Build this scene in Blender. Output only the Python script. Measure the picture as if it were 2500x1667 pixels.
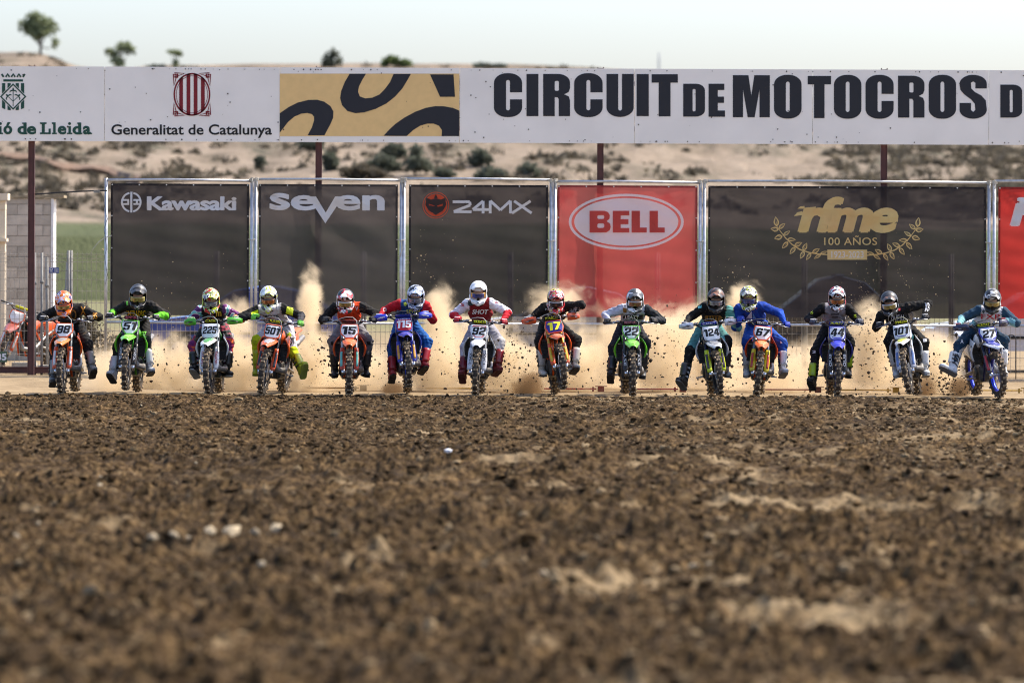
import bpy, bmesh, math, random
import numpy as np
from mathutils import Vector, Matrix, Quaternion
from mathutils.geometry import tessellate_polygon
from mathutils.bvhtree import BVHTree

for o in list(bpy.data.objects):
    bpy.data.objects.remove(o)
sc = bpy.context.scene
C = sc.collection
R = math.radians
rnd = random.Random(7)
rng = np.random.default_rng(7)

# ------------------------------------------------------------------ camera
CAM_D, CAM_H = 84.0, 2.3            # metres from the line of riders, height of the lens
FPX = 165.0 * CAM_D                 # focal length in photograph pixels (2500 wide)
HX, HY = 1250.0, 587.0              # where the optical axis meets the picture
ROLL = 0.0040
cd = bpy.data.cameras.new('camera')
cam = bpy.data.objects.new('camera', cd); C.objects.link(cam)
cam.location = (0, -CAM_D, CAM_H)
cam.rotation_euler = (math.pi / 2, -ROLL, 0)
cd.sensor_width = 36.0
cd.lens = 36.0 * FPX / 2500.0
cd.shift_y = -(833.5 - HY) / 2500.0
cd.clip_start = 1.0
cd.clip_end = 6000.0
cd.dof.use_dof = True
cd.dof.focus_distance = CAM_D + 0.55
cd.dof.aperture_fstop = 2.2
sc.camera = cam

# ------------------------------------------------------------------ light
SUN_EL, SUN_AZ = R(53), R(64)       # azimuth measured from +Y (away from the lens) towards +X
w = bpy.data.worlds.new('World'); sc.world = w; w.use_nodes = True
nt = w.node_tree
bg = nt.nodes['Background']
sky = nt.nodes.new('ShaderNodeTexSky'); sky.sky_type = 'NISHITA'
sky.sun_disc = False; sky.sun_elevation = SUN_EL; sky.sun_rotation = SUN_AZ
sky.altitude = 200; sky.air_density = 0.72; sky.dust_density = 3.1; sky.ozone_density = 2.4
nt.links.new(sky.outputs[0], bg.inputs[0]); bg.inputs[1].default_value = 0.15
sd = bpy.data.lights.new('sun', 'SUN'); sd.energy = 2.7; sd.angle = R(0.6); sd.color = (1.0, 0.90, 0.74)
sun = bpy.data.objects.new('sun', sd); C.objects.link(sun)
sdir = Vector((math.sin(SUN_AZ) * math.cos(SUN_EL), math.cos(SUN_AZ) * math.cos(SUN_EL), math.sin(SUN_EL)))
sun.rotation_euler = sdir.to_track_quat('Z', 'Y').to_euler()
sun.location = (20, 20, 60)
vs = sc.view_settings
vs.view_transform = 'Standard'; vs.look = 'None'; vs.gamma = 1.0; vs.exposure = 1.25
vs.use_curve_mapping = False
sc.render.engine = 'CYCLES'
cy = sc.cycles
cy.max_bounces = 8; cy.diffuse_bounces = 3; cy.glossy_bounces = 3; cy.transmission_bounces = 4
cy.transparent_max_bounces = 16; cy.volume_bounces = 3; cy.volume_step_rate = 1.0; cy.volume_max_steps = 96
cy.use_denoising = True
cy.filter_width = 1.0
cy.sample_clamp_indirect = 6.0
cy.caustics_reflective = False; cy.caustics_refractive = False

# ------------------------------------------------------------------ helpers
def S_at(Y):                        # photograph pixels per metre at depth Y
    return FPX / (CAM_D + Y)

def pt(px, py, Y):                  # the point at depth Y that the photograph shows at (px, py)
    u, v = px - HX, py - HY
    u2, v2 = u + ROLL * v, v - ROLL * u
    s = S_at(Y)
    return Vector((u2 / s, Y, CAM_H - v2 / s))

def to_px(p):
    s = S_at(p[1])
    u2, v2 = p[0] * s, (CAM_H - p[2]) * s
    return (HX + u2 - ROLL * v2, HY + v2 + ROLL * u2)

def tag(o, label=None, cat=None, group=None, kind=None):
    if label: o['label'] = label
    if cat: o['category'] = cat
    if group: o['group'] = group
    if kind: o['kind'] = kind
    return o

def empty(name, loc=(0, 0, 0), parent=None):
    o = bpy.data.objects.new(name, None); C.objects.link(o)
    o.empty_display_size = 0.1
    o.location = loc
    if parent: o.parent = parent
    return o

def link(name, me, parent=None, m=None, matrix=None):
    o = bpy.data.objects.new(name, me); C.objects.link(o)
    if parent: o.parent = parent
    if matrix is not None: o.matrix_basis = matrix
    if m is not None:
        ms = m if isinstance(m, (list, tuple)) else [m]
        if len(me.materials) == 0:
            for q in ms: me.materials.append(q)
        else:
            for i, q in enumerate(ms):
                if me.materials[i] is not q:
                    o.material_slots[i].link = 'OBJECT'; o.material_slots[i].material = q
    return o

def mesh(name, verts, faces, smooth=False):
    me = bpy.data.meshes.new(name)
    me.from_pydata([tuple(v) for v in verts], [], [tuple(f) for f in faces])
    if smooth and len(me.polygons): me.polygons.foreach_set('use_smooth', [True] * len(me.polygons))
    me.update()
    return me

def np_mesh(name, V, F, smooth=True):
    V = np.asarray(V, dtype=np.float32); F = np.asarray(F, dtype=np.int32)
    me = bpy.data.meshes.new(name)
    k = F.shape[1]
    me.vertices.add(len(V)); me.vertices.foreach_set('co', V.ravel())
    me.loops.add(F.size); me.loops.foreach_set('vertex_index', F.ravel())
    me.polygons.add(len(F))
    me.polygons.foreach_set('loop_start', np.arange(0, F.size, k, dtype=np.int32))
    me.polygons.foreach_set('loop_total', np.full(len(F), k, dtype=np.int32))
    me.polygons.foreach_set('use_smooth', np.full(len(F), smooth, dtype=bool))
    me.update(calc_edges=True)
    return me

class MB:
    """collects shapes into one mesh"""
    def __init__(self): self.v = []; self.f = []; self.mi = []
    def add(self, v, f, mi=0):
        b = len(self.v); self.v += [Vector(q) for q in v]; self.f += [tuple(i + b for i in q) for q in f]; self.mi += [mi] * len(f)
        return self
    def box(self, c, s, rot=None, mi=0):
        hx, hy, hz = s[0] / 2, s[1] / 2, s[2] / 2
        vs_ = [Vector((x * hx, y * hy, z * hz)) for z in (-1, 1) for y in (-1, 1) for x in (-1, 1)]
        if rot is not None: vs_ = [rot @ q for q in vs_]
        vs_ = [q + Vector(c) for q in vs_]
        return self.add(vs_, [(0, 2, 3, 1), (4, 5, 7, 6), (0, 1, 5, 4), (2, 6, 7, 3), (0, 4, 6, 2), (1, 3, 7, 5)], mi)
    def tube(self, path, r, n=8, caps=True, mi=0, flat=1.0):
        path = [Vector(p) for p in path]
        rs = r if isinstance(r, (list, tuple)) else [r] * len(path)
        vs_, fs = [], []
        prev = None
        for i, p in enumerate(path):
            t = (path[min(i + 1, len(path) - 1)] - path[max(i - 1, 0)]).normalized()
            if prev is None:
                a = Vector((0, 0, 1)) if abs(t.z) < 0.9 else Vector((0, 1, 0))
                n1 = t.cross(a).normalized()
            else:
                n1 = (prev - t * prev.dot(t)).normalized()
            prev = n1; n2 = t.cross(n1)
            for k in range(n):
                a = 2 * math.pi * k / n
                vs_.append(p + (n1 * math.cos(a) + n2 * math.sin(a) * flat) * rs[i])
        for i in range(len(path) - 1):
            for k in range(n):
                k2 = (k + 1) % n
                fs.append((i * n + k, i * n + k2, (i + 1) * n + k2, (i + 1) * n + k))
        if caps:
            fs.append(tuple(range(n - 1, -1, -1))); b = (len(path) - 1) * n
            fs.append(tuple(range(b, b + n)))
        return self.add(vs_, fs, mi)
    def loft(self, rings, closed=True, caps=True, mi=0):
        n = len(rings[0]); vs_ = [Vector(p) for r_ in rings for p in r_]; fs = []
        for i in range(len(rings) - 1):
            for k in range(n if closed else n - 1):
                k2 = (k + 1) % n
                fs.append((i * n + k, i * n + k2, (i + 1) * n + k2, (i + 1) * n + k))
        if caps and closed:
            fs.append(tuple(range(n - 1, -1, -1))); b = (len(rings) - 1) * n
            fs.append(tuple(range(b, b + n)))
        return self.add(vs_, fs, mi)
    def lathe(self, prof, axis_m=None, n=24, mi=0):
        """prof: (radius, height) pairs round local X axis"""
        rings = []
        for r_, h_ in prof:
            rings.append([Vector((h_, r_ * math.cos(2 * math.pi * k / n), r_ * math.sin(2 * math.pi * k / n))) for k in range(n)])
        if axis_m is not None: rings = [[axis_m @ q for q in rg] for rg in rings]
        return self.loft(rings, True, True, mi)
    def mesh(self, name, smooth=False):
        me = mesh(name, self.v, self.f, smooth)
        if any(self.mi): me.polygons.foreach_set('material_index', self.mi)
        return me
    def build(self, name, m, parent=None, smooth=False, matrix=None):
        return link(name, self.mesh(name, smooth), parent, m, matrix)

def panel(fn, nu, nv, th):
    """a curved sheet fn(u,v)->Vector, thickened by th; returns MB"""
    P = [[fn(i / nu, j / nv) for j in range(nv + 1)] for i in range(nu + 1)]
    def nrm(i, j):
        a = P[min(i + 1, nu)][j] - P[max(i - 1, 0)][j]; b = P[i][min(j + 1, nv)] - P[i][max(j - 1, 0)]
        q = a.cross(b); return q.normalized() if q.length > 1e-12 else Vector((0, 0, 1))
    top = [P[i][j] for i in range(nu + 1) for j in range(nv + 1)]
    bot = [P[i][j] - nrm(i, j) * th for i in range(nu + 1) for j in range(nv + 1)]
    w_ = nv + 1; N = len(top); fs = []
    for i in range(nu):
        for j in range(nv):
            a, b, c, d = i * w_ + j, (i + 1) * w_ + j, (i + 1) * w_ + j + 1, i * w_ + j + 1
            fs.append((a, b, c, d)); fs.append((N + a, N + d, N + c, N + b))
    for i in range(nu):
        a, b = i * w_, (i + 1) * w_; fs.append((a, N + a, N + b, b))
        a, b = i * w_ + nv, (i + 1) * w_ + nv; fs.append((a, b, N + b, N + a))
    for j in range(nv):
        a, b = j, j + 1; fs.append((a, b, N + b, N + a))
        a, b = nu * w_ + j, nu * w_ + j + 1; fs.append((a, N + a, N + b, b))
    m_ = MB(); m_.add(top + bot, fs); return m_

# ------------------------------------------------------------------ materials
MATS = {}
def srgb(r, g, b):
    f = lambda c: ((c / 255 + 0.055) / 1.055) ** 2.4 if c > 10 else c / 255 / 12.92
    return (f(r), f(g), f(b))

def mat(name, col, rough=0.55, metal=0.0, var=0.12, scale=9.0, bump=0.0, bscale=60.0, coat=0.0, dirt=0.0, spec=0.5):
    if name in MATS: return MATS[name]
    m = bpy.data.materials.new(name); m.use_nodes = True; MATS[name] = m
    t = m.node_tree; b = t.nodes['Principled BSDF']; L = t.links
    b.inputs['Roughness'].default_value = rough; b.inputs['Metallic'].default_value = metal
    b.inputs['Coat Weight'].default_value = coat; b.inputs['Specular IOR Level'].default_value = spec
    tc = t.nodes.new('ShaderNodeTexCoord')
    nz = t.nodes.new('ShaderNodeTexNoise'); nz.inputs['Scale'].default_value = scale; nz.inputs['Detail'].default_value = 5
    L.new(tc.outputs['Object'], nz.inputs['Vector'])
    cr = t.nodes.new('ShaderNodeValToRGB')
    cr.color_ramp.elements[0].position = 0.3; cr.color_ramp.elements[1].position = 0.7
    cr.color_ramp.elements[0].color = tuple(c * (1 - var) for c in col) + (1,)
    cr.color_ramp.elements[1].color = tuple(min(1, c * (1 + var)) for c in col) + (1,)
    L.new(nz.outputs['Fac'], cr.inputs[0])
    out = cr.outputs[0]
    if dirt > 0:
        n2 = t.nodes.new('ShaderNodeTexNoise'); n2.inputs['Scale'].default_value = 17; n2.inputs['Detail'].default_value = 6
        n2.inputs['Roughness'].default_value = 0.7
        L.new(tc.outputs['Object'], n2.inputs['Vector'])
        r2 = t.nodes.new('ShaderNodeMapRange'); r2.inputs['From Min'].default_value = 0.62 - 0.3 * dirt; r2.inputs['From Max'].default_value = 0.75
        r2.inputs['To Max'].default_value = 0.85
        L.new(n2.outputs['Fac'], r2.inputs['Value'])
        mx = t.nodes.new('ShaderNodeMix'); mx.data_type = 'RGBA'
        L.new(r2.outputs[0], mx.inputs['Factor']); L.new(out, mx.inputs['A']); mx.inputs['B'].default_value = (0.17, 0.12, 0.075, 1)
        out = mx.outputs['Result']
    L.new(out, b.inputs['Base Color'])
    if bump > 0:
        n3 = t.nodes.new('ShaderNodeTexNoise'); n3.inputs['Scale'].default_value = bscale; n3.inputs['Detail'].default_value = 4
        L.new(tc.outputs['Object'], n3.inputs['Vector'])
        bp = t.nodes.new('ShaderNodeBump'); bp.inputs['Strength'].default_value = bump; bp.inputs['Distance'].default_value = 0.01
        L.new(n3.outputs['Fac'], bp.inputs['Height']); L.new(bp.outputs[0], b.inputs['Normal'])
    return m

def cmat(rgb, kind='plastic'):
    """a material by colour (sRGB) and kind"""
    key = '%s_%02x%02x%02x' % ((kind,) + tuple(rgb))
    if key in MATS: return MATS[key]
    c = srgb(*rgb)
    c = tuple(min(0.8, max(0.012, q)) for q in c)
    if kind == 'plastic': return mat(key, c, 0.33, var=0.06, dirt=0.42, bump=0.0, coat=0.15)
    if kind == 'cloth': return mat(key, c, 0.85, var=0.22, scale=14, bump=0.8, bscale=26, dirt=0.2, spec=0.2)
    if kind == 'leather': return mat(key, c, 0.5, var=0.15, scale=20, bump=0.25, bscale=45, dirt=0.36)
    if kind == 'paint': return mat(key, c, 0.22, var=0.04, coat=0.6, dirt=0.1)
    if kind == 'print': return mat(key, c, 0.6, var=0.04, spec=0.3)
    if kind == 'metal': return mat(key, c, 0.35, metal=0.9, var=0.15, dirt=0.25)
    if kind == 'rubber': return mat(key, c, 0.8, var=0.2, bump=0.2, dirt=0.5)
    return mat(key, c)

def pattern_mat(name, cols, scale=7.0, rough=0.42, seed=0.0, coat=0.12, stretch=(1, 1, 1), sharp=True, kind='voronoi'):
    """graphics in several colours, constant steps"""
    if name in MATS: return MATS[name]
    m = bpy.data.materials.new(name); m.use_nodes = True; MATS[name] = m
    t = m.node_tree; b = t.nodes['Principled BSDF']; L = t.links
    b.inputs['Roughness'].default_value = rough; b.inputs['Coat Weight'].default_value = coat
    tc = t.nodes.new('ShaderNodeTexCoord'); mp = t.nodes.new('ShaderNodeMapping')
    mp.inputs['Location'].default_value = (seed, seed * 0.7, seed * 1.3); mp.inputs['Scale'].default_value = stretch
    L.new(tc.outputs['Object'], mp.inputs['Vector'])
    nz = t.nodes.new('ShaderNodeTexNoise'); nz.inputs['Scale'].default_value = scale; nz.inputs['Detail'].default_value = 1.5
    nz.inputs['Distortion'].default_value = 1.6
    L.new(mp.outputs[0], nz.inputs['Vector'])
    cr = t.nodes.new('ShaderNodeValToRGB'); cr.color_ramp.interpolation = 'CONSTANT' if sharp else 'LINEAR'
    n = len(cols); el = cr.color_ramp.elements
    el[0].position = 0.0; el[0].color = tuple(min(.8, q) for q in srgb(*cols[0])) + (1,)
    el[1].position = 0.36 + 0.28 * (1 / n); el[1].color = tuple(min(.8, q) for q in srgb(*cols[1])) + (1,)
    for i in range(2, n):
        e = el.new(0.36 + 0.28 * i / n); e.color = tuple(min(.8, q) for q in srgb(*cols[i])) + (1,)
    L.new(nz.outputs['Fac'], cr.inputs[0]); L.new(cr.outputs[0], b.inputs['Base Color'])
    return m

def fabric(name, rgb, transp=0.1, trans=0.35):
    """woven mesh banner: light and things behind show faintly through"""
    if name in MATS: return MATS[name]
    m = bpy.data.materials.new(name); m.use_nodes = True; MATS[name] = m
    t = m.node_tree; L = t.links; t.nodes.remove(t.nodes['Principled BSDF'])
    out = t.nodes['Material Output']
    tc = t.nodes.new('ShaderNodeTexCoord')
    nz = t.nodes.new('ShaderNodeTexNoise'); nz.inputs['Scale'].default_value = 1.7; nz.inputs['Detail'].default_value = 7
    L.new(tc.outputs['Object'], nz.inputs['Vector'])
    wv = t.nodes.new('ShaderNodeTexWave'); wv.bands_direction = 'Z'; wv.inputs['Scale'].default_value = 22; wv.inputs['Distortion'].default_value = 2.0
    wv.inputs['Detail'].default_value = 2
    L.new(tc.outputs['Object'], wv.inputs['Vector'])
    ad = t.nodes.new('ShaderNodeMath'); ad.operation = 'MULTIPLY_ADD'; ad.inputs[1].default_value = 0.16
    L.new(wv.outputs['Fac'], ad.inputs[0]); L.new(nz.outputs['Fac'], ad.inputs[2])
    cr = t.nodes.new('ShaderNodeValToRGB'); c = srgb(*rgb)
    cr.color_ramp.elements[0].position = 0.3; cr.color_ramp.elements[1].position = 0.85
    cr.color_ramp.elements[0].color = tuple(q * 0.86 for q in c) + (1,); cr.color_ramp.elements[1].color = tuple(min(.8, q * 1.16) for q in c) + (1,)
    L.new(ad.outputs[0], cr.inputs[0])
    df = t.nodes.new('ShaderNodeBsdfDiffuse'); tl = t.nodes.new('ShaderNodeBsdfTranslucent'); tp = t.nodes.new('ShaderNodeBsdfTransparent')
    L.new(cr.outputs[0], df.inputs[0]); L.new(cr.outputs[0], tl.inputs[0])
    m1 = t.nodes.new('ShaderNodeMixShader'); m1.inputs[0].default_value = trans
    L.new(df.outputs[0], m1.inputs[1]); L.new(tl.outputs[0], m1.inputs[2])
    m2 = t.nodes.new('ShaderNodeMixShader'); m2.inputs[0].default_value = transp
    L.new(m1.outputs[0], m2.inputs[1]); L.new(tp.outputs[0], m2.inputs[2])
    L.new(m2.outputs[0], out.inputs['Surface'])
    return m

# value noise on arrays
def vnoise(x, y, seed=0):
    xi = np.floor(x).astype(np.int64); yi = np.floor(y).astype(np.int64); fx = x - xi; fy = y - yi
    fx = fx * fx * (3 - 2 * fx); fy = fy * fy * (3 - 2 * fy)
    def h(a, b):
        n = (a * 374761393 + b * 668265263 + seed * 1442695041) & 0x7fffffff
        n = ((n ^ (n >> 13)) * 1274126177) & 0x7fffffff
        return ((n ^ (n >> 16)) & 0xffff) / 65535.0
    return (h(xi, yi) * (1 - fx) + h(xi + 1, yi) * fx) * (1 - fy) + (h(xi, yi + 1) * (1 - fx) + h(xi + 1, yi + 1) * fx) * fy

def fbm(x, y, oct=4, seed=0, gain=0.5):
    s = 0; a = 1; tot = 0
    for i in range(oct):
        s = s + a * vnoise(x * 2 ** i, y * 2 ** i, seed + i * 17); tot += a; a *= gain
    return s / tot

# ------------------------------------------------------------------ ground
def soil_material():
    m = bpy.data.materials.new('tilled_soil'); m.use_nodes = True
    t = m.node_tree; b = t.nodes['Principled BSDF']; L = t.links
    b.inputs['Roughness'].default_value = 0.95; b.inputs['Specular IOR Level'].default_value = 0.15
    tc = t.nodes.new('ShaderNodeTexCoord')
    def noise(sc_, det, rgh=0.6):
        n = t.nodes.new('ShaderNodeTexNoise'); n.inputs['Scale'].default_value = sc_; n.inputs['Detail'].default_value = det; n.inputs['Roughness'].default_value = rgh
        L.new(tc.outputs['Object'], n.inputs['Vector']); return n
    n1 = noise(16, 6); n2 = noise(0.42, 5, 0.65); n3 = noise(70, 4)
    at = t.nodes.new('ShaderNodeAttribute'); at.attribute_name = 'tone'
    ramp = t.nodes.new('ShaderNodeValToRGB'); e = ramp.color_ramp.elements
    e[0].position = 0.32; e[0].color = (0.024, 0.0135, 0.0055, 1)
    e[1].position = 0.70; e[1].color = (0.24, 0.155, 0.072, 1)
    k = e.new(0.5); k.color = (0.066, 0.038, 0.0140, 1)
    L.new(n1.outputs['Fac'], ramp.inputs[0])
    # damp, freshly turned streaks
    n4 = noise(0.9, 4, 0.6); r4 = t.nodes.new('ShaderNodeMapRange'); r4.inputs['From Min'].default_value = 0.40; r4.inputs['From Max'].default_value = 0.62; r4.inputs['To Min'].default_value = 0.62; r4.inputs['To Max'].default_value = 1.2
    L.new(n4.outputs['Fac'], r4.inputs['Value'])
    mu = t.nodes.new('ShaderNodeMix'); mu.data_type = 'RGBA'; mu.blend_type = 'MULTIPLY'; mu.inputs['Factor'].default_value = 1.0
    L.new(ramp.outputs[0], mu.inputs['A']); L.new(r4.outputs[0], mu.inputs['B'])
    # dry, trodden patches
    sm = t.nodes.new('ShaderNodeMath'); sm.operation = 'ADD'
    L.new(n2.outputs['Fac'], sm.inputs[0]); L.new(at.outputs['Fac'], sm.inputs[1])
    mr = t.nodes.new('ShaderNodeMapRange'); mr.inputs['From Min'].default_value = 0.74; mr.inputs['From Max'].default_value = 1.05; mr.inputs['To Max'].default_value = 0.9
    L.new(sm.outputs[0], mr.inputs['Value'])
    mx = t.nodes.new('ShaderNodeMix'); mx.data_type = 'RGBA'
    L.new(mr.outputs[0], mx.inputs['Factor']); L.new(mu.outputs['Result'], mx.inputs['A']); mx.inputs['B'].default_value = (0.33, 0.24, 0.135, 1)
    L.new(mx.outputs['Result'], b.inputs['Base Color'])
    bp = t.nodes.new('ShaderNodeBump'); bp.inputs['Strength'].default_value = 0.9; bp.inputs['Distance'].default_value = 0.03
    L.new(n3.outputs['Fac'], bp.inputs['Height']); L.new(bp.outputs[0], b.inputs['Normal'])
    return m

SOIL = soil_material()

RIDGES = [(-53.5, .11, .55), (-50, .12, .5), (-46.5, .10, .45), (-43.5, .13, .5), (-40.2, .16, .5), (-38.2, .12, .4), (-35, .12, .45), (-31, .11, .5), (-27, .13, .5), (-22.5, .11, .55), (-18, .12, .6), (-13.5, .10, .6), (-9, .09, .7), (-5, .07, .8)]
def dry_patch(x, y):
    v = fbm(x * 0.55 + 7, y * 0.62, 5, 91, 0.62) + 0.075 * np.clip(x / 5, -0.8, 1) + 0.03 * np.sin(y * 0.35)
    return np.clip((v - 0.53) / 0.09, 0, 1)
def soil_h(x, y):
    """height of the tilled soil"""
    a = (fbm(x * 0.35, y * 0.30, 3, 3) - 0.5) * 0.14
    b = (fbm(x * 1.3, y * 1.7, 3, 11) - 0.5) * 0.10
    dry = dry_patch(x, y)
    c = np.clip(fbm(x * 10.5, y * 8.0, 3, 23, 0.65) - 0.42, 0, 1) * (0.18 + 0.09 * np.clip((-18 - y) / 16, 0, 1) - 0.11 * dry)
    near = np.clip((-28 - y) / 18, 0, 1)
    d = np.clip(fbm(x * 3.2, y * 2.6, 3, 43) - 0.5, 0, 1) * 0.34 * near
    r_ = np.zeros_like(x)
    for i, (yc, hh, wd) in enumerate(RIDGES):       # churned ridges left across the track
        cen = yc + (fbm(x * 0.33 + 13 * i, x * 0.0 + i * 3.7, 3, 60 + i) - 0.5) * 3.4
        msk = np.clip((fbm(x * 0.28 + 31 * i, x * 0.0 + 1.3 * i, 2, 90 + i) - 0.40) * 5, 0, 1)
        r_ = np.maximum(r_, hh * msk * np.exp(-((y - cen) / wd) ** 2) * (0.65 + 0.7 * fbm(x * 2.7, y * 2.2, 2, 77)))
    h = a + b + c + d + r_ - 0.035
    edge = np.clip((0.15 - y) / 0.9, 0, 1)          # runs out at the start gate
    return (h + 0.012) * edge - 0.015 * (1 - edge)

ys = [-57.0]
while ys[-1] < 0.35:
    d_ = ys[-1] + CAM_D
    ys.append(ys[-1] + 0.045 + 0.012 * (d_ - 27) / 57)
ys = np.array(ys); NY = len(ys)
NX = 300
tt = np.linspace(-1, 1, NX)
X = np.outer((ys + CAM_D) * 0.094 + 1.2, tt); Y = np.repeat(ys[:, None], NX, 1)
Z = soil_h(X, Y)
V = np.stack([X, Y, Z], -1).reshape(-1, 3)
idx = np.arange(NY * NX).reshape(NY, NX)
F = np.stack([idx[:-1, :-1], idx[:-1, 1:], idx[1:, 1:], idx[1:, :-1]], -1).reshape(-1, 4)
me = np_mesh('track_soil', V, F, smooth=False)
at = me.attributes.new('tone', 'FLOAT', 'POINT')
streak = np.clip((fbm(X * 1.0 + 3, Y * 2.3, 4, 131, 0.6) - 0.50) * 4, 0, 1) * np.clip(0.35 + X / 9 + (-20 - Y) / 60, 0.1, 1)
tone = 0.34 * streak + dry_patch(X, Y) * (0.26 + 0.5 * (fbm(X * 4, Y * 2.0, 3, 58) - 0.5)) + (fbm(X * 3.1, Y * 1.2, 3, 57) - 0.5) * 0.7 - 0.04
at.data.foreach_set('value', tone.ravel().astype(np.float32))
tag(link('track_soil', me, None, SOIL), kind='structure')

# clods lying on the soil: nobody could count them
def clods(name, n, yr, size, seed, wid=None, lift=0.0):
    g = np.random.default_rng(seed)
    ico = bmesh.new(); bmesh.ops.create_icosphere(ico, subdivisions=1, radius=1.0)
    bv = np.array([v.co[:] for v in ico.verts]); bf = np.array([[v.index for v in f.verts] for f in ico.faces]); ico.free()
    if name == 'soil_clods' and n > 8000 or True:
        pass
    y = yr[0] + (yr[1] - yr[0]) * g.random(n)
    x = (g.random(n) * 2 - 1) * ((y + CAM_D) * 0.094 + 0.8)
    z = soil_h(x, y) + lift
    s = size[0] * (size[1] / size[0]) ** (g.random(n) ** 1.8)
    nv, nf = len(bv), len(bf)
    jit = 1 + (g.random((n, nv)) - 0.5) * 0.95
    P = bv[None] * jit[..., None] * s[:, None, None] * (np.array([1.25, 1.0, 0.68]) * (0.6 + 0.8 * g.random((n, 3))))[:, None, :]
    a = g.random(n) * 6.283; ca, sa = np.cos(a), np.sin(a)
    Q = np.stack([P[..., 0] * ca[:, None] - P[..., 1] * sa[:, None], P[..., 0] * sa[:, None] + P[..., 1] * ca[:, None], P[..., 2]], -1)
    Q += np.stack([x, y, z + s * 0.25], -1)[:, None, :]
    Fc = (bf[None] + (np.arange(n) * nv)[:, None, None]).reshape(-1, 3)
    me = np_mesh(name, Q.reshape(-1, 3), Fc, smooth=False)
    at = me.attributes.new('tone', 'FLOAT', 'POINT')
    tn = np.repeat((g.random(n) ** 3) * 0.95 - 0.25 + 0.16 * np.clip(x / 6, -0.3, 1), nv)
    at.data.foreach_set('value', tn.astype(np.float32))
    return me
o = link('soil_clods', clods('soil_clods', 48000, (-27, 0.05), (0.007, 0.038), 5), None, SOIL)
tag(o, 'loose dark brown clods strewn over the tilled start straight', 'clods', kind='stuff')
o = link('soil_clods', clods('soil_clods', 14000, (-56, -27), (0.006, 0.050), 6), None, SOIL)
tag(o, 'blurred coarse clods on the soil between the lens and mid track', 'clods', kind='stuff')

def lump(seed, s, sub=2, amp=0.35):
    g = random.Random(seed); bm = bmesh.new(); bmesh.ops.create_icosphere(bm, subdivisions=sub, radius=1)
    for v in bm.verts: v.co = Vector((v.co.x * s[0], v.co.y * s[1], v.co.z * s[2])) * (1 + amp * (g.random() - 0.5))
    me = bpy.data.meshes.new('stone'); bm.to_mesh(me); bm.free(); return me

PALE = mat('pale_stone', (0.38, 0.305, 0.20), 1.0, var=0.3, scale=14, bump=0.4)
WHITE_BIT = mat('white_plastic_scrap', (0.78, 0.78, 0.8), 0.4)
def on_soil(px, py):
    """where the ray through that pixel first meets the soil"""
    Ys = np.linspace(-57, 0.3, 2400); sl = np.array([pt(px, py, float(q))[:] for q in (Ys[0], Ys[-1])])
    f = (Ys - Ys[0]) / (Ys[-1] - Ys[0]); Xs = sl[0, 0] + (sl[1, 0] - sl[0, 0]) * f; Zs = sl[0, 2] + (sl[1, 2] - sl[0, 2]) * f
    hs = soil_h(Xs, Ys); k = np.argmax(hs >= Zs)
    return Vector((float(Xs[k]), float(Ys[k]), float(hs[k])))
STONES_ALL = [(372, 1318, 16), (425, 1318, 13), (458, 1316, 12), (512, 1304, 20), (562, 1303, 24), (622, 1301, 18), (672, 1298, 22), (94, 1279, 13),
          (40, 1311, 18), (640, 1385, 22), (1330, 1405, 20), (1690, 1385, 20), (1730, 1380, 14), (1862, 1245, 14), (1900, 1240, 11), (2010, 1360, 16),
          (2075, 1355, 14), (1600, 1632, 46), (2130, 1630, 48), (1285, 1655, 24), (1280, 1415, 26), (2452, 1450, 26), (545, 1543, 30), (1170, 1620, 24),
          (243, 1185, 11), (245, 1166, 8), (278, 1142, 6), (478, 1134, 8), (395, 1209, 6), (345, 1060, 5), (345, 990, 5)]
STONES = STONES_ALL[:13] + STONES_ALL[24:]
for i, (x_, y_, r_) in enumerate(STONES):
    p = on_soil(x_, y_); s = (1.05 if i < 7 else 0.7) * r_ / S_at(p.y)
    o = link('pale_stone', lump(40 + i, (s * rnd.uniform(.8, 1.3), s * 0.8, s * rnd.uniform(.5, .8)), 1, .55), None, PALE); o.location = p + Vector((0, 0, s * 0.05)); o.rotation_euler = (rnd.uniform(-.4, .4), rnd.uniform(-.4, .4), rnd.uniform(0, 6))
    lb_ = 'pale stone in the short row of bright stones on the blurred soil' if i < 7 else ('big flat pale stone, among the largest on the near soil' if r_ > 40 else ('pale fist sized stone half sunk in the blurred near soil' if r_ >= 16 else 'small pale stone lying on the brown tilled soil'))
    tag(o, lb_, 'stone', 'pale stones in a row' if i < 7 else ('big pale stones' if r_ > 40 else ('fist sized pale stones' if r_ >= 16 else 'small pale stones')))
p = on_soil(1094, 1106)
o = link('litter_scrap', lump(99, (0.055, 0.035, 0.03), 1, 0.6), None, WHITE_BIT); o.location = p + Vector((0, 0, 0.02))
tag(o, 'small bluish white scrap of litter lying on the soil', 'litter')

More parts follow.
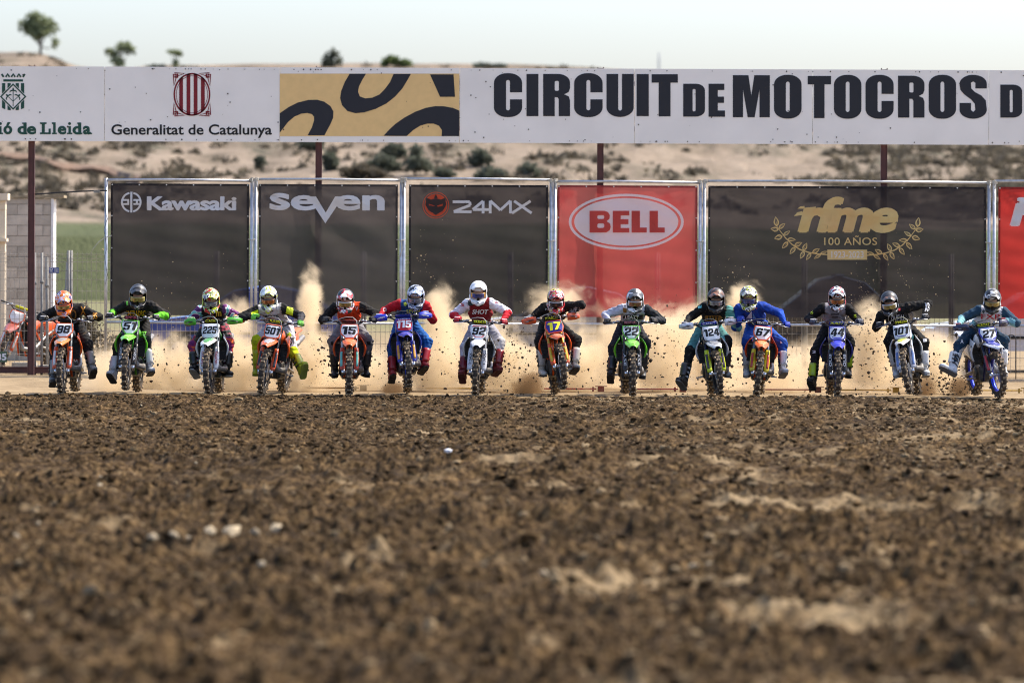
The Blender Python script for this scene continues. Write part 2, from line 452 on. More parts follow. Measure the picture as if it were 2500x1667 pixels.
# sandy apron between the gate and the fence, and the land beyond, as one sheet to the horizon
def land_material():
    m = bpy.data.materials.new('sandy_ground'); m.use_nodes = True
    t = m.node_tree; b = t.nodes['Principled BSDF']; L = t.links
    b.inputs['Roughness'].default_value = 1.0; b.inputs['Specular IOR Level'].default_value = 0.1
    tc = t.nodes.new('ShaderNodeTexCoord')
    n1 = t.nodes.new('ShaderNodeTexNoise'); n1.inputs['Scale'].default_value = 1.4; n1.inputs['Detail'].default_value = 8; n1.inputs['Roughness'].default_value = 0.65
    L.new(tc.outputs['Object'], n1.inputs['Vector'])
    cr = t.nodes.new('ShaderNodeValToRGB'); e = cr.color_ramp.elements
    e[0].position = 0.33; e[0].color = (0.20, 0.145, 0.085, 1); e[1].position = 0.68; e[1].color = (0.34, 0.255, 0.155, 1)
    L.new(n1.outputs['Fac'], cr.inputs[0])
    at = t.nodes.new('ShaderNodeAttribute'); at.attribute_name = 'green'
    mx = t.nodes.new('ShaderNodeMix'); mx.data_type = 'RGBA'; mx.inputs['B'].default_value = (0.135, 0.145, 0.07, 1)
    L.new(at.outputs['Fac'], mx.inputs['Factor']); L.new(cr.outputs[0], mx.inputs['A']); L.new(mx.outputs['Result'], b.inputs['Base Color'])
    n3 = t.nodes.new('ShaderNodeTexNoise'); n3.inputs['Scale'].default_value = 9; n3.inputs['Detail'].default_value = 6
    L.new(tc.outputs['Object'], n3.inputs['Vector'])
    bp = t.nodes.new('ShaderNodeBump'); bp.inputs['Strength'].default_value = 0.6; bp.inputs['Distance'].default_value = 0.05
    L.new(n3.outputs['Fac'], bp.inputs['Height']); L.new(bp.outputs[0], b.inputs['Normal'])
    return m
xs_ = np.concatenate([np.linspace(-3000, -60, 12), np.linspace(-40, 40, 161), np.linspace(60, 3000, 12)])
ys_ = np.concatenate([[-400, -200, -110, -90], np.linspace(-80, 0, 33), np.linspace(0.3, 18, 60), np.linspace(20, 130, 24), [200, 500, 1200, 3500]])
X, Y = np.meshgrid(xs_, ys_)
Z = (fbm(X * 1.1, Y * 1.3, 3, 71) - 0.5) * 0.07 * ((Y > 0.2) & (Y < 14)) - 0.02
Z = np.where(Y < 0.1, -0.22, Z)
V = np.stack([X, Y, Z], -1).reshape(-1, 3); idx = np.arange(V.shape[0]).reshape(X.shape)
F = np.stack([idx[:-1, :-1], idx[:-1, 1:], idx[1:, 1:], idx[1:, :-1]], -1).reshape(-1, 4)
me = np_mesh('ground', V, F)
at = me.attributes.new('green', 'FLOAT', 'POINT')
at.data.foreach_set('value', (np.clip((Y - 45) / 25, 0, 1) * 0.75).ravel().astype(np.float32))
tag(link('ground', me, None, land_material()), kind='structure')

# ------------------------------------------------------------------ hill
SKX = [-2600, -900, -300, 0, 70, 120, 185, 300, 370, 600, 950, 1250, 1450, 1560, 1800, 2200, 2600, 3400, 5000]
SKY_ = [230, 170, 145, 134, 133, 141, 168, 178, 164, 159, 156, 158, 163, 171, 215, 250, 262, 300, 380]
D0, D1 = 215.0, 560.0
def hill_z(u, d):
    """u: bearing in photograph pixels, d: distance from the lens"""
    sk = np.interp(u, SKX, SKY_)
    t = (d - D0) / (D1 - D0)
    tcl = np.clip(t, 0, 1)
    prof = tcl ** 0.78
    py = 584 + (sk - 584) * prof
    z = CAM_H + (HY - py) * d / FPX
    back = np.clip(t - 1, 0, 4)
    z = z - back * 26 * (1 + back)
    xw = (u - HX) * d / FPX
    amp = np.clip(tcl * 4, 0, 1) * np.clip((1.05 - t) * 3, 0.02, 1)
    z = z + (fbm(xw * 0.035, d * 0.02, 4, 5) - 0.5) * 3.4 * amp + (fbm(xw * 0.22, d * 0.10, 3, 9) - 0.5) * 0.9 * amp
    return z
us = np.linspace(-2400, 4900, 330); ds = np.concatenate([np.linspace(150, 212, 5), np.linspace(215, 560, 150), np.linspace(566, 900, 12)])
U, Dm = np.meshgrid(us, ds)
Zh = np.where(Dm < D0, -0.4 + 0 * U, hill_z(U, Dm))
Xh = (U - HX) * Dm / FPX
V = np.stack([Xh, Dm - CAM_D, Zh], -1).reshape(-1, 3); idx = np.arange(V.shape[0]).reshape(U.shape)
F = np.stack([idx[:-1, :-1], idx[:-1, 1:], idx[1:, 1:], idx[1:, :-1]], -1).reshape(-1, 4)
me = np_mesh('hill', V, F)
at = me.attributes.new('green', 'FLOAT', 'POINT')
t_ = (Dm - D0) / (D1 - D0)
gr = np.clip((0.055 - t_) * 60, 0, 1) * 0.95
scr = np.clip((U - 1900) / 500, 0, 0.5) + np.clip((500 - U) / 900, 0, 0.25) * (t_ > 0.2)
at.data.foreach_set('value', np.maximum(gr, 0).ravel().astype(np.float32))
at = me.attributes.new('scrub', 'FLOAT', 'POINT')
scrub = np.clip((fbm(U * 0.011, t_ * 22, 4, 41) - 0.52) * 4 + scr, 0, 1) * (t_ > 0.06)
at.data.foreach_set('value', scrub.ravel().astype(np.float32))
m = bpy.data.materials.new('dry_hillside'); m.use_nodes = True
t = m.node_tree; b = t.nodes['Principled BSDF']; L = t.links
b.inputs['Roughness'].default_value = 1.0; b.inputs['Specular IOR Level'].default_value = 0.05
tc = t.nodes.new('ShaderNodeTexCoord')
mp = t.nodes.new('ShaderNodeMapping'); mp.inputs['Scale'].default_value = (1, 0.28, 1); L.new(tc.outputs['Object'], mp.inputs['Vector'])
n1 = t.nodes.new('ShaderNodeTexNoise'); n1.inputs['Scale'].default_value = 0.28; n1.inputs['Detail'].default_value = 9; n1.inputs['Roughness'].default_value = 0.68
L.new(mp.outputs[0], n1.inputs['Vector'])
cr = t.nodes.new('ShaderNodeValToRGB'); e = cr.color_ramp.elements
e[0].position = 0.34; e[0].color = (0.125, 0.102, 0.076, 1); e[1].position = 0.64; e[1].color = (0.295, 0.238, 0.182, 1)
k = e.new(0.48); k.color = (0.225, 0.18, 0.135, 1)
L.new(n1.outputs['Fac'], cr.inputs[0])
n2 = t.nodes.new('ShaderNodeTexNoise'); n2.inputs['Scale'].default_value = 0.9; n2.inputs['Detail'].default_value = 6; n2.inputs['Roughness'].default_value = 0.7
L.new(mp.outputs[0], n2.inputs['Vector'])
a1 = t.nodes.new('ShaderNodeAttribute'); a1.attribute_name = 'scrub'
ml = t.nodes.new('ShaderNodeMath'); ml.operation = 'MULTIPLY'
mr = t.nodes.new('ShaderNodeMapRange'); mr.inputs['From Min'].default_value = 0.42; mr.inputs['From Max'].default_value = 0.56
L.new(n2.outputs['Fac'], mr.inputs['Value']); L.new(mr.outputs[0], ml.inputs[0]); L.new(a1.outputs['Fac'], ml.inputs[1])
mx = t.nodes.new('ShaderNodeMix'); mx.data_type = 'RGBA'; mx.inputs['B'].default_value = (0.10, 0.092, 0.066, 1)
L.new(ml.outputs[0], mx.inputs['Factor']); L.new(cr.outputs[0], mx.inputs['A'])
a2 = t.nodes.new('ShaderNodeAttribute'); a2.attribute_name = 'green'
m3 = t.nodes.new('ShaderNodeMix'); m3.data_type = 'RGBA'; m3.inputs['B'].default_value = (0.085, 0.10, 0.05, 1)
L.new(a2.outputs['Fac'], m3.inputs['Factor']); L.new(mx.outputs['Result'], m3.inputs['A']); L.new(m3.outputs['Result'], b.inputs['Base Color'])
bp = t.nodes.new('ShaderNodeBump'); bp.inputs['Strength'].default_value = 1.0; bp.inputs['Distance'].default_value = 0.8
L.new(n1.outputs['Fac'], bp.inputs['Height']); L.new(bp.outputs[0], b.inputs['Normal'])
tag(link('hill', me, None, m), kind='structure')

def on_hill(px, py):
    """first point of the hillside along the ray through that pixel"""
    for d in np.linspace(225, 560, 300):
        z = float(hill_z(np.array([px]), np.array([d]))[0])
        if CAM_H + (HY - py) * d / FPX <= z + 0.02:
            return Vector(((px - HX) * d / FPX, d - CAM_D, z)), d
    d = 555.0
    return Vector(((px - HX) * d / FPX, d - CAM_D, float(hill_z(np.array([px]), np.array([d]))[0]))), d

# vegetation
def leaf_mat(name, c):
    m = bpy.data.materials.new(name); m.use_nodes = True; MATS[name] = m
    t = m.node_tree; b = t.nodes['Principled BSDF']; L = t.links
    b.inputs['Roughness'].default_value = 0.75; b.inputs['Specular IOR Level'].default_value = 0.2
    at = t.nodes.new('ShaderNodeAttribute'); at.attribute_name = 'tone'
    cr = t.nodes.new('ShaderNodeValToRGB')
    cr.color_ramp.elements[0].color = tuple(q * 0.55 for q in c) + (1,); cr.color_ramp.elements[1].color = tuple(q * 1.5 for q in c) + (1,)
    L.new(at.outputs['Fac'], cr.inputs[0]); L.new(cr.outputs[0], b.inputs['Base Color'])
    tl = t.nodes.new('ShaderNodeBsdfTranslucent'); L.new(cr.outputs[0], tl.inputs[0]); mxs = t.nodes.new('ShaderNodeMixShader'); mxs.inputs[0].default_value = 0.42
    L.new(b.outputs[0], mxs.inputs[1]); L.new(tl.outputs[0], mxs.inputs[2]); L.new(mxs.outputs[0], t.nodes['Material Output'].inputs['Surface'])
    return m
LEAF_TREE = leaf_mat('tree_leaves', (0.19, 0.22, 0.115))
LEAF_OLIVE = leaf_mat('olive_leaves', (0.10, 0.11, 0.08))
LEAF_BROWN = leaf_mat('dry_bush_leaves', (0.115, 0.098, 0.07))
LEAF_GREEN = leaf_mat('fresh_leaves', (0.12, 0.16, 0.06))
BARK = mat('bark', (0.09, 0.07, 0.05), 0.9, bump=0.4)

def crown(name, blobs, n, leaf, seed, parent, m):
    """many leaf-sized faces spread through a few uneven clumps"""
    g = np.random.default_rng(seed)
    vol = np.array([b_[3] * b_[4] * b_[5] for b_ in blobs]) ** 0.75; pr = vol / vol.sum()
    k = g.choice(len(blobs), n, p=pr)
    B = np.array(blobs)[k]
    dv = g.normal(size=(n, 3)); dv /= np.linalg.norm(dv, axis=1)[:, None]
    r_ = g.random(n) ** 0.55
    lob = 1 + 0.28 * np.sin(dv[:, 0] * 5 + k) * np.sin(dv[:, 2] * 6 + 2 * k)
    P = B[:, :3] + dv * B[:, 3:6] * (r_ * lob)[:, None]
    a = g.normal(size=(n, 3)); a /= np.linalg.norm(a, axis=1)[:, None]
    c = np.cross(a, g.normal(size=(n, 3))); c /= np.linalg.norm(c, axis=1)[:, None]
    s = leaf * (0.6 + 0.9 * g.random(n))[:, None]
    Q = np.stack([P - a * s, P + c * s * 0.55, P + a * s, P - c * s * 0.55], 1).reshape(-1, 3)
    Fq = np.arange(4 * n).reshape(-1, 4)
    me = np_mesh(name, Q, Fq, False)
    at = me.attributes.new('tone', 'FLOAT', 'POINT')
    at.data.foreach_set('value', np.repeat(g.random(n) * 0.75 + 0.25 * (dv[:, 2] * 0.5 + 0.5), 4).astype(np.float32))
    return link(name, me, parent, m)

def tree(label, px, base_py, spec, seed, m, cat='tree', group=None, name='tree', d=None, n=1500):
    """spec: clumps as (px, py, rx, ry) in photograph pixels"""
    if d is None: base, d = on_hill(px, base_py)
    else: base = Vector(((px - HX) * d / FPX, d - CAM_D, float(hill_z(np.array([px]), np.array([d]))[0])))
    root = empty(name, base - Vector((0, 0, 0.15)))
    s = FPX / d
    blobs = []
    g = random.Random(seed)
    for (x_, y_, rx, ry) in spec:
        blobs.append(((x_ - px) / s, g.uniform(-0.4, 0.4) * rx / s, (base_py - y_) / s + 0.15, rx / s, rx / s, ry / s))
    crown('crown', blobs, n, 5.2 / s, seed, root, m)
    tb = MB()
    top = blobs[0]
    h = max(0.3, top[2])
    r0 = max(0.05, 0.035 * h)
    tb.tube([(0, 0, -0.3), (0.02 * h, 0, h * 0.35), (top[0] * 0.4, 0, h * 0.7), (top[0] * 0.8, top[1] * 0.5, h)], [r0 * 1.3, r0, r0 * 0.7, r0 * 0.3], 6)
    for bl in blobs:
        tb.tube([(0.01 * h, 0, h * 0.3), (bl[0] * 0.5, bl[1] * 0.5, bl[2] * 0.62), (bl[0], bl[1], bl[2])], [r0 * 0.6, r0 * 0.4, r0 * 0.15], 5)
    tb.build('trunk', BARK, root, True)
    tag(root, label, cat, group)
    return root

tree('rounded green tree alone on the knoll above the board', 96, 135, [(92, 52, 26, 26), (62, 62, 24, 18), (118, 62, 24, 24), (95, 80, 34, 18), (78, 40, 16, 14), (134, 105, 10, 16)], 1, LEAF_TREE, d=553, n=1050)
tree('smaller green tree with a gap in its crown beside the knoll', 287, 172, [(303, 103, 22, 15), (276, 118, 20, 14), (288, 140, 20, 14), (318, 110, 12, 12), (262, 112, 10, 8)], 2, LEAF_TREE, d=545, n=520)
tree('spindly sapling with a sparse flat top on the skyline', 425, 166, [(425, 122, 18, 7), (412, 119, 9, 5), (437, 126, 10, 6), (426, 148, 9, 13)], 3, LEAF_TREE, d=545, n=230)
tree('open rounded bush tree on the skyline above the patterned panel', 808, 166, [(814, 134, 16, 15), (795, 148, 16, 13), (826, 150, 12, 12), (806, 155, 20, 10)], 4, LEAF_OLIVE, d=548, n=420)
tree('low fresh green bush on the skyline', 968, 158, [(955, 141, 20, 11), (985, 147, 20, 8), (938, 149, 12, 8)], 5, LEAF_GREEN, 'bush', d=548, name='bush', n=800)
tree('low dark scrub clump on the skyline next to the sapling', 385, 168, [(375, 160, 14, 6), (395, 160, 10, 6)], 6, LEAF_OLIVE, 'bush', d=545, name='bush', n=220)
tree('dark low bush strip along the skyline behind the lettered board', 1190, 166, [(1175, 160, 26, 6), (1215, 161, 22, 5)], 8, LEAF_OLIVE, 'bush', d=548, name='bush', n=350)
OL = [('dusty olive bush standing highest, near the board', 963, 392, [(963, 368, 26, 20), (945, 372, 16, 14), (982, 374, 14, 14)]),
      ('broad dusty olive bush, lightest of the clump', 940, 425, [(938, 400, 32, 20), (915, 408, 22, 16), (960, 412, 22, 18), (950, 420, 22, 18)]),
      ('dark olive bush with a short bare trunk', 1012, 436, [(1017, 376, 20, 18), (1022, 405, 28, 22), (1004, 410, 22, 20), (1042, 415, 18, 15)]),
      ('rounded olive bush close beside the rusty post', 805, 424, [(803, 395, 20, 18), (808, 410, 19, 16)]),
      ('small olive bush half hidden by the top rail', 1083, 436, [(1083, 426, 26, 12)]),
      ('upright olive bush on the bare slope', 1172, 412, [(1171, 384, 22, 20), (1160, 396, 22, 14), (1186, 392, 18, 16)]),
      ('wide low olive bush sitting on the top rail line', 1200, 440, [(1199, 424, 34, 18), (1175, 432, 22, 12), (1224, 430, 24, 14)]),
      ('round olive bush above the lashed poles', 1292, 440, [(1290, 418, 26, 20), (1296, 430, 24, 14)]),
      ('shadowy olive bush just under the patterned panel', 757, 372, [(750, 356, 28, 14), (772, 358, 20, 14)]),
      ('lone small bush on the pale bare slope', 632, 418, [(634, 398, 13, 13), (630, 410, 8, 9)])]
for i, (lb, x_, y_, sp) in enumerate(OL):
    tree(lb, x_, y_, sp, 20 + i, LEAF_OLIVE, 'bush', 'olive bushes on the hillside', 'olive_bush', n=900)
tree('brown dry bush thicket below the olive bushes', 880, 440, [(850, 420, 26, 14), (885, 415, 32, 16), (915, 424, 30, 14), (865, 430, 30, 10), (930, 432, 30, 10)], 60, LEAF_BROWN, 'bush', name='dry_bush', n=1400)

# low scrub on the slope: one mass
g = np.random.default_rng(3)
PP, TT = [], []
cnt = 0
for _ in range(9000):
    if cnt > 2300: break
    u = g.uniform(-300, 2900); tv = g.uniform(0.12, 0.97); d = D0 + tv * (D1 - D0)
    dens = float(np.clip((fbm(np.array([u * 0.011]), np.array([tv * 22]), 4, 41)[0] - 0.5) * 5, 0, 1)) + 0.10 + (0.55 if u > 2020 else 0) + (0.12 if u < 560 else 0)
    if 480 < u < 700: dens *= 0.3
    if 1500 < u < 1980: dens *= 0.25
    if g.random() > dens: continue
    cnt += 1
    z = float(hill_z(np.array([u]), np.array([d]))[0]); r_ = g.uniform(0.18, 0.62)
    n = 26
    dv = g.normal(size=(n, 3)); dv /= np.linalg.norm(dv, axis=1)[:, None]
    P = np.array([(u - HX) * d / FPX, d - CAM_D, z + r_ * 0.25]) + dv * np.array([r_ * 1.3, r_ * 1.3, r_ * 0.62]) * (g.random(n) ** 0.4)[:, None]
    a = g.normal(size=(n, 3)) * 0.17; c = g.normal(size=(n, 3)) * 0.13
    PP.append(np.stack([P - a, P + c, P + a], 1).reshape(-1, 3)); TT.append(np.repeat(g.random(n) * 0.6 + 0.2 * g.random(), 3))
PP = np.concatenate(PP); me = np_mesh('hillside_scrub', PP, np.arange(len(PP)).reshape(-1, 3), False)
at = me.attributes.new('tone', 'FLOAT', 'POINT'); at.data.foreach_set('value', np.concatenate(TT).astype(np.float32))
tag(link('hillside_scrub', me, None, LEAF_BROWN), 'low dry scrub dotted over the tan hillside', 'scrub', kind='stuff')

# eroded path cut across the slope at the left
pth = MB(); prev = None
ring = []
for k in range(40):
    u = -400 + k * 19.0; py = 392 + (u + 0) * 0.17 + 5 * math.sin(k * 0.7)
    p, d = on_hill(u, py); ring.append([p + Vector((0, 0, -0.3)), p + Vector((0, -0.4, 0.22 + 0.08 * math.sin(k))), p + Vector((0, 1.5, 0.5))])
pth.loft(ring, closed=False)
me = pth.mesh('eroded_bank'); o = link('eroded_bank', me, None, mat('eroded_earth', (0.15, 0.095, 0.062), 1.0, var=0.3, scale=2))
tag(o, kind='structure')
# thin far mast
p = pt(1608, 300, 600 - CAM_D); s = S_at(p.y)
mb = MB(); mb.tube([(0, 0, 0), (0, 0, 170 / s)], [4.0 / s * 0.7, 2.2 / s * 0.7], 6)
for k in range(12): mb.box((0, 0, (20 + k * 12) / s), (9 / s, 9 / s, 1.4 / s))
o = mb.build('lattice_mast', mat('far_mast_grey', (0.45, 0.47, 0.5), 0.6)); o.location = p
tag(o, 'thin pale mast rising above the sign board', 'mast')
# ------------------------------------------------------------------ flat artwork and lettering
def ring_pts(cx, cy, rx, ry, n=40, a0=0, a1=360):
    return [(cx + rx * math.cos(R(a0 + (a1 - a0) * k / n)), cy - ry * math.sin(R(a0 + (a1 - a0) * k / n))) for k in range(n if a1 - a0 == 360 else n + 1)]
def rect(x0, y0, x1, y1): return [(x0, y0), (x1, y0), (x1, y1), (x0, y1)]
def rrect(x0, y0, x1, y1, rx, ry=None, n=7):
    ry = rx if ry is None else ry
    P = []
    for (cx, cy, a) in ((x1 - rx, y0 + ry, 0), (x0 + rx, y0 + ry, 90), (x0 + rx, y1 - ry, 180), (x1 - rx, y1 - ry, 270)):
        P += [(cx + rx * math.cos(R(a + 90 * k / n)), cy - ry * math.sin(R(a + 90 * k / n))) for k in range(n + 1)]
    return P
def stroke(pts, wd, closed=False):
    P = [Vector(p) for p in pts]; n = len(P); Lf, Rt = [], []
    for i in range(n):
        a = P[max(i - 1, 0)]; b_ = P[min(i + 1, n - 1)]
        d = (b_ - a).normalized(); nn = Vector((-d.y, d.x))
        w_ = wd[i] if isinstance(wd, (list, tuple)) else wd
        Lf.append(P[i] + nn * w_ / 2); Rt.append(P[i] - nn * w_ / 2)
    return [tuple(q) for q in Lf] + [tuple(q) for q in reversed(Rt)]

def tess(shapes):
    """shapes: list of polygons; a polygon is a list of rings (outer, holes...) or a single ring"""
    V, F = [], []
    for sh in shapes:
        rings = sh if isinstance(sh[0][0], (list, tuple)) and not isinstance(sh[0][0], (int, float)) else [sh]
        vv = [Vector((p[0], p[1], 0)) for r_ in rings for p in r_]
        tr = tessellate_polygon([[Vector((p[0], p[1], 0)) for p in r_] for r_ in rings])
        b_ = len(V); V += [(q.x, q.y) for q in vv]; F += [tuple(b_ + i for i in t3) for t3 in tr]
    return V, F

def glyph(txt, bold=0.0, shear=0.0, spacing=1.0):
    """lettering as flat triangles in a unit box (x right, y down)"""
    cu = bpy.data.curves.new('t', 'FONT'); cu.body = txt; cu.offset = bold; cu.shear = shear; cu.space_character = spacing
    cu.resolution_u = 4; cu.fill_mode = 'FRONT'
    ob = bpy.data.objects.new('t', cu); C.objects.link(ob)
    bpy.context.view_layer.update()
    dg = bpy.context.evaluated_depsgraph_get()
    me = bpy.data.meshes.new_from_object(ob.evaluated_get(dg))
    V = [(v.co.x, v.co.y) for v in me.vertices]; F = [tuple(p.vertices) for p in me.polygons]
    bpy.data.objects.remove(ob); bpy.data.curves.remove(cu); bpy.data.meshes.remove(me)
    xs = [p[0] for p in V]; ys_ = [p[1] for p in V]
    x0, x1, y0, y1 = min(xs), max(xs), min(ys_), max(ys_)
    return [((p[0] - x0) / (x1 - x0), (y1 - p[1]) / (y1 - y0)) for p in V], F, (x1 - x0) / (y1 - y0)

def put_text(txt, box, bold=0.0, shear=0.0, spacing=1.0):
    # heavy weights: a light outline offset, then shifted overlays a hair proud of each other
    heavy = max(0.0, bold - 0.02)
    V, F, asp = glyph(txt, min(bold, 0.02), shear, spacing)
    x0, y0, x1, y1 = box
    H = y1 - y0; t_ = heavy * H * 1.15
    lay = [(0, 0)] if heavy <= 0 else [(-t_, 0), (t_, 0), (0, -t_ * .55), (0, t_ * .55)]
    x0 += t_; x1 -= t_; y0 += t_ * .55; y1 -= t_ * .55
    VV, FF = [], []
    for i, (dx, dy) in enumerate(lay):
        b_ = len(VV); VV += [(x0 + p[0] * (x1 - x0) + dx, y0 + p[1] * (y1 - y0) + dy, i * 0.0009) for p in V]; FF += [tuple(b_ + q for q in f) for f in F]
    return VV, FF

def merge(*vf):
    V, F = [], []
    for v, f in vf:
        b_ = len(V); V += v; F += [tuple(b_ + i for i in q) for q in f]
    return V, F

def art(name, vf, crop, Y, parent, m, surf=None, lift=0.006, maxlen=0.16):
    """lay flat artwork given in crop coordinates on the plane Y (or on the surface surf(x,z))"""
    ox, oy, k = crop
    bm = bmesh.new()
    vs_ = []
    lay = bm.verts.layers.float.new('lift')
    for q in vf[0]:
        v_ = bm.verts.new(pt(ox + q[0] / k, oy + q[1] / k, Y)); v_[lay] = q[2] if len(q) > 2 else 0.0; vs_.append(v_)
    for f in vf[1]:
        if len(set(f)) < 3: continue
        try: bm.faces.new([vs_[i] for i in f])
        except ValueError: pass
    if surf is not None:
        for _ in range(3):
            ed = [e_ for e_ in bm.edges if e_.calc_length() > maxlen]
            if not ed: break
            bmesh.ops.subdivide_edges(bm, edges=ed, cuts=1); bmesh.ops.triangulate(bm, faces=bm.faces[:])
        for v in bm.verts: v.co.y = surf(v.co.x, v.co.z) - lift - v[lay]
    else:
        for v in bm.verts: v.co.y = Y - lift - v[lay]
    bm.normal_update()
    for f in bm.faces:
        if f.normal.y > 0: f.normal_flip()
    me = bpy.data.meshes.new(name); bm.to_mesh(me); bm.free()
    return link(name, me, parent, m, Matrix.Translation(-parent.location))

INK = cmat((38, 40, 46), 'print'); INK2 = cmat((24, 24, 27), 'print'); LL_GREEN = cmat((34, 74, 62), 'print'); GEN_RED = cmat((120, 26, 38), 'print')
GOLD = cmat((222, 188, 128), 'print'); WHITE_P = cmat((236, 236, 240), 'print')
BOARD = mat('painted_board', (0.80, 0.77, 0.715), 0.5, var=0.05, scale=1.3, bump=0.06, bscale=3)
RUST = mat('rust_red_steel', (0.075, 0.022, 0.018), 0.6, var=0.25, scale=6, bump=0.15)

# ------------------------------------------------------------------ overhead sign board on four posts
YP = 12.44; YB = 12.38
gantry = empty('start_gantry', (0, YP, 0))
tag(gantry, 'long white overhead sign board lettered for the circuit on rust red steel posts', 'sign')
GT = Matrix.Translation(-gantry.location)
ztop = pt(1250, 167.2, YB).z; zbot = pt(1250, 349.3, YB).z
seams = [-620, -178, 254, 682, 1121, 1548, 1983, 2413, 2850, 3280]
for a, b_ in zip(seams[:-1], seams[1:]):
    xa = (a - HX) / S_at(YB) + 0.004; xb = (b_ - HX) / S_at(YB) - 0.004
    mb = MB(); mb.box(((xa + xb) / 2, YB + 0.02, (ztop + zbot) / 2), (xb - xa, 0.04, ztop - zbot)); mb.build('panel', BOARD, gantry, matrix=GT)
    for fx in (0.02, 0.5, 0.98):
        for zz in (zbot + 0.03, ztop - 0.03):
            pass
for px in (-612, 75.5, 777, 1465, 2158, 2850):
    x_ = (px - HX) / S_at(YP)
    mb = MB(); hw = 0.054
    mb.box((x_ - hw + 0.006, YP + 0.09, (ztop + 0.03) / 2 - 0.2), (0.012, 0.11, ztop + 0.03 + 0.4)); mb.box((x_ + hw - 0.006, YP + 0.09, (ztop + 0.03) / 2 - 0.2), (0.012, 0.11, ztop + 0.03 + 0.4))
    mb.box((x_, YP + 0.085, (ztop + 0.01) / 2 - 0.2), (2 * hw - 0.026, 0.07, ztop + 0.41))
    mb.build('post', RUST, gantry, matrix=GT)
for zz in (ztop - 0.25, zbot + 0.25):
    mb = MB(); mb.box((0, YP + 0.19, zz), (27, 0.08, 0.08)); mb.build('cross_rail', RUST, gantry, matrix=GT)
mb = MB()
for k in range(240):
    x_ = rnd.uniform(-9, 9); zz = rnd.choice([ztop - 0.035, zbot + 0.035]) if rnd.random() < 0.45 else rnd.uniform(zbot + .04, ztop - .04)
    r_ = rnd.uniform(0.004, 0.011); mb.box((x_, YB - 0.004, zz), (r_ * 2, 0.006, r_ * 2), Matrix.Rotation(rnd.random(), 3, 'Y'))
o = mb.build('mud_speck', cmat((60, 50, 45), 'print'), gantry, matrix=GT); o['kind'] = 'stuff'

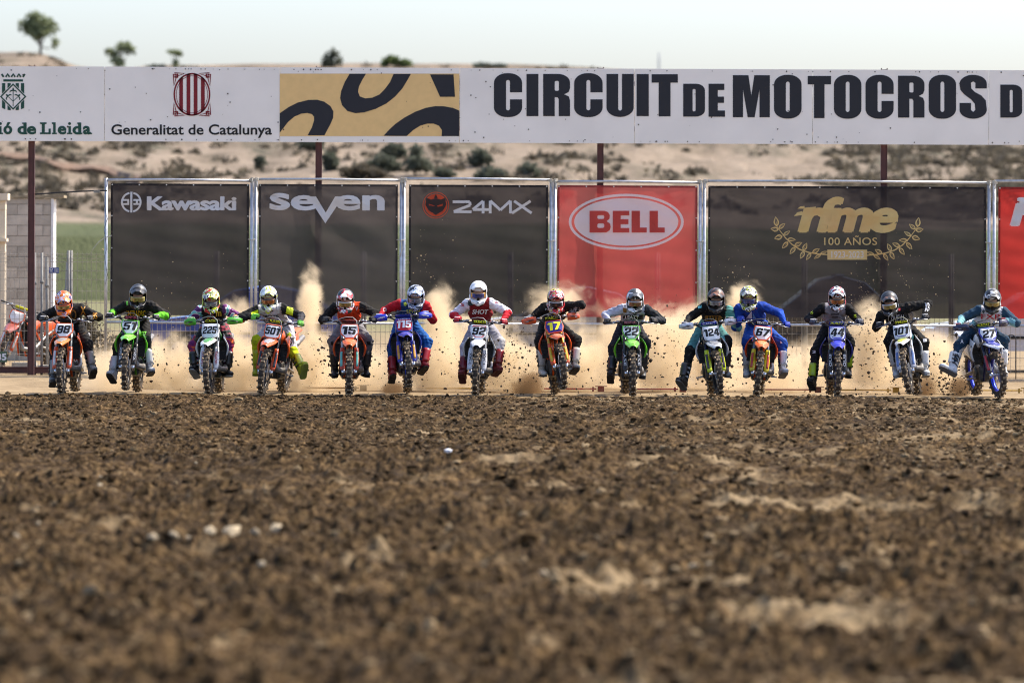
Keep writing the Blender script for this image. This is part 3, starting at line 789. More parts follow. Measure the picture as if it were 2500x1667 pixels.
# condensed block capitals
def letter(ch, x0, y0, x1, y1):
    W = x1 - x0; H = y1 - y0; s = 0.43 * W
    if ch == 'I': return [rect(x0, y0, x1, y1)]
    if ch == 'O': return [[rrect(x0, y0, x1, y1, W * 0.46, H * 0.22), rrect(x0 + s, y0 + H * 0.155, x1 - s, y1 - H * 0.155, W * 0.07, H * 0.05)]]
    if ch == 'D':
        P = [(x0, y0)] + [(x1 - W * 0.42 + W * 0.42 * math.sin(R(a)), y0 + H * 0.2 - H * 0.2 * math.cos(R(a))) for a in range(0, 91, 15)] + \
            [(x1 - W * 0.42 + W * 0.42 * math.cos(R(a)), y1 - H * 0.2 + H * 0.2 * math.sin(R(a))) for a in range(0, 91, 15)] + [(x0, y1)]
        return [[P, rrect(x0 + s, y0 + H * 0.16, x1 - s, y1 - H * 0.16, W * 0.06, H * 0.04)]]
    if ch == 'U':
        P = [(x0, y0), (x0 + s, y0), (x0 + s, y1 - H * 0.2)] + [(x0 + W / 2 - (W / 2 - s) * math.cos(R(a)), y1 - H * 0.2 + H * 0.05 * math.sin(R(a))) for a in range(15, 180, 15)] + \
            [(x1 - s, y1 - H * 0.2), (x1 - s, y0), (x1, y0)] + [(x0 + W / 2 + W / 2 * math.cos(R(a)), y1 - H * 0.22 + H * 0.22 * math.sin(R(a))) for a in range(0, 181, 12)]
        return [P]
    if ch == 'C':
        gy0, gy1 = y0 + H * 0.435, y0 + H * 0.595
        out = [p for p in rrect(x0, y0, x1, y1, W * 0.46, H * 0.22)]
        # right side opening
        top = [(x1, gy0)] + out[0:16]; bot = out[16:32] + [(x1, gy1)]
        inner = [(x1 - s, gy1), (x1 - s, y1 - H * 0.2)] + [(x0 + W / 2 + (W / 2 - s) * math.cos(R(a)), y1 - H * 0.2 + H * 0.045 * math.sin(R(a))) for a in range(20, 180, 20)] + \
            [(x0 + s, y1 - H * 0.2), (x0 + s, y0 + H * 0.2)] + [(x0 + W / 2 - (W / 2 - s) * math.cos(R(a)), y0 + H * 0.2 - H * 0.045 * math.sin(R(a))) for a in range(20, 180, 20)] + [(x1 - s, y0 + H * 0.2), (x1 - s, gy0)]
        return [top + bot + inner]
    if ch == 'T': return [[(x0, y0), (x1, y0), (x1, y0 + H * 0.2), (x0 + W * 0.72, y0 + H * 0.2), (x0 + W * 0.72, y1), (x0 + W * 0.27, y1), (x0 + W * 0.27, y0 + H * 0.2), (x0, y0 + H * 0.2)]]
    if ch == 'E': return [[(x0, y0), (x1 - W * .04, y0), (x1 - W * .04, y0 + H * .19), (x0 + W * .56, y0 + H * .19), (x0 + W * .56, y0 + H * .39), (x1 - W * .06, y0 + H * .39),
                           (x1 - W * .06, y0 + H * .58), (x0 + W * .56, y0 + H * .58), (x0 + W * .56, y0 + H * .81), (x1, y0 + H * .81), (x1, y1), (x0, y1)]]
    if ch == 'M': return [[(x0, y0), (x0 + W * .42, y0), (x0 + W * .5, y0 + H * .48), (x0 + W * .58, y0), (x1, y0), (x1, y1), (x0 + W * .72, y1), (x0 + W * .72, y0 + H * .34),
                           (x0 + W * .59, y1), (x0 + W * .40, y1), (x0 + W * .275, y0 + H * .34), (x0 + W * .275, y1), (x0, y1)]]
    if ch == 'R':
        P = [(x0, y0), (x0 + W * .55, y0)] + [(x0 + W * .55 + W * .45 * math.sin(R(a)), y0 + H * .2 - H * .2 * math.cos(R(a))) for a in range(15, 91, 15)] + \
            [(x1, y0 + H * .34), (x1 - W * .05, y0 + H * .43), (x1 - W * .22, y0 + H * .485), (x1 - W * .05, y0 + H * .53), (x1, y0 + H * .62), (x1, y1), (x0 + W * .58, y1),
             (x0 + W * .58, y0 + H * .6), (x0 + W * .54, y0 + H * .555), (x0 + s, y0 + H * .55), (x0 + s, y1), (x0, y1)]
        return [[P, rrect(x0 + s, y0 + H * .165, x0 + W * .585, y0 + H * .4, W * .05, H * .03)]]
    if ch == 'S':
        cx = (x0 + x1) / 2
        P = [(x1, y0 + H * .31), (x1, y0 + H * .2)] + [(cx + W * .5 * math.cos(R(a)), y0 + H * .2 - H * .2 * math.sin(R(a))) for a in range(10, 180, 14)] + \
            [(x0, y0 + H * .22), (x0 + W * .03, y0 + H * .34), (x0 + W * .16, y0 + H * .44), (x0 + W * .42, y0 + H * .56), (x0 + W * .56, y0 + H * .66), (x0 + W * .58, y0 + H * .80),
             (x0 + W * .5, y0 + H * .845), (x0 + W * .42, y0 + H * .80), (x0 + W * .42, y0 + H * .64), (x0, y0 + H * .64), (x0, y0 + H * .8)] + \
            [(cx - W * .5 * math.cos(R(a)), y1 - H * .2 + H * .2 * math.sin(R(a))) for a in range(10, 180, 14)] + \
            [(x1, y1 - H * .22), (x1 - W * .04, y0 + H * .58), (x1 - W * .2, y0 + H * .47), (x0 + W * .56, y0 + H * .39), (x0 + W * .43, y0 + H * .31), (x0 + W * .42, y0 + H * .18),
             (x0 + W * .5, y0 + H * .15), (x0 + W * .58, y0 + H * .18), (x0 + W * .58, y0 + H * .31)]
        return [P]
B3, B4 = (1140, 150, 3.2667), (1780, 150, 3.2667)
for word, crop in (([('C', 215, 96, 440, 446), ('I', 475, 102, 570, 438), ('R', 608, 102, 822, 438), ('C', 855, 96, 1082, 446), ('U', 1113, 102, 1330, 445), ('I', 1353, 103, 1450, 438), ('T', 1473, 104, 1682, 440)], B3),
                   ([('D', 1725, 180, 1898, 442), ('E', 1927, 180, 2058, 443)], B3),
                   ([('M', 30, 112, 325, 447), ('O', 358, 109, 578, 458), ('T', 627, 118, 813, 454), ('O', 836, 109, 1055, 459), ('C', 1088, 109, 1312, 459), ('R', 1347, 116, 1558, 450), ('O', 1592, 109, 1810, 459), ('S', 1838, 109, 2055, 459)], B4),
                   ([('D', 2163, 187, 2337, 450), ('E', 2365, 187, 2500, 450)], B4)):
    for (ch, x0, y0, x1, y1) in word:
        art('letter', tess(letter(ch, x0, y0, x1, y1)), crop, YB, gantry, INK)
P1 = (640, 160, 4.612)
art('gold_field', tess([rect(198, 94, 2220, 797)]), P1, YB, gantry, GOLD, lift=0.004)
ART = [[(198, 540), (300, 470), (400, 420), (520, 390), (620, 388), (700, 410), (770, 460), (803, 520), (800, 590), (770, 660), (702, 788), (512, 788), (560, 700), (585, 620), (585, 580), (560, 550), (510, 537), (440, 545), (360, 580), (290, 640), (198, 760)],
       [(985, 96), (930, 190), (890, 290), (878, 370), (900, 450), (960, 515), (1050, 540), (1150, 530), (1280, 490), (1400, 430), (1500, 350), (1580, 260), (1640, 160), (1675, 98), (1480, 98), (1440, 190), (1380, 270), (1320, 330), (1240, 365), (1160, 373), (1100, 350), (1080, 300), (1090, 240), (1130, 160), (1170, 96)],
       [(1890, 103), (2155, 103), (2172, 355), (2003, 355)],
       [(2219, 510), (2150, 480), (2050, 462), (1950, 460), (1840, 480), (1720, 525), (1600, 590), (1500, 660), (1430, 725), (1368, 793), (1628, 796), (1700, 730), (1780, 680), (1860, 657), (1930, 657), (1990, 680), (2025, 730), (2020, 797), (2219, 797)]]
for a in ART: art('black_curve', tess([a]), P1, YB, gantry, INK, lift=0.008)
G1 = (0, 150, 3.2667)
art('lettering', put_text('Generalitat de Catalunya', (888, 503, 2168, 612), 0.018), G1, YB, gantry, INK2)
cx, cy = 1531, 265
def bar_clip(xa, xb):
    f = lambda x: 168 * math.sqrt(max(0, 1 - ((x - cx) / 146) ** 2))
    return [(xa, cy - f(xa)), ((xa + xb) / 2, cy - f((xa + xb) / 2)), (xb, cy - f(xb)), (xb, cy + f(xb)), ((xa + xb) / 2, cy + f((xa + xb) / 2)), (xa, cy + f(xa))]
shp = [[ring_pts(cx, cy, 147, 171), ring_pts(cx, cy, 135, 158)], [ring_pts(cx, cy, 127, 150), ring_pts(cx, cy, 123, 146)]]
shp += [bar_clip(*q) for q in ((1430, 1459), (1488, 1518), (1545, 1575), (1603, 1633))]
for sx in (-1, 1):
    for sy in (-1, 1):
        kx, ky = cx + sx * 125, cy + sy * 148
        for a in range(45, 405, 90): shp.append(ring_pts(kx + 12 * math.cos(R(a)), ky + 12 * math.sin(R(a)), 8, 8, 10))
        ex, ey = cx + sx * 148, cy + sy * 171
        shp.append(stroke([(ex - sx * 8, ey), (ex - sx * 45, ey - sy * 1), (ex - sx * 95, ey - sy * 4)], [9, 6, 2]))
        shp.append(stroke([(ex, ey - sy * 8), (ex - sx * 1, ey - sy * 50), (ex - sx * 4, ey - sy * 105)], [9, 6, 2]))
        shp.append(stroke([(ex - sx * 22, ey - sy * 26), (ex - sx * 50, ey - sy * 18), (ex - sx * 84, ey - sy * 8)], [7, 6, 2]))
        shp.append(stroke([(ex - sx * 24, ey - sy * 30), (ex - sx * 16, ey - sy * 60), (ex - sx * 8, ey - sy * 96)], [7, 6, 2]))
art('emblem', merge(*[tess([q]) for q in shp]), G1, YB, gantry, GEN_RED)
L1 = (0, 160, 7.84)
sh = []
for k in range(5):
    xa = 30 + k * 110
for pts_ in ([(32, 168), (70, 225)], [(110, 225), (147, 168), (182, 225)], [(218, 225), (254, 168), (290, 225)], [(328, 225), (363, 168), (398, 225)], [(438, 225), (476, 168)]):
    sh.append(stroke(pts_, 36))
sh.append(rect(64, 270, 440, 312))
ctr = (252, 600); dr = 254
def dia(r_): return [(ctr[0], ctr[1] - r_), (ctr[0] + r_, ctr[1]), (ctr[0], ctr[1] + r_), (ctr[0] - r_, ctr[1])]
sh.append([dia(254), dia(218)])
for (xa, xb) in ((40, 102), (144, 206), (300, 362), (402, 464)):
    f = lambda x: max(0, 254 - abs(x - ctr[0]) + 14)
    sh.append([(xa, 342), (xb, 342), (xb, max(342, 600 - f(xb))), (xa, max(342, 600 - f(xa)))])
    g_ = lambda x: 862 - 46 * (abs(x - 252) / 212) ** 2.5
    sh.append([(xa, 600 + f(xa)), (xb, 600 + f(xb)), (xb, max(600 + f(xb) + 1, g_(xb))), (xa, max(600 + f(xa) + 1, g_(xa)))])
sh.append(stroke([(252, 470), (252, 785)], 14)); sh.append(stroke([(252, 690), (160, 600)], 12)); sh.append(stroke([(252, 690), (345, 600)], 12))
for (fx, fy, an) in ((252, 480, 0), (150, 590, -45), (352, 590, 45)):
    ca, sa = math.cos(R(an)), math.sin(R(an)); T_ = lambda x, y: (fx + x * ca - y * sa, fy + x * sa + y * ca)
    sh.append([T_(x, y) for x, y in ((0, -58), (16, -30), (16, 10), (-16, 10), (-16, -30))])
    for s_ in (-1, 1): sh.append(stroke([T_(s_ * 8, 2), T_(s_ * 34, 4), T_(s_ * 56, 16), T_(s_ * 66, 42)], [14, 26, 24, 6]))
art('emblem', merge(*[tess([q]) for q in sh]), L1, YB, gantry, LL_GREEN)
lt = [put_text('ó', (66, 1088, 236, 1322), 0.05), put_text('de', (334, 1094, 692, 1324), 0.05), put_text('e', (1105, 1158, 1270, 1324), .06), put_text('d', (1388, 1094, 1556, 1324), .05), put_text('a', (1588, 1158, 1738, 1324), .06), put_text('Diputac', (-1400, 1090, -70, 1385), 0.05)]
bits = [rect(800, 1092, 858, 1318), rect(765, 1092, 800, 1124), rect(858, 1092, 892, 1124), rect(765, 1284, 800, 1318), rect(858, 1284, 972, 1318), rect(930, 1212, 972, 1284),
        rect(1018, 1092, 1066, 1318), rect(993, 1092, 1018, 1124), rect(993, 1290, 1018, 1318), rect(1066, 1290, 1090, 1318),
        rect(1310, 1165, 1358, 1318), rect(1285, 1165, 1310, 1192), rect(1283, 1290, 1310, 1318), rect(1358, 1290, 1385, 1318), ring_pts(1332, 1115, 28, 28, 16),
        rect(-14, 1165, 30, 1318), rect(-40, 1165, -14, 1192), rect(-45, 1290, -14, 1318), rect(30, 1290, 58, 1318), ring_pts(8, 1115, 30, 28, 16)]
for bt in bits: lt.append(tess([bt]))
for (xa, ya, xb, yb) in ((1545, 1290, 1576, 1318), (1480, 1096, 1512, 1122), (1722, 1290, 1762, 1318), (425, 1096, 470, 1122), (478, 1290, 526, 1316)):
    lt.append(([(p[0], p[1], 0.006) for p in rect(xa, ya, xb, yb)], [(0, 1, 2, 3)]))
art('lettering', merge(*lt), L1, YB, gantry, LL_GREEN)

# ------------------------------------------------------------------ tube frames and advertising banners
GALV = mat('galvanised_tube', (0.50, 0.51, 0.53), 0.42, metal=0.75, var=0.2, scale=12)
TIE = mat('tie_strap', (0.45, 0.42, 0.35), 0.8, var=0.2)
EYE = mat('eyelet', (0.62, 0.6, 0.56), 0.4, metal=0.6)
YF = 12.42
TOPPY = 440.5
zr_top = pt(1250, TOPPY, YF).z; zr_bot = pt(1250, 790, YF).z
bz1 = pt(1250, 452.0, YF).z; bz0 = pt(1250, 773.0, YF).z
BAN = [('Kawasaki', 270, 608, 258.5, 614.5, (55, 51, 52)), ('seven', 631.5, 971, 624, 979.5, (67, 63, 63)), ('24MX', 998, 1338, 986, 1345.5, (53, 49, 50)),
       ('BELL', 1360.5, 1702.5, 1354.5, 1709.5, (178, 74, 71)), ('rfme', 1728.6, 2407.5, 1719.5, 2415, (53, 49, 50)), ('red', 2437, 2790, 2427.5, 2798, (172, 52, 48))]
LABS = {'Kawasaki': 'dark grey mesh banner with white lettering and a round crossed emblem',
        'seven': 'wrinkled dark mesh banner with a white word whose V drops low',
        '24MX': 'dark mesh banner with an orange round face emblem and white 24MX lettering',
        'BELL': 'red mesh banner with a white oval and red block capitals',
        'rfme': 'wide dark mesh banner with gold lettering inside a laurel wreath',
        'red': 'bright red banner with a white slanted capital, cut by the picture edge'}
banners = {}
def cloth_fn(i, xa, xb):
    amp = 0.028 if i == 1 else (0.012 if i == 3 else 0.024)
    def f(x, z):
        u = (x - xa) / (xb - xa); v = (bz1 - z) / (bz1 - bz0)
        e_ = max(0.0, min(1.0, min(u, 1 - u) * 12, v * 14)) 
        y = 0.010 * math.sin(x * 5.1 + z * 2.3 + i) + 0.006 * math.sin(x * 13 - z * 9 + 2 * i) + 0.004 * math.sin(x * 3 + z * 21 + i)
        if i == 1:
            y += 0.034 * math.sin((x * 4 + z * 6.5) * 1.3) * math.exp(-((u - 0.6) ** 2 * 5 + (v - 0.32) ** 2 * 14)) + 0.016 * math.sin(x * 22 + z * 26) * math.exp(-(u ** 2 + v ** 2) * 22)
        y += 0.014 * math.sin(math.atan2(v + 0.02, u + 0.02) * 16) * math.exp(-(u * u + v * v) * 30) + 0.014 * math.sin(math.atan2(v + 0.02, 1.02 - u) * 16) * math.exp(-((1 - u) ** 2 + v * v) * 30)
        return YF + 0.0 + y * (0.25 + 0.75 * e_) * (amp / 0.013 if i != 1 else 1.0) - 0.035 * math.sin(math.pi * min(1, max(0, u))) * math.sin(math.pi * min(1, max(0, v)))
    return f
for i, (nm, xa, xb, pa, pb, colr) in enumerate(BAN):
    s = S_at(YF); X0, X1 = (xa - HX) / s, (xb - HX) / s
    fn = cloth_fn(i, X0, X1)
    root = empty('advertising_banner', ((X0 + X1) / 2, YF, bz0)); banners[nm] = (root, fn)
    tag(root, LABS[nm], 'banner', 'advertising banners along the start fence')
    T = Matrix.Translation(-root.location)
    nx = int((X1 - X0) / 0.05); nz = 44
    V = [(X0 + (X1 - X0) * a / nx, fn(X0 + (X1 - X0) * a / nx, bz0 + (bz1 - bz0) * c / nz), bz0 + (bz1 - bz0) * c / nz) for a in range(nx + 1) for c in range(nz + 1)]
    F = [(a * (nz + 1) + c, (a + 1) * (nz + 1) + c, (a + 1) * (nz + 1) + c + 1, a * (nz + 1) + c + 1) for a in range(nx) for c in range(nz)]
    link('cloth', mesh('cloth', V, F, True), root, fabric('banner_' + nm, colr, 0.07 if nm not in ('red', 'BELL') else (0.03 if nm == 'red' else 0.09), 0.5), T)
    hem = MB()
    for (ha, hb, hc, hd) in ((X0, X1, bz1 - 0.035, bz1), (X0, X0 + 0.035, bz0, bz1), (X1 - 0.035, X1, bz0, bz1)):
        n_ = 14
        for k in range(n_):
            if hb - ha > 0.1:
                q0 = ha + (hb - ha) * k / n_; q1 = ha + (hb - ha) * (k + 1) / n_; hem.add([(q0, fn(q0, hc) - .003, hc), (q1, fn(q1, hc) - .003, hc), (q1, fn(q1, hd) - .003, hd), (q0, fn(q0, hd) - .003, hd)], [(0, 1, 2, 3)])
            else:
                q0 = hc + (hd - hc - 0.036) * k / n_; q1 = hc + (hd - hc - 0.036) * (k + 1) / n_; hem.add([(ha, fn(ha, q0) - .003, q0), (hb, fn(hb, q0) - .003, q0), (hb, fn(hb, q1) - .003, q1), (ha, fn(ha, q1) - .003, q1)], [(0, 1, 2, 3)])
    hc_ = tuple(int(q * 0.78) for q in colr)
    hem.build('hem', cmat(hc_, 'cloth'), root, matrix=T)
    n_e = max(4, int((X1 - X0) / 0.47))
    for k in range(n_e + 1):
        x_ = X0 + 0.025 + (X1 - X0 - 0.05) * k / n_e
        mb = MB(); mb.tube([(x_, fn(x_, bz1 - 0.02) - 0.004, bz1 - 0.02), (x_, fn(x_, bz1 - 0.02) - 0.010, bz1 - 0.02)], 0.012, 8); mb.build('eyelet', EYE, root, matrix=T)
    for k in range(1, 4):
        for x_ in (X0 + 0.02, X1 - 0.02):
            z_ = bz1 - (bz1 - bz0) * k / 4 * 0.98
            mb = MB(); mb.tube([(x_, fn(x_, z_) - 0.004, z_), (x_, fn(x_, z_) - 0.010, z_)], 0.011, 8); mb.build('eyelet', EYE, root, matrix=T)
    # its tube frame
    fr = empty('tube_frame', ((pa + pb) / 2 / s - HX / s, YF + 0.028, 0))
    tag(fr, 'galvanised tube frame holding the ' + {'Kawasaki': 'dark banner with the round crossed emblem', 'seven': 'banner with the dropped white V', '24MX': 'banner with the orange face emblem', 'BELL': 'red banner with the white oval', 'rfme': 'wide gold wreath banner', 'red': 'bright red banner'}[nm], 'frame', 'galvanised frames of the banners')
    T2 = Matrix.Translation(-fr.location)
    xa_, xb_ = (pa - HX) / s, (pb - HX) / s
    for x_ in (xa_, xb_):
        mb = MB(); mb.tube([(x_, YF + 0.028, -0.05), (x_, YF + 0.028, zr_top + 0.01)], 0.0265, 10); mb.build('pole', GALV, fr, True, T2)
    dz = 0.018 * ((i % 3) - 1)
    mb = MB(); mb.tube([(xa_, YF + 0.028, zr_top + dz), (xa_ + 0.45 * (xb_ - xa_), YF + 0.028, zr_top + dz + 0.006), (xb_, YF + 0.028, zr_top + dz - 0.01)], 0.0235, 10); mb.build('top_rail', GALV, fr, True, T2)
    mb = MB(); mb.tube([(xa_, YF + 0.028, zr_bot), (xb_, YF + 0.028, zr_bot - 0.01)], 0.022, 10); mb.build('bottom_rail', GALV, fr, True, T2)
    # lashings
    for x_ in ([xa_, xb_] if i else [xb_]):
        mb = MB()
        for k in range(5):
            a = rnd.uniform(-1, 1); mb.tube([(x_ - 0.05, YF - 0.0, zr_top + 0.02 * a), (x_, YF - 0.012, zr_top + 0.03 - 0.02 * k), (x_ + 0.05, YF - 0.0, zr_top - 0.03 * a)], 0.007, 5)
        mb.tube([(x_, YF - 0.01, zr_top), (x_ + 0.02, YF - 0.02, zr_top - 0.12), (x_ + 0.035, YF - 0.015, zr_top - 0.26)], [0.008, 0.008, 0.004], 5)
        mb.build('lashing', TIE, fr, True, T2)
    zt = bz1 - (bz1 - bz0) * (0.42)
    mb = MB(); mb.tube([(X1 - 0.02, YF - 0.012, zt), (xb_, YF - 0.02, zt - 0.01), (xb_ + 0.06, YF - 0.012, zt)], 0.009, 5)
    mb.tube([(xb_, YF - 0.02, zt - 0.01), (xb_ + 0.01, YF - 0.03, zt - 0.16), (xb_ - 0.02, YF - 0.02, zt - 0.30)], [0.01, 0.01, 0.005], 5)
    mb.build('tie_strap', TIE, fr, True, T2)

def bart(name, nm, vf, crop, m, lift=0.006):
    root, fn = banners[nm]
    return art(name, vf, crop, YF, root, m, fn, lift)
def prn(name, rgb, tr=0.38): return fabric('ink_' + name, rgb, 0.025, tr)
W_INK = prn('white', (240, 238, 238)); OR_INK = prn('orange', (206, 88, 62)); RED_INK = prn('red', (196, 84, 78)); GOLD_INK = prn('gold', (240, 198, 138)); DK_INK = prn('dark', (72, 66, 66))
K5 = (0, 420, 2.9031); K2 = (280, 450, 3.4588)
bart('lettering', 'Kawasaki', put_text('Kawasaki', (272, 102, 1028, 222), 0.055, spacing=0.95), K2, W_INK)
q = (141, 152); shp = []
for s_ in (1, -1):
    a0, a1 = (-78, 78) if s_ == 1 else (102, 258)
    shp.append(ring_pts(q[0], q[1], 87, 87, 24, a0, a1) + ring_pts(q[0], q[1], 71, 71, 24, a0, a1)[::-1])
    X_ = lambda v: q[0] + s_ * v
    shp += [rect(X_(18), 126, X_(78), 141), rect(X_(18), 160, X_(78), 175), rect(X_(18), 141, X_(34), 160) if s_ < 0 else rect(X_(40), 141, X_(56), 160)]
shp.append(rect(132, 64, 150, 239))
bart('emblem', 'Kawasaki', merge(*[tess([p]) for p in shp]), K2, W_INK)
sv = [put_text('s', (1308, 74, 1482, 220), 0.05), put_text('e', (1486, 92, 1702, 222), 0.045), put_text('e', (1862, 92, 2076, 222), 0.045), put_text('n', (2090, 92, 2280, 222), 0.05),
      tess([[(1630, 104), (1700, 104), (1782, 240), (1862, 104), (1930, 104), (1780, 330)]])]
bart('lettering', 'seven', merge(*sv), K2, W_INK)
K6 = (600, 420, 3.1784)
segs = []
for pl_ in ([(1606, 232), (1738, 232), (1742, 258), (1614, 308), (1752, 310)], [(1842, 322), (1842, 226), (1762, 292), (1888, 292)], [(1897, 322), (1897, 224), (1976, 296), (2054, 224), (2054, 322)], [(2082, 226), (2218, 320)], [(2210, 226), (2066, 320)]):
    for a_, b_ in zip(pl_[:-1], pl_[1:]):
        v_, f_ = tess([stroke([a_, b_], 21)]); segs.append(([(p[0], p[1], 0.0006 * len(segs)) for p in v_], f_))
bart('lettering', '24MX', merge(*segs), K6, W_INK)
e6 = (1475, 258)
bart('emblem_ring', '24MX', tess([[ring_pts(*e6, 103, 103), ring_pts(*e6, 97, 97)]]), K6, OR_INK)
bart('emblem_disc', '24MX', tess([ring_pts(*e6, 88, 88)]), K6, OR_INK)
bart('emblem_mask', '24MX', merge(tess([[(1475, 205), (1515, 215), (1548, 200), (1556, 255), (1530, 300), (1475, 335), (1420, 300), (1394, 255), (1402, 200), (1435, 215)]]), tess([[(1475, 170), (1490, 205), (1460, 205)]])), K6, DK_INK, 0.010)
bart('emblem_eye', '24MX', merge(tess([[(1420, 248), (1465, 262), (1460, 270), (1424, 264)]]), tess([[(1530, 248), (1485, 262), (1490, 270), (1526, 264)]])), K6, OR_INK, 0.014)
K7 = (1300, 420, 3.92); c7 = (897, 478)
bart('oval_ring', 'BELL', tess([[ring_pts(*c7, 550, 268, 64), ring_pts(*c7, 524, 244, 64)]]), K7, W_INK)
bart('oval', 'BELL', tess([ring_pts(*c7, 498, 228, 64)]), K7, W_INK)
bl = []
for ch, xa, xb in (('B', 546, 748), ('E', 768, 926), ('L', 948, 1093), ('L', 1120, 1265)):
    if ch == 'L': bl.append(tess([[(xa, 372), (xa + 80, 372), (xa + 80, 532), (xb, 532), (xb, 580), (xa, 580)]]))
    if ch == 'E': bl.append(tess([[(xa, 372), (xb, 372), (xb, 416), (xa + 76, 416), (xa + 76, 452), (xb - 8, 452), (xb - 8, 500), (xa + 76, 500), (xa + 76, 536), (xb, 536), (xb, 580), (xa, 580)]]))
    if ch == 'B': bl.append(tess([[[(xa, 372), (xb - 60, 372), (xb - 25, 385), (xb - 8, 415), (xb - 12, 448), (xb - 40, 472), (xb - 8, 492), (xb, 525), (xb - 10, 558), (xb - 40, 578), (xb - 70, 580), (xa, 580)], rrect(xa + 74, 414, xa + 140, 450, 14), rrect(xa + 74, 492, xa + 140, 536, 16)]]))
bart('lettering', 'BELL', merge(*bl), K7, RED_INK, 0.016)
K8 = (1860, 420, 3.675)
rf = [put_text('rfme', (318, 222, 1224, 548), 0.06, 0.22, 0.86)]
rf += [tess([[(288, 396), (318, 362), (362, 352), (362, 388)]]), tess([[(318, 330), (345, 310), (382, 306), (382, 330)]]), tess([[(380, 322), (484, 312), (478, 338), (380, 352)]]), tess([[(362, 360), (470, 345), (440, 390), (362, 388)]])]
bart('lettering', 'rfme', merge(*rf), K8, GOLD_INK)
bart('motto', 'rfme', put_text('100 AÑOS', (557, 572, 1032, 656), 0.004, 0, 1.05), K8, GOLD_INK)
bart('ribbon', 'rfme', tess([rect(586, 697, 943, 787)]), K8, GOLD_INK)
bart('ribbon_date', 'rfme', put_text('1923-2023', (622, 712, 912, 770), 0.004), K8, W_INK, 0.010)
def lens(p0, p1, wd, n=7):
    a, b_ = Vector(p0), Vector(p1); d = b_ - a; nn = Vector((-d.y, d.x)).normalized() * wd
    up = [a + d * (k / n) + nn * math.sin(math.pi * (k / n) ** 0.8) for k in range(n + 1)]; dn = [a + d * (k / n) - nn * math.sin(math.pi * (k / n) ** 0.8) for k in range(n + 1)]
    return [tuple(v) for v in up] + [tuple(v) for v in dn[::-1][1:-1]]
stem = [(588, 742), (500, 735), (420, 722), (340, 695), (270, 650), (210, 590), (165, 530), (135, 490)]
for side in (0, 1):
    f = (lambda x: x) if not side else (lambda x: 1529 - x)
    g_ = (lambda y: y) if not side else (lambda y: y + 6)
    outl, core = [], []
    outl.append(tess([stroke([(f(x), g_(y)) for x, y in stem], [9, 10, 11, 11, 10, 8, 6, 5])]))
    tips = [((135, 490), (122, 400), 24), ((150, 510), (186, 480), 18), ((150, 520), (78, 508), 22), ((190, 570), (212, 556), 16), ((185, 575), (110, 598), 24), ((225, 605), (258, 606), 18), ((235, 625), (180, 688), 20),
            ((290, 664), (330, 646), 20), ((300, 672), (250, 738), 20), ((370, 706), (390, 664), 20), ((380, 710), (348, 770), 20), ((450, 728), (500, 698), 20), ((440, 726), (410, 770), 17), ((530, 738), (475, 772), 14), ((520, 734), (585, 712), 12)]
    ex = {0: (122, 400), 3: (210, 556)}
    for (p0, p1, w_) in tips:
        d = Vector(p1) - Vector(p0)
        L_ = d.length
        if L_ < 70: p1 = tuple(Vector(p0) + d * (78 / L_))
        outl.append(tess([[[(f(x), g_(y)) for x, y in lens(p0, p1, w_)], [(f(x), g_(y)) for x, y in lens(tuple(Vector(p0).lerp(Vector(p1), 0.12)), tuple(Vector(p0).lerp(Vector(p1), 0.90)), w_ * 0.5)]]]))
        core.append(tess([stroke([(f(p0[0]), g_(p0[1])), (f(p0[0] * .3 + p1[0] * .7), g_(p0[1] * .3 + p1[1] * .7))], [5, 1])]))
    bart('laurel_branch', 'rfme', merge(*(outl + core)), K8, GOLD_INK)
bart('lettering', 'red', put_text('R', (2222, 228, 2520, 488), 0.06, 0.2), K8, W_INK)

# ratchet strap between the first post and the first frame, with its loose end
root = empty('ratchet_strap', pt(160, 470, 12.5)); T = Matrix.Translation(-root.location)
BLK = mat('black_webbing', (0.03, 0.03, 0.032), 0.8)
mb = MB(); pl = [pt(68, 475, 12.6), pt(82, 475, 12.6), pt(150, 470, 12.5), pt(230, 466, 12.45), pt(262, 465.5, 12.42)]
mb.loft([[p + Vector((0, 0, 0.012)), p + Vector((0, 0.004, 0)), p - Vector((0, 0, 0.012)), p - Vector((0, 0.004, 0))] for p in pl]); mb.build('webbing', BLK, root, matrix=T)
mb = MB(); c_ = pt(236, 468, 12.42); mb.box(c_, (0.10, 0.03, 0.04)); mb.box(c_ + Vector((0.03, -0.02, 0.01)), (0.05, 0.03, 0.03)); mb.build('ratchet', mat('ratchet_steel', (0.25, 0.24, 0.22), 0.4, 0.8), root, matrix=T)
mb = MB(); mb.tube([pt(245, 469, 12.38), pt(252, 482, 12.38), pt(256, 505, 12.38), pt(262, 535, 12.38), pt(254, 560, 12.38), pt(261, 606, 12.38), pt(255, 626, 12.38), pt(262, 670, 12.38), pt(258, 694, 12.38)], 0.010, 5, flat=0.4); mb.build('loose_end', BLK, root, True, T)
tag(root, 'black ratchet strap tied from the rusty post to the first banner pole', 'strap')
mb = MB(); mb.tube([pt(273, 575, 12.38), pt(255, 581, 12.38), pt(240, 592, 12.38), pt(228, 607, 12.38), pt(219, 623, 12.38)], [0.008, 0.008, 0.007, 0.006, 0.003], 5)
o = mb.build('cable_tie', TIE, None, True); tag(o, 'long pale cable tie sticking out from the first banner pole', 'cable tie')
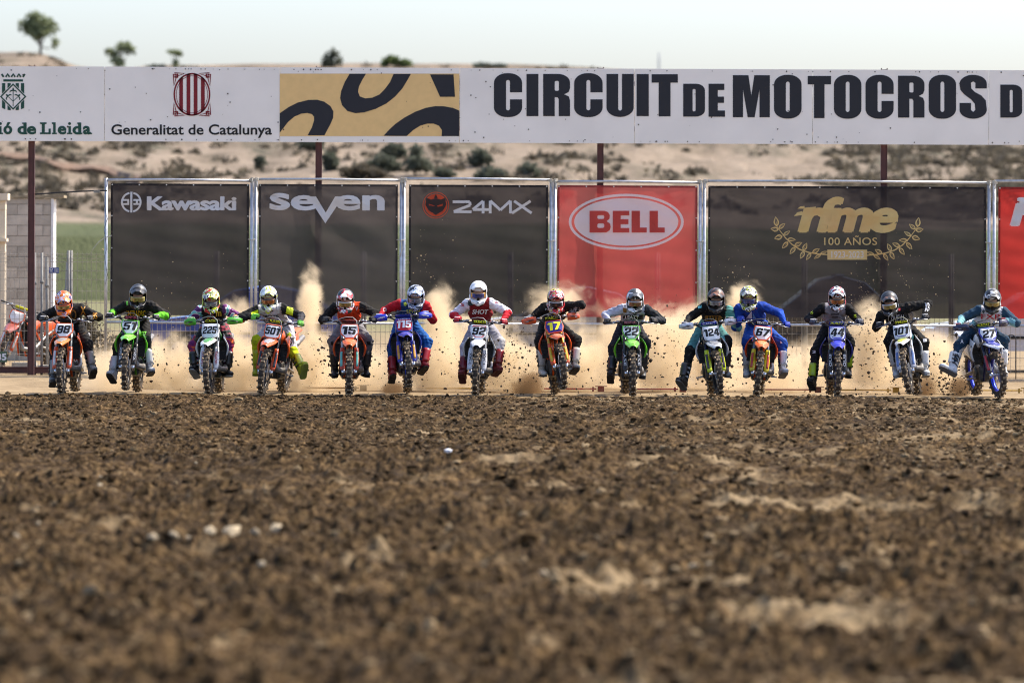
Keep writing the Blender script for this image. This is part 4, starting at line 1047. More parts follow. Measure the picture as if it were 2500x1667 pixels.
# ------------------------------------------------------------------ wire mesh fence behind the posts
WIRE = mat('fence_wire', (0.30, 0.28, 0.25), 0.5, metal=0.5, var=0.25)
POSTM = mat('fence_post', (0.24, 0.24, 0.235), 0.7, metal=0.15, var=0.2)
CONC = mat('concrete_foot', (0.40, 0.36, 0.30), 0.95, var=0.2, bump=0.4)
YM = 13.3
W_ = 2.52; x0 = -10.1
mesh_me = None
wb = MB()
hz = [0.12, 0.32, 0.52, 0.72, 0.92, 1.00, 1.2, 1.4, 1.6, 1.75, 1.9, 1.96, 2.03]
for k in range(31):
    x_ = -W_ / 2 + 0.05 + (W_ - 0.1) * k / 30
    wb.tube([(x_, 0, 0.06), (x_, 0, 2.07)], 0.0036, 4, False)
for z_ in hz: wb.tube([(-W_ / 2 + 0.02, -0.006, z_), (W_ / 2 - 0.02, -0.006, z_)], 0.0042, 4, False)
wire_me = wb.mesh('wire_mesh')
pb_ = MB(); pb_.tube([(0, 0, -0.02), (0, 0, 2.1)], 0.024, 8); post_me = pb_.mesh('post', True)
fb = MB(); fb.box((0, 0, 0.05), (0.62, 0.24, 0.14)); foot_me = fb.mesh('concrete_foot')
FL = ['wire mesh fence panel in front of the block hut', 'wire mesh fence panel below the banner with the round crossed emblem', 'wire mesh fence panel below the banner with the dropped V', 'wire mesh fence panel below the orange face emblem banner',
      'wire mesh fence panel below the red oval banner', 'wire mesh fence panel under the left half of the wreath banner', 'wire mesh fence panel under the right half of the wreath banner', 'wire mesh fence panel below the bright red banner']
for i in range(8):
    root = empty('mesh_fence', (x0 + W_ / 2 + i * W_, YM + 0.05 * (i % 2), 0))
    tag(root, FL[i], 'fence', 'wire mesh panels of the start fence')
    link('wire_mesh', wire_me, root, WIRE)
    for s_ in (-1, 1): link('post', post_me, root, POSTM, Matrix.Translation((s_ * (W_ / 2 - 0.02), 0.03, 0)))
    link('concrete_foot', foot_me, root, CONC, Matrix.Translation((W_ / 2 - 0.05, 0.05, 0)))
# loose posts beside the rusty post
for (pxa, pya, pxb, pyb, Yp, r_, lb) in ((86, 617, 86, 915, 13.0, 0.016, 'slim grey fence post wired to the rusty post'), (102.5, 617, 101.5, 903, 13.0, 0.022, 'dark green grey fence post beside the rusty post'),
                                         (114.5, 628, 115.5, 905, 14.0, 0.026, 'weathered pale post in front of the hut corner'), (165, 639, 155, 915, 15.5, 0.028, 'leaning grey stake in the green field')):
    a, b_ = pt(pxa, pya, Yp), pt(pxb, pyb, Yp)
    mb = MB(); mb.tube([b_ - Vector((0, 0, 0.1)), a], r_, 8); mb.box(b_.lerp(a, 0.75), (r_ * 2.6, r_ * 2.6, 0.05))
    o = mb.build('fence_post', POSTM, None, True); tag(o, lb, 'post')
# blue notice with white print
root = empty('notice_plate', pt(132, 660, 13.2)); T = Matrix.Translation(-root.location)
mb = MB(); a = pt(132, 660, 13.2); mb.box(a, (24 / S_at(13.2), 0.006, 14 / S_at(13.2))); mb.build('plate', cmat((30, 66, 140), 'paint'), root, matrix=T)
N1 = (0, 440, 6.032)
art('white_print', merge(tess([[ring_pts(755, 1308, 24, 20), ring_pts(755, 1308, 15, 12)]]), *[tess([rect(800, 1300 + 12 * k, 862 - 6 * (k % 2), 1304 + 12 * k)]) for k in range(5)], *[tess([rect(735, 1334 + 9 * k, 775, 1337 + 9 * k)]) for k in range(3)]), N1, 13.19, root, WHITE_P)
tag(root, 'small blue notice plate with white print on the mesh fence', 'sign')
# numbered green plates on the fence
for (px, py, txt, lb, bx) in ((4, 871, '35', 'green number plate reading 35 on the fence near the parked bike', 20), (1452, 868, '25', 'dusty green number plate reading 25 on the fence', 20)):
    c_ = pt(px, py, 13.22); root = empty('number_sign', c_); T = Matrix.Translation(-c_)
    mb = MB(); mb.box(c_, (27 / S_at(13.2), 0.006, 26 / S_at(13.2))); mb.build('plate', cmat((22, 84, 66), 'paint'), root, matrix=T)
    art('digits', put_text(txt, (px - 12, py - 8.5, px + 12, py + 8.5), 0.05), (0, 0, 1), 13.215, root, WHITE_P)
    tag(root, lb, 'sign', 'numbered plates on the fence')
# rusty steel sill along the fence foot at the left
mb = MB(); a, b_ = pt(-300, 915, 12.9), pt(128, 915, 12.9); mb.box(((a.x + b_.x) / 2, 12.95, 0.05), (b_.x - a.x, 0.08, 0.10)); mb.box(((a.x + b_.x) / 2, 12.95, 0.105), (b_.x - a.x, 0.12, 0.012))
o = mb.build('steel_sill', RUST); tag(o, 'low rust red steel sill along the foot of the fence', 'sill')
# concrete blocks at the fence foot
for (px, wd, hh, lb) in ((60, 60, 0.17, 'pale concrete block behind the sill under the parked bike'), (118, 46, 0.13, 'grey concrete footing beside the rusty post')):
    c_ = pt(px, 905, 13.6); mb = MB(); mb.box((c_.x, 13.6, hh / 2), (wd / S_at(13.6), 0.3, hh)); o = mb.build('concrete_block', CONC); tag(o, lb, 'block')
# thin black hoops standing at the fence
HOOP = mat('black_steel_rod', (0.025, 0.025, 0.027), 0.5, metal=0.3)
for (px, top, lb) in ((134, 819, 'thin black steel hoop behind the orange 98 bike'), (428, 818, 'thin dusty steel hoop in front of the blue car'), (1214, 804, 'thin steel hoop half lost in dust beside the red jersey rider'),
                      (2325, 814, 'black steel hoop in front of the silver car'), (2469, 815, 'black steel hoop at the fence under the bright red banner')):
    a = pt(px, top, 12.1); h_ = a.z; r_ = 11.5 / S_at(12.1)
    root = MB(); P = [(-r_, 0, 0), (-r_, 0, h_ - r_)] + [(-r_ * math.cos(R(q)), 0, h_ - r_ + r_ * math.sin(R(q))) for q in range(15, 180, 15)] + [(r_, 0, h_ - r_), (r_, 0, 0)]
    root.tube(P, 0.009, 6); o = root.build('steel_hoop', HOOP, None, True); o.location = (a.x, 12.1, -0.02)
    tag(o, lb, 'hoop', 'steel hoops along the fence')
# start gate: low hinged bars in front of the fence
for (px, colr, lb, Yg) in ((820, (150, 120, 70), 'dusty low gate bar behind the orange 15 bike', 2.9), (1110, (210, 170, 60), 'low yellow gate bar behind the white 92 bike', 2.9), (1400, (170, 52, 40), 'low red gate bar left of the 22 bike', 2.9), (1600, (160, 70, 55), 'low dusty red gate bar right of the 22 bike', 2.9),
                           (1930, (150, 80, 60), 'low dusty red gate bar behind the orange 67 bike', 2.9), (2120, (205, 165, 70), 'low yellow gate bar behind the blue 44 bike', 2.9), (2440, (205, 165, 70), 'low yellow gate bar behind the blue and white 27 bike', 2.9)):
    a = pt(px, 960, Yg); root = empty('gate_bar', (a.x, Yg, 0.0))
    mb = MB(); mb.tube([(-0.45, 0, 0.035), (0.35, 0, 0.035)], 0.012, 6); mb.build('bar', cmat(colr, 'paint'), root)
    mb = MB(); mb.box((0.42, 0.02, 0.03), (0.10, 0.08, 0.08)); mb.box((0.42, 0.02, 0.075), (0.18, 0.1, 0.012)); mb.box((0.30, 0.02, 0.03), (0.03, 0.06, 0.07)); mb.build('bracket', cmat(tuple(int(q * 0.8) for q in colr), 'paint'), root)
    tag(root, lb, 'gate bar', 'bars of the start gate')

# ------------------------------------------------------------------ block hut
YH = 24.0; sH = S_at(YH)
hut = empty('block_hut', ((60 - HX) / sH, YH, 0)); T = Matrix.Translation(-hut.location)
BLK_M = [mat('block_%d' % k, tuple(np.array((0.46, 0.40, 0.32)) * f), 0.95, var=0.16, scale=4, bump=0.5, bscale=30) for k, f in enumerate((1.0, 0.88, 1.1))]
zt_ = pt(70, 485, YH).z; xl = (-20 - HX) / sH; xr = (124 - HX) / sH
mb = MB(); mb.box(((xl + xr) / 2, YH + 0.12, zt_ / 2 - 0.02), (xr - xl - 0.03, 0.17, zt_ - 0.02)); mb.build('mortar', mat('mortar', (0.33, 0.29, 0.24), 1.0), hut, matrix=T)
rh = 0.2; z_ = -0.05; row = 0
bme = MB(); bme.box((0, 0, 0), (0.478, 0.2, 0.192)); bm_full = bme.mesh('block')
while z_ < zt_ - 0.05:
    h_ = min(rh, zt_ - z_)
    x_ = xl - (0.24 if row % 2 else 0.0)
    while x_ < xr:
        a = max(x_, xl); b_ = min(x_ + 0.485, xr)
        if b_ - a > 0.05:
            sx = (b_ - a - 0.007) / 0.478
            M_ = T @ Matrix.Translation(((a + b_) / 2, YH + 0.10 + rnd.uniform(-.004, .004), z_ + h_ / 2)) @ Matrix.Diagonal((sx, 1, (h_ - 0.008) / 0.192, 1))
            link('block', bm_full, hut, rnd.choice(BLK_M), M_)
        x_ += 0.485
    z_ += rh; row += 1
mb = MB(); mb.box((xr + 0.028, YH + 0.12, zt_ / 2), (0.05, 0.26, zt_)); mb.box((xr + 0.03, YH + 0.42, zt_ / 2), (0.046, 0.34, zt_ - 0.01)); mb.build('corner_trim', mat('white_render', (0.75, 0.73, 0.69), 0.9), hut, matrix=T)
mb = MB(); mb.box(((xl + xr) / 2 + 0.1, YH + 0.3, zt_ + 0.04), (xr - xl + 0.3, 0.7, 0.05)); mb.build('roof_edge', mat('roof_board', (0.30, 0.24, 0.15), 0.9, var=0.3), hut, matrix=T)
tag(hut, 'pale concrete block hut behind the rusty post', 'hut')
YW = 21.0; sW = S_at(YW)
ren = empty('rendered_wall', ((0 - HX) / sW, YW, 0)); T = Matrix.Translation(-ren.location)
CREAM = mat('cream_render', (0.68, 0.58, 0.43), 0.95, var=0.08, bump=0.2)
def bxw(name, pa, ta, pb, tb, th, m=CREAM, dy=0):
    a = pt(pa, ta, YW); b_ = pt(pb, tb, YW); mb = MB(); mb.box(((a.x + b_.x) / 2, YW + th / 2 + dy, (a.z + b_.z) / 2), (b_.x - a.x, th, a.z - b_.z)); mb.build(name, m, ren, matrix=T)
bxw('pillar', -8, 512, 11, 925, 0.25); bxw('coping', -60, 472, 20, 489, 0.5, dy=-0.1); bxw('lintel', -60, 490, 13, 512, 0.3, dy=-0.02)
bxw('sill', -60, 582, 17, 590, 0.4, dy=-0.1); bxw('lower_wall', -60, 591, -9, 925, 0.2, BLK_M[0], 0.03)
for k in range(3): bxw('block', -60, 513 + 23 * k, -9, 535 + 23 * k, 0.2, BLK_M[k % 3], 0.04)
tag(ren, 'cream rendered wall corner with coping and sill at the picture edge', 'wall')

# ------------------------------------------------------------------ parked vehicles behind the fence
GLASS = mat('car_glass', (0.03, 0.035, 0.04), 0.08, spec=0.8)
TYRE = mat('car_tyre', (0.02, 0.02, 0.021), 0.85)
HUB = mat('wheel_cover', (0.22, 0.22, 0.23), 0.4, metal=0.7)
def car(px0, px1, Yc, colr, label, van=False, name='parked_car', tall=1.0):
    s = S_at(Yc); L_ = (px1 - px0) / s; cx_ = ((px0 + px1) / 2 - HX) / s; Wd = 1.75
    root = empty(name, (cx_, Yc + Wd / 2, -0.02))
    H = 1.95 if van else 1.48
    h = L_ / 2
    if van: prof = [(-h, .35), (-h, .9), (-h + .12, 1.05), (-h + .75, 1.12), (-h + 1.35, 1.80), (-h + 1.7, H - .03), (h - .5, H), (h - .12, H - .08), (h - .02, 1.1), (h, .35)]
    else: prof = [(-h, .38), (-h + .02, .72), (-h + .2, .84), (-h + 1.05, .95), (-h + 1.75, 1.40), (-h + 2.2, H), (h - 1.5, H), (h - .95, 1.36), (h - .45, .98), (h - .08, .93), (h, .7), (h, .38)]
    prof = [(x, .35 + (z - .35) * tall) for x, z in prof]
    rings = []
    for yy, ins, dz in ((-Wd / 2, .10, -.05), (-Wd / 2 + .10, .0, 0), (Wd / 2 - .10, .0, 0), (Wd / 2, .10, -.05)):
        rings.append([(x * (1 - ins * 0.08), yy, .35 + (z - .35) * (1 - ins * 0.25)) for x, z in prof])
    mb = MB(); mb.loft(rings); mb.build('body', cmat(colr, 'paint'), root, False)
    gz0, gz1 = (1.15, 1.72) if van else (.35 + .63 * tall, .35 + 1.01 * tall)
    wins = [(-h + 1.4, -h + 2.2), (-h + 2.3, -h + 3.1), (-h + 3.2, h - .35)] if van else [(-h + 1.75, h * 0.02), (h * 0.02 + .08, h - 1.1)]
    for k, (a, b_) in enumerate(wins):
        if b_ - a < .2: continue
        sk = 0.35 if k == 0 else 0.0; sk2 = 0.3 if (k == len(wins) - 1 and not van) else 0
        mb = MB(); mb.add([(a, -Wd / 2 - .006, gz0), (b_, -Wd / 2 - .006, gz0), (b_ - sk2, -Wd / 2 + .02, gz1), (a + sk, -Wd / 2 + .02, gz1)], [(0, 1, 2, 3)]); mb.build('window', GLASS, root)
    for wx in (-h + .78, h - .78):
        wh = MB(); wh.lathe([(0.0, -.09), (.27, -.09), (.31, -.07), (.315, .07), (.28, .1), (0, .1)], Matrix.Translation((wx, -Wd / 2 + .06, .315)) @ Matrix.Rotation(R(90), 4, 'Z'), 20); w_ = wh.build('wheel', TYRE, root, True)
        wh = MB(); wh.lathe([(0.0, -.10), (.15, -.102), (.16, -.08), (0, -.08)], Matrix.Translation((wx, -Wd / 2 + .06, .315)) @ Matrix.Rotation(R(90), 4, 'Z'), 16); wh.build('hub_cap', HUB, w_, True)
    mb = MB(); mb.box((-h + .10, -Wd / 2 + .05, .72), (.22, .08, .12)); mb.build('headlight', mat('headlight_glass', (.6, .62, .65), .1), root)
    mb = MB(); mb.box((h - .06, -Wd / 2 + .05, .82), (.10, .08, .16)); mb.build('tail_light', mat('tail_light', (.25, .02, .02), .2), root)
    mb = MB(); mb.box((0, -Wd / 2 - .004, .62), (L_ * .7, .02, .05)); mb.build('side_trim', TYRE, root)
    tag(root, label, 'car' if not van else 'van', 'vehicles parked behind the fence')
car(335, 880, 19.0, (40, 66, 140), 'blue car parked behind the fence, half hidden by dust')
car(1130, 1640, 20.0, (150, 150, 152), 'grey car behind the orange face emblem banner')
car(1770, 2240, 20.5, (40, 42, 46), 'dark tall car faintly seen through the wreath banner', tall=1.22)
car(2262, 2790, 17.5, (196, 200, 210), 'silver car parked behind the fence under the bright red banner')
# dry weeds tuft by the fence at the left
tw = crown('weed_bush', [(0, 0, 0.55, 0.3, 0.3, 0.5), (0.3, 0, 0.35, 0.3, 0.3, 0.35), (-0.1, 0.1, 0.8, 0.22, 0.22, 0.4)], 1400, 0.035, 77, None, LEAF_BROWN)
tw.location = ((220 - HX) / S_at(17), 17, 0); tag(tw, 'dry brown weed bush behind the mesh fence', 'bush')
# ------------------------------------------------------------------ motocross bikes
HA = R(27); AX = Vector((0, math.sin(HA), math.cos(HA)))
FA = Vector((0, -1.47, 0.345)); RA = Vector((0, 0, 0.33))
def fk(t, x=0.0, fwd=0.0): return FA + Vector((x, 0.02, 0)) + AX * t + Vector((0, -math.cos(HA), math.sin(HA))) * fwd
RUB = mat('mud_caked_rubber', (0.040, 0.031, 0.024), 0.85, var=0.35, scale=25, bump=0.4, dirt=0.6)
KNOB = mat('muddy_tread_block', (0.27, 0.20, 0.125), 0.85, var=0.45, scale=22, bump=0.3)
STEEL = mat('bike_steel', (0.42, 0.42, 0.44), 0.35, metal=0.85, var=0.2, dirt=0.35)
DARKM = mat('dark_engine_metal', (0.07, 0.068, 0.066), 0.5, metal=0.5, var=0.3, dirt=0.4)
ALLOY = mat('muddy_alloy', (0.30, 0.29, 0.28), 0.45, metal=0.7, var=0.25, dirt=0.45)
BLACKP = mat('black_plastic', (0.018, 0.018, 0.019), 0.5, dirt=0.25)
RADI = mat('radiator_fins', (0.055, 0.052, 0.048), 0.7, metal=0.2, dirt=0.35)
CHROME = mat('fork_chrome', (0.6, 0.6, 0.62), 0.2, metal=0.95, dirt=0.15)
CABLE = mat('clear_hose', (0.45, 0.43, 0.40), 0.35, var=0.1)
BMESH = {}
def block_digits(txt, shear=0.15, gap=0.13):
    """heavy race numerals in a unit box (x right, y down)"""
    c, s = .16, .33
    cham = lambda x0, y0, x1, y1, k: [(x0, y0 + k * .6), (x0 + k, y0), (x1 - k, y0), (x1, y0 + k * .6), (x1, y1 - k * .6), (x1 - k, y1), (x0 + k, y1), (x0, y1 - k * .6)]
    six = [[(c, 0), (1 - c, 0), (1, c * .6), (1, .30), (1 - s, .30), (1 - s, .19), (s, .19), (s, .38), (1 - c, .38), (1, .38 + c * .6), (1, 1 - c * .6), (1 - c, 1), (c, 1), (0, 1 - c * .6), (0, c * .6)], [(s, .57), (1 - s, .57), (1 - s, .81), (s, .81)]]
    G = {'0': [[cham(0, 0, 1, 1, c), cham(s, .19, 1 - s, .81, .05)]],
         '1': [[(.10, 0), (.70, 0), (.70, 1), (.28, 1), (.28, .22), (.0, .26), (.0, .09)]],
         '2': [[(0, c * .6), (c, 0), (1 - c, 0), (1, c * .6), (1, .46), (.88, .57), (s, .72), (s, .80), (1, .80), (1, 1), (0, 1), (0, .66), (.12, .55), (1 - s, .41), (1 - s, .19), (s, .19), (s, .33), (0, .33)]],
         '5': [[(0, 0), (1, 0), (1, .2), (s, .2), (s, .36), (1 - c, .36), (1, .36 + c * .6), (1, 1 - c * .6), (1 - c, 1), (c, 1), (0, 1 - c * .6), (0, .68), (s, .68), (s, .81), (1 - s, .81), (1 - s, .55), (0, .55)]],
         '4': [[[(.40, 0), (.88, 0), (.88, .58), (1, .58), (1, .78), (.88, .78), (.88, 1), (.54, 1), (.54, .78), (0, .78), (0, .58)], [(.54, .26), (.54, .58), (.28, .58)]]],
         '7': [[(0, 0), (1, 0), (1, .24), (.52, 1), (.10, 1), (.60, .21), (0, .21)]],
         '6': [six], '9': [[[(1 - x, 1 - y) for x, y in r_] for r_ in six]],
         '8': [[[(c, 0), (1 - c, 0), (1, c * .6), (1, .40), (.92, .49), (1, .58), (1, 1 - c * .6), (1 - c, 1), (c, 1), (0, 1 - c * .6), (0, .58), (.08, .49), (0, .40), (0, c * .6)], [(s, .19), (1 - s, .19), (1 - s, .40), (s, .40)], [(s, .58), (1 - s, .58), (1 - s, .81), (s, .81)]]]}
    V, F, x_ = [], [], 0.0
    for ch in txt:
        wd = .72 if ch == '1' else 1.0
        v, f = tess(G[ch]); b_ = len(V)
        V += [(x_ + p[0] + shear * (0.5 - p[1]), p[1]) for p in v]; F += [tuple(b_ + i for i in q) for q in f]
        x_ += wd + gap
    a, b_ = min(p[0] for p in V), max(p[0] for p in V)
    return [((p[0] - a) / (b_ - a), p[1]) for p in V], F, 1.0

def wheel_meshes(kind):
    Rr, wd, rim, kn = (0.345, 0.100, 0.250, 34) if kind == 'f' else (0.33, 0.132, 0.232, 32)
    prof = []
    n = 9
    sec = Rr - rim
    for k in range(n + 1):
        a = math.pi * (k / n) ; prof.append((rim + (sec - 0.012) * math.sin(a) ** 0.7, -wd / 2 * math.cos(a) * (1.0 if 0.15 < k / n < 0.85 else 0.8)))
    mb = MB()
    rings = [[Vector((h_, r_ * math.cos(2 * math.pi * q / 44), r_ * math.sin(2 * math.pi * q / 44))) for q in range(44)] for r_, h_ in prof]
    rings.append(rings[0]); mb.loft(rings, True, False)
    for k in range(kn):
        a = 2 * math.pi * k / kn
        if kind == 'f': row = [(-.015, .024, 0), (.017, .024, 0)] if k % 2 == 0 else [(-.042, .022, .012), (.042, .022, .012)]
        else: row = [(-.022, .026, 0), (.022, .026, 0)] if k % 2 == 0 else [(0, .026, 0), (-.056, .024, .013), (.056, .024, .013)]
        for (x_, w_, dr) in row:
            rot = Matrix.Rotation(a, 3, 'X')
            tilt = Matrix.Rotation((-1 if x_ > 0 else 1) * (0.55 if dr else 0.12), 3, 'Y') if x_ else Matrix.Identity(3)
            c_ = rot @ Vector((x_, 0, Rr - 0.008 - dr)); mb.box(c_, (w_, 0.026, 0.022), rot @ tilt, 1)
    tyre = mb.mesh('tyre'); tyre.materials.append(RUB); tyre.materials.append(KNOB)
    mb = MB(); rings = [[Vector((h_, r_ * math.cos(2 * math.pi * q / 40), r_ * math.sin(2 * math.pi * q / 40))) for q in range(40)] for r_, h_ in ((rim + .012, -.03), (rim - .012, -.026), (rim - .020, 0), (rim - .012, .026), (rim + .012, .03), (rim + .012, -.03))]
    mb.loft(rings, True, False); rim_me = mb.mesh('rim', True)
    mb = MB()
    for k in range(32):
        a = 2 * math.pi * k / 32; s_ = 1 if k % 2 else -1; a2 = a + (0.5 if (k // 2) % 2 else -0.5)
        mb.tube([(s_ * .03, .035 * math.cos(a2), .035 * math.sin(a2)), (0, (rim - .012) * math.cos(a), (rim - .012) * math.sin(a))], 0.0022, 4, False)
    sp = mb.mesh('spokes')
    mb = MB(); mb.lathe([(0, -.055), (.018, -.055), (.03, -.04), (.022, -.02), (.022, .02), (.03, .04), (.018, .055), (0, .055)], None, 14)
    hub = mb.mesh('hub', True)
    rd = .125 if kind == 'f' else .11
    mb = MB(); mb.lathe([(rd - .035, .046), (rd, .046), (rd, .050), (rd - .035, .050)], None, 28)
    for k in range(6):
        a = 2 * math.pi * k / 6; mb.box((.048, (rd - .05) * .8 * math.cos(a), (rd - .05) * .8 * math.sin(a)), (.004, .012, .06), Matrix.Rotation(a + 1.57, 3, 'X'))
    disc = mb.mesh('brake_disc')
    return tyre, rim_me, sp, hub, disc
WM = {'f': wheel_meshes('f'), 'r': wheel_meshes('r')}

def sgn_panel(fn, nu, nv, th, s_):
    mb = panel(fn, nu, nv, th)
    if s_ < 0: mb.f = [tuple(reversed(q)) for q in mb.f]
    return mb

def bm_get(key, maker, smooth=True):
    if key not in BMESH: BMESH[key] = maker().mesh(key.rstrip('0123456789_'), smooth)
    return BMESH[key]

PLC = Vector((0, -1.295, 0.955)); PLU = Vector((0, math.sin(R(22)), math.cos(R(22)))); PLN = Vector((0, -math.cos(R(22)), math.sin(R(22))))
PLATE_SHAPES = {
    'shield': [(-.118, .105), (.118, .105), (.135, .02), (.125, -.035), (.06, -.115), (-.06, -.115), (-.125, -.035), (-.135, .02)],
    'box': [(-.115, .105), (.115, .105), (.122, .0), (.108, -.085), (.07, -.11), (-.07, -.11), (-.108, -.085), (-.122, .0)],
    'vee': [(-.122, .105), (.122, .105), (.132, .03), (.105, -.05), (.05, -.12), (-.05, -.12), (-.105, -.05), (-.132, .03)],
    'hex': [(-.115, .10), (.105, .10), (.138, .01), (.11, -.085), (-.10, -.10), (-.135, .0)],
}
def pl_pt(x, v, n_=0.0): return PLC + Vector((x, 0, 0)) + PLU * v + PLN * (n_ - 0.035 * (x / 0.13) ** 2)

def make_bike(st, M, steer, label, group='motocross bikes racing off the start line', name='motocross_bike'):
    root = empty(name); root.matrix_basis = M
    p0 = fk(0.6, 0, -0.03)
    SM = Matrix.Translation(p0) @ Matrix.Rotation(steer, 4, AX) @ Matrix.Translation(-p0)
    pc = lambda c, k='plastic': cmat(c, k)
    # wheels
    for kind, axle, mtx in (('f', FA, SM), ('r', RA, Matrix.Identity(4))):
        ty, rm, sp, hb, dc = WM[kind]
        w_ = link('front_wheel' if kind == 'f' else 'rear_wheel', hb, root, STEEL, mtx @ Matrix.Translation(axle) @ Matrix.Rotation(rnd.random(), 4, 'X'))
        link('tyre', ty, w_); link('rim', rm, w_, pc(st.get('rim', (30, 30, 32)), 'metal')); link('spokes', sp, w_, STEEL); link('brake_disc', dc, w_, STEEL)
    # fork
    for s_ in (-1, 1):
        x_ = 0.098 * s_
        def mk():
            mb = MB(); mb.tube([fk(.30, x_), fk(.36, x_), fk(.76, x_)], [.026, .0295, .0295], 12); return mb
        f_ = link('fork_leg', bm_get('fork_leg%d' % (s_ + 1), mk), root, pc(st['tube'], 'metal'), SM)
        def mk():
            mb = MB(); mb.tube([fk(-.01, x_), fk(.33, x_)], .0225, 10); mb.box(fk(-.005, x_ * 0.92), (.05, .06, .09)); return mb
        link('fork_slider', bm_get('fork_slider%d' % (s_ + 1), mk), f_, CHROME)
        def mk():
            def fn(u, v):
                a = (v - .5) * 2.4; t_ = .015 + .365 * u
                wd = .040 * (0.75 + 0.35 * math.sin(math.pi * min(1, u * 0.9 + 0.12)))
                return fk(t_, x_ + s_ * 0.006 + math.sin(a) * wd, .018 + .026 * math.cos(a))
            return panel(fn, 8, 6, .004)
        gd = link('fork_guard', bm_get('fork_guard%d' % (s_ + 1), mk), f_, pc(st['guard']))
        if st.get('guard2'):
            def mk():
                def fn(u, v):
                    a = (v - .5) * 0.9 + 0.35 * s_; t_ = .07 + .24 * u
                    return fk(t_, x_ + s_ * 0.006 + math.sin(a) * .043, .0205 + .0275 * math.cos(a))
                return panel(fn, 6, 3, .001)
            link('guard_sticker', bm_get('guard_sticker%d' % (s_ + 1), mk), f_, pc(st['guard2']))
        if st.get('guard_txt'):
            V, F, asp = glyph(st['guard_txt'], 0.02)
            L_ = .20; pts_ = []
            for (u, v) in V:
                t_ = .30 - u * L_ ; sx = (0.5 - v) * 0.036
                pts_.append(fk(t_, x_ + s_ * .006 - sx, .0485))
            link('guard_lettering', mesh('guard_lettering', pts_, F), f_, pc(st.get('guard_ink', (230, 230, 235)), 'print'))
    def mk():
        mb = MB()
        for t_, th in ((.52, .05), (.70, .035)):
            mb.box(fk(t_, 0, -.012), (.25, .085, th), Matrix.Rotation(-HA, 3, 'X'))
        mb.tube([fk(.48, 0, -.045), fk(.74, 0, -.045)], .026, 10); return mb
    link('triple_clamp', bm_get('triple_clamp', mk, False), root, BLACKP, SM)
    # front fender
    def mk():
        def fn(u, v):
            y = -1.02 - 0.80 * u; xx = (v - .5) * 2
            wd = 0.108 * (1 - 0.50 * max(0, u - .62) / .38) * (0.72 + 0.28 * min(1, u * 3.2))
            z = 0.842 - 0.02 * u - 0.112 * max(0, u - .35) ** 1.35
            z -= 0.030 * abs(xx) ** 2.4 * (1 + .3 * u)
            ridge = 0.010 * math.exp(-((abs(xx) - .42) / .16) ** 2) * (1 - u)
            return Vector((xx * wd, y, z + ridge))
        return panel(fn, 18, 14, .005)
    link('front_fender', bm_get('front_fender', mk), root, st.get('fender_mat') or pc(st['fender']), SM)
    def mk():
        def fn(u, v):
            y = -1.30 - 0.40 * u; xx = (v - .5) * 2
            wd = 0.070 * (1 - 0.5 * max(0, u - .45) / .55)
            z = 0.8435 - 0.02 * ((-1.02 - y) / .8) - 0.112 * max(0, (-1.02 - y) / .8 - .35) ** 1.35 - 0.012 * abs(xx) ** 2.4
            return Vector((xx * wd, y, z + 0.003))
        return panel(fn, 10, 8, .002)
    if st.get('fender2'): link('fender_graphic', bm_get('fender_graphic', mk), root, st.get('fender2_mat') or pc(st['fender2']), SM)
    # number plate
    shp_ = PLATE_SHAPES[st.get('pshape', 'shield')]
    def plate_mesh(scale, n0, th):
        mb = MB()
        cx_ = [Vector(p) * scale * 1.06 for p in shp_]
        N = len(cx_); ringv = []
        fr = [pl_pt(p.x, p.y, n0) for p in cx_]; bk = [pl_pt(p.x, p.y, n0 - th) for p in cx_]; mid = [pl_pt(p.x * .5, p.y * .5, n0) for p in cx_]; ctr = pl_pt(0, 0, n0)
        mb.add(fr + bk + mid + [ctr], [(i, (i + 1) % N, N + (i + 1) % N, N + i) for i in range(N)] + [(i, 2 * N + i, 2 * N + (i + 1) % N, (i + 1) % N) for i in range(N)] + [(2 * N + i, 3 * N, 2 * N + (i + 1) % N) for i in range(N)])
        return mb
    key = 'number_plate' + st.get('pshape', 'shield')
    if key not in BMESH: BMESH[key] = plate_mesh(1.0, 0, .012).mesh('number_plate')
    pl = link('number_plate', BMESH[key], root, pc(st['border']), SM)
    key += 'f'
    if key not in BMESH: BMESH[key] = plate_mesh(0.87, .004, .003).mesh('plate_face')
    link('plate_face', BMESH[key], pl, pc(st['plate'], 'print'))
    if not st['num']: st['num'] = None
    bx = st.get('nbox', (-.104, .064, .104, -.060))
    V, F, _ = block_digits(st['num'], st.get('nshear', 0.2) * 1.4) if st['num'] else ([], [], 1)
    def tilt2(x, y):
        a = st.get('ntilt', 0.0); return (x * math.cos(a) - y * math.sin(a), x * math.sin(a) + y * math.cos(a))
    P = []
    for (u, v) in V:
        q = tilt2(bx[0] + u * (bx[2] - bx[0]), bx[1] + v * (bx[3] - bx[1])); P.append(pl_pt(q[0], q[1], .0085))
    if P: link('plate_digits', mesh('plate_digits', P, F), pl, pc(st.get('digit', (18, 18, 24)), 'print'))
    if st.get('ptop'):
        P = [pl_pt(x_, v, .0082) for (x_, v) in ((-.098, .092), (.098, .092), (.104, .066), (-.104, .066))]
        link('plate_strip', mesh('plate_strip', P, [(0, 3, 2, 1)]), pl, pc(st['ptop'], 'print'))
    if st.get('pname'):
        V, F, _ = glyph(st['pname'], 0.01)
        link('plate_lettering', mesh('plate_lettering', [pl_pt(-.085 + u * .17, .088 - v * .018, .0095) for u, v in V], F), pl, pc(st.get('pname_ink', (235, 235, 240)), 'print'))
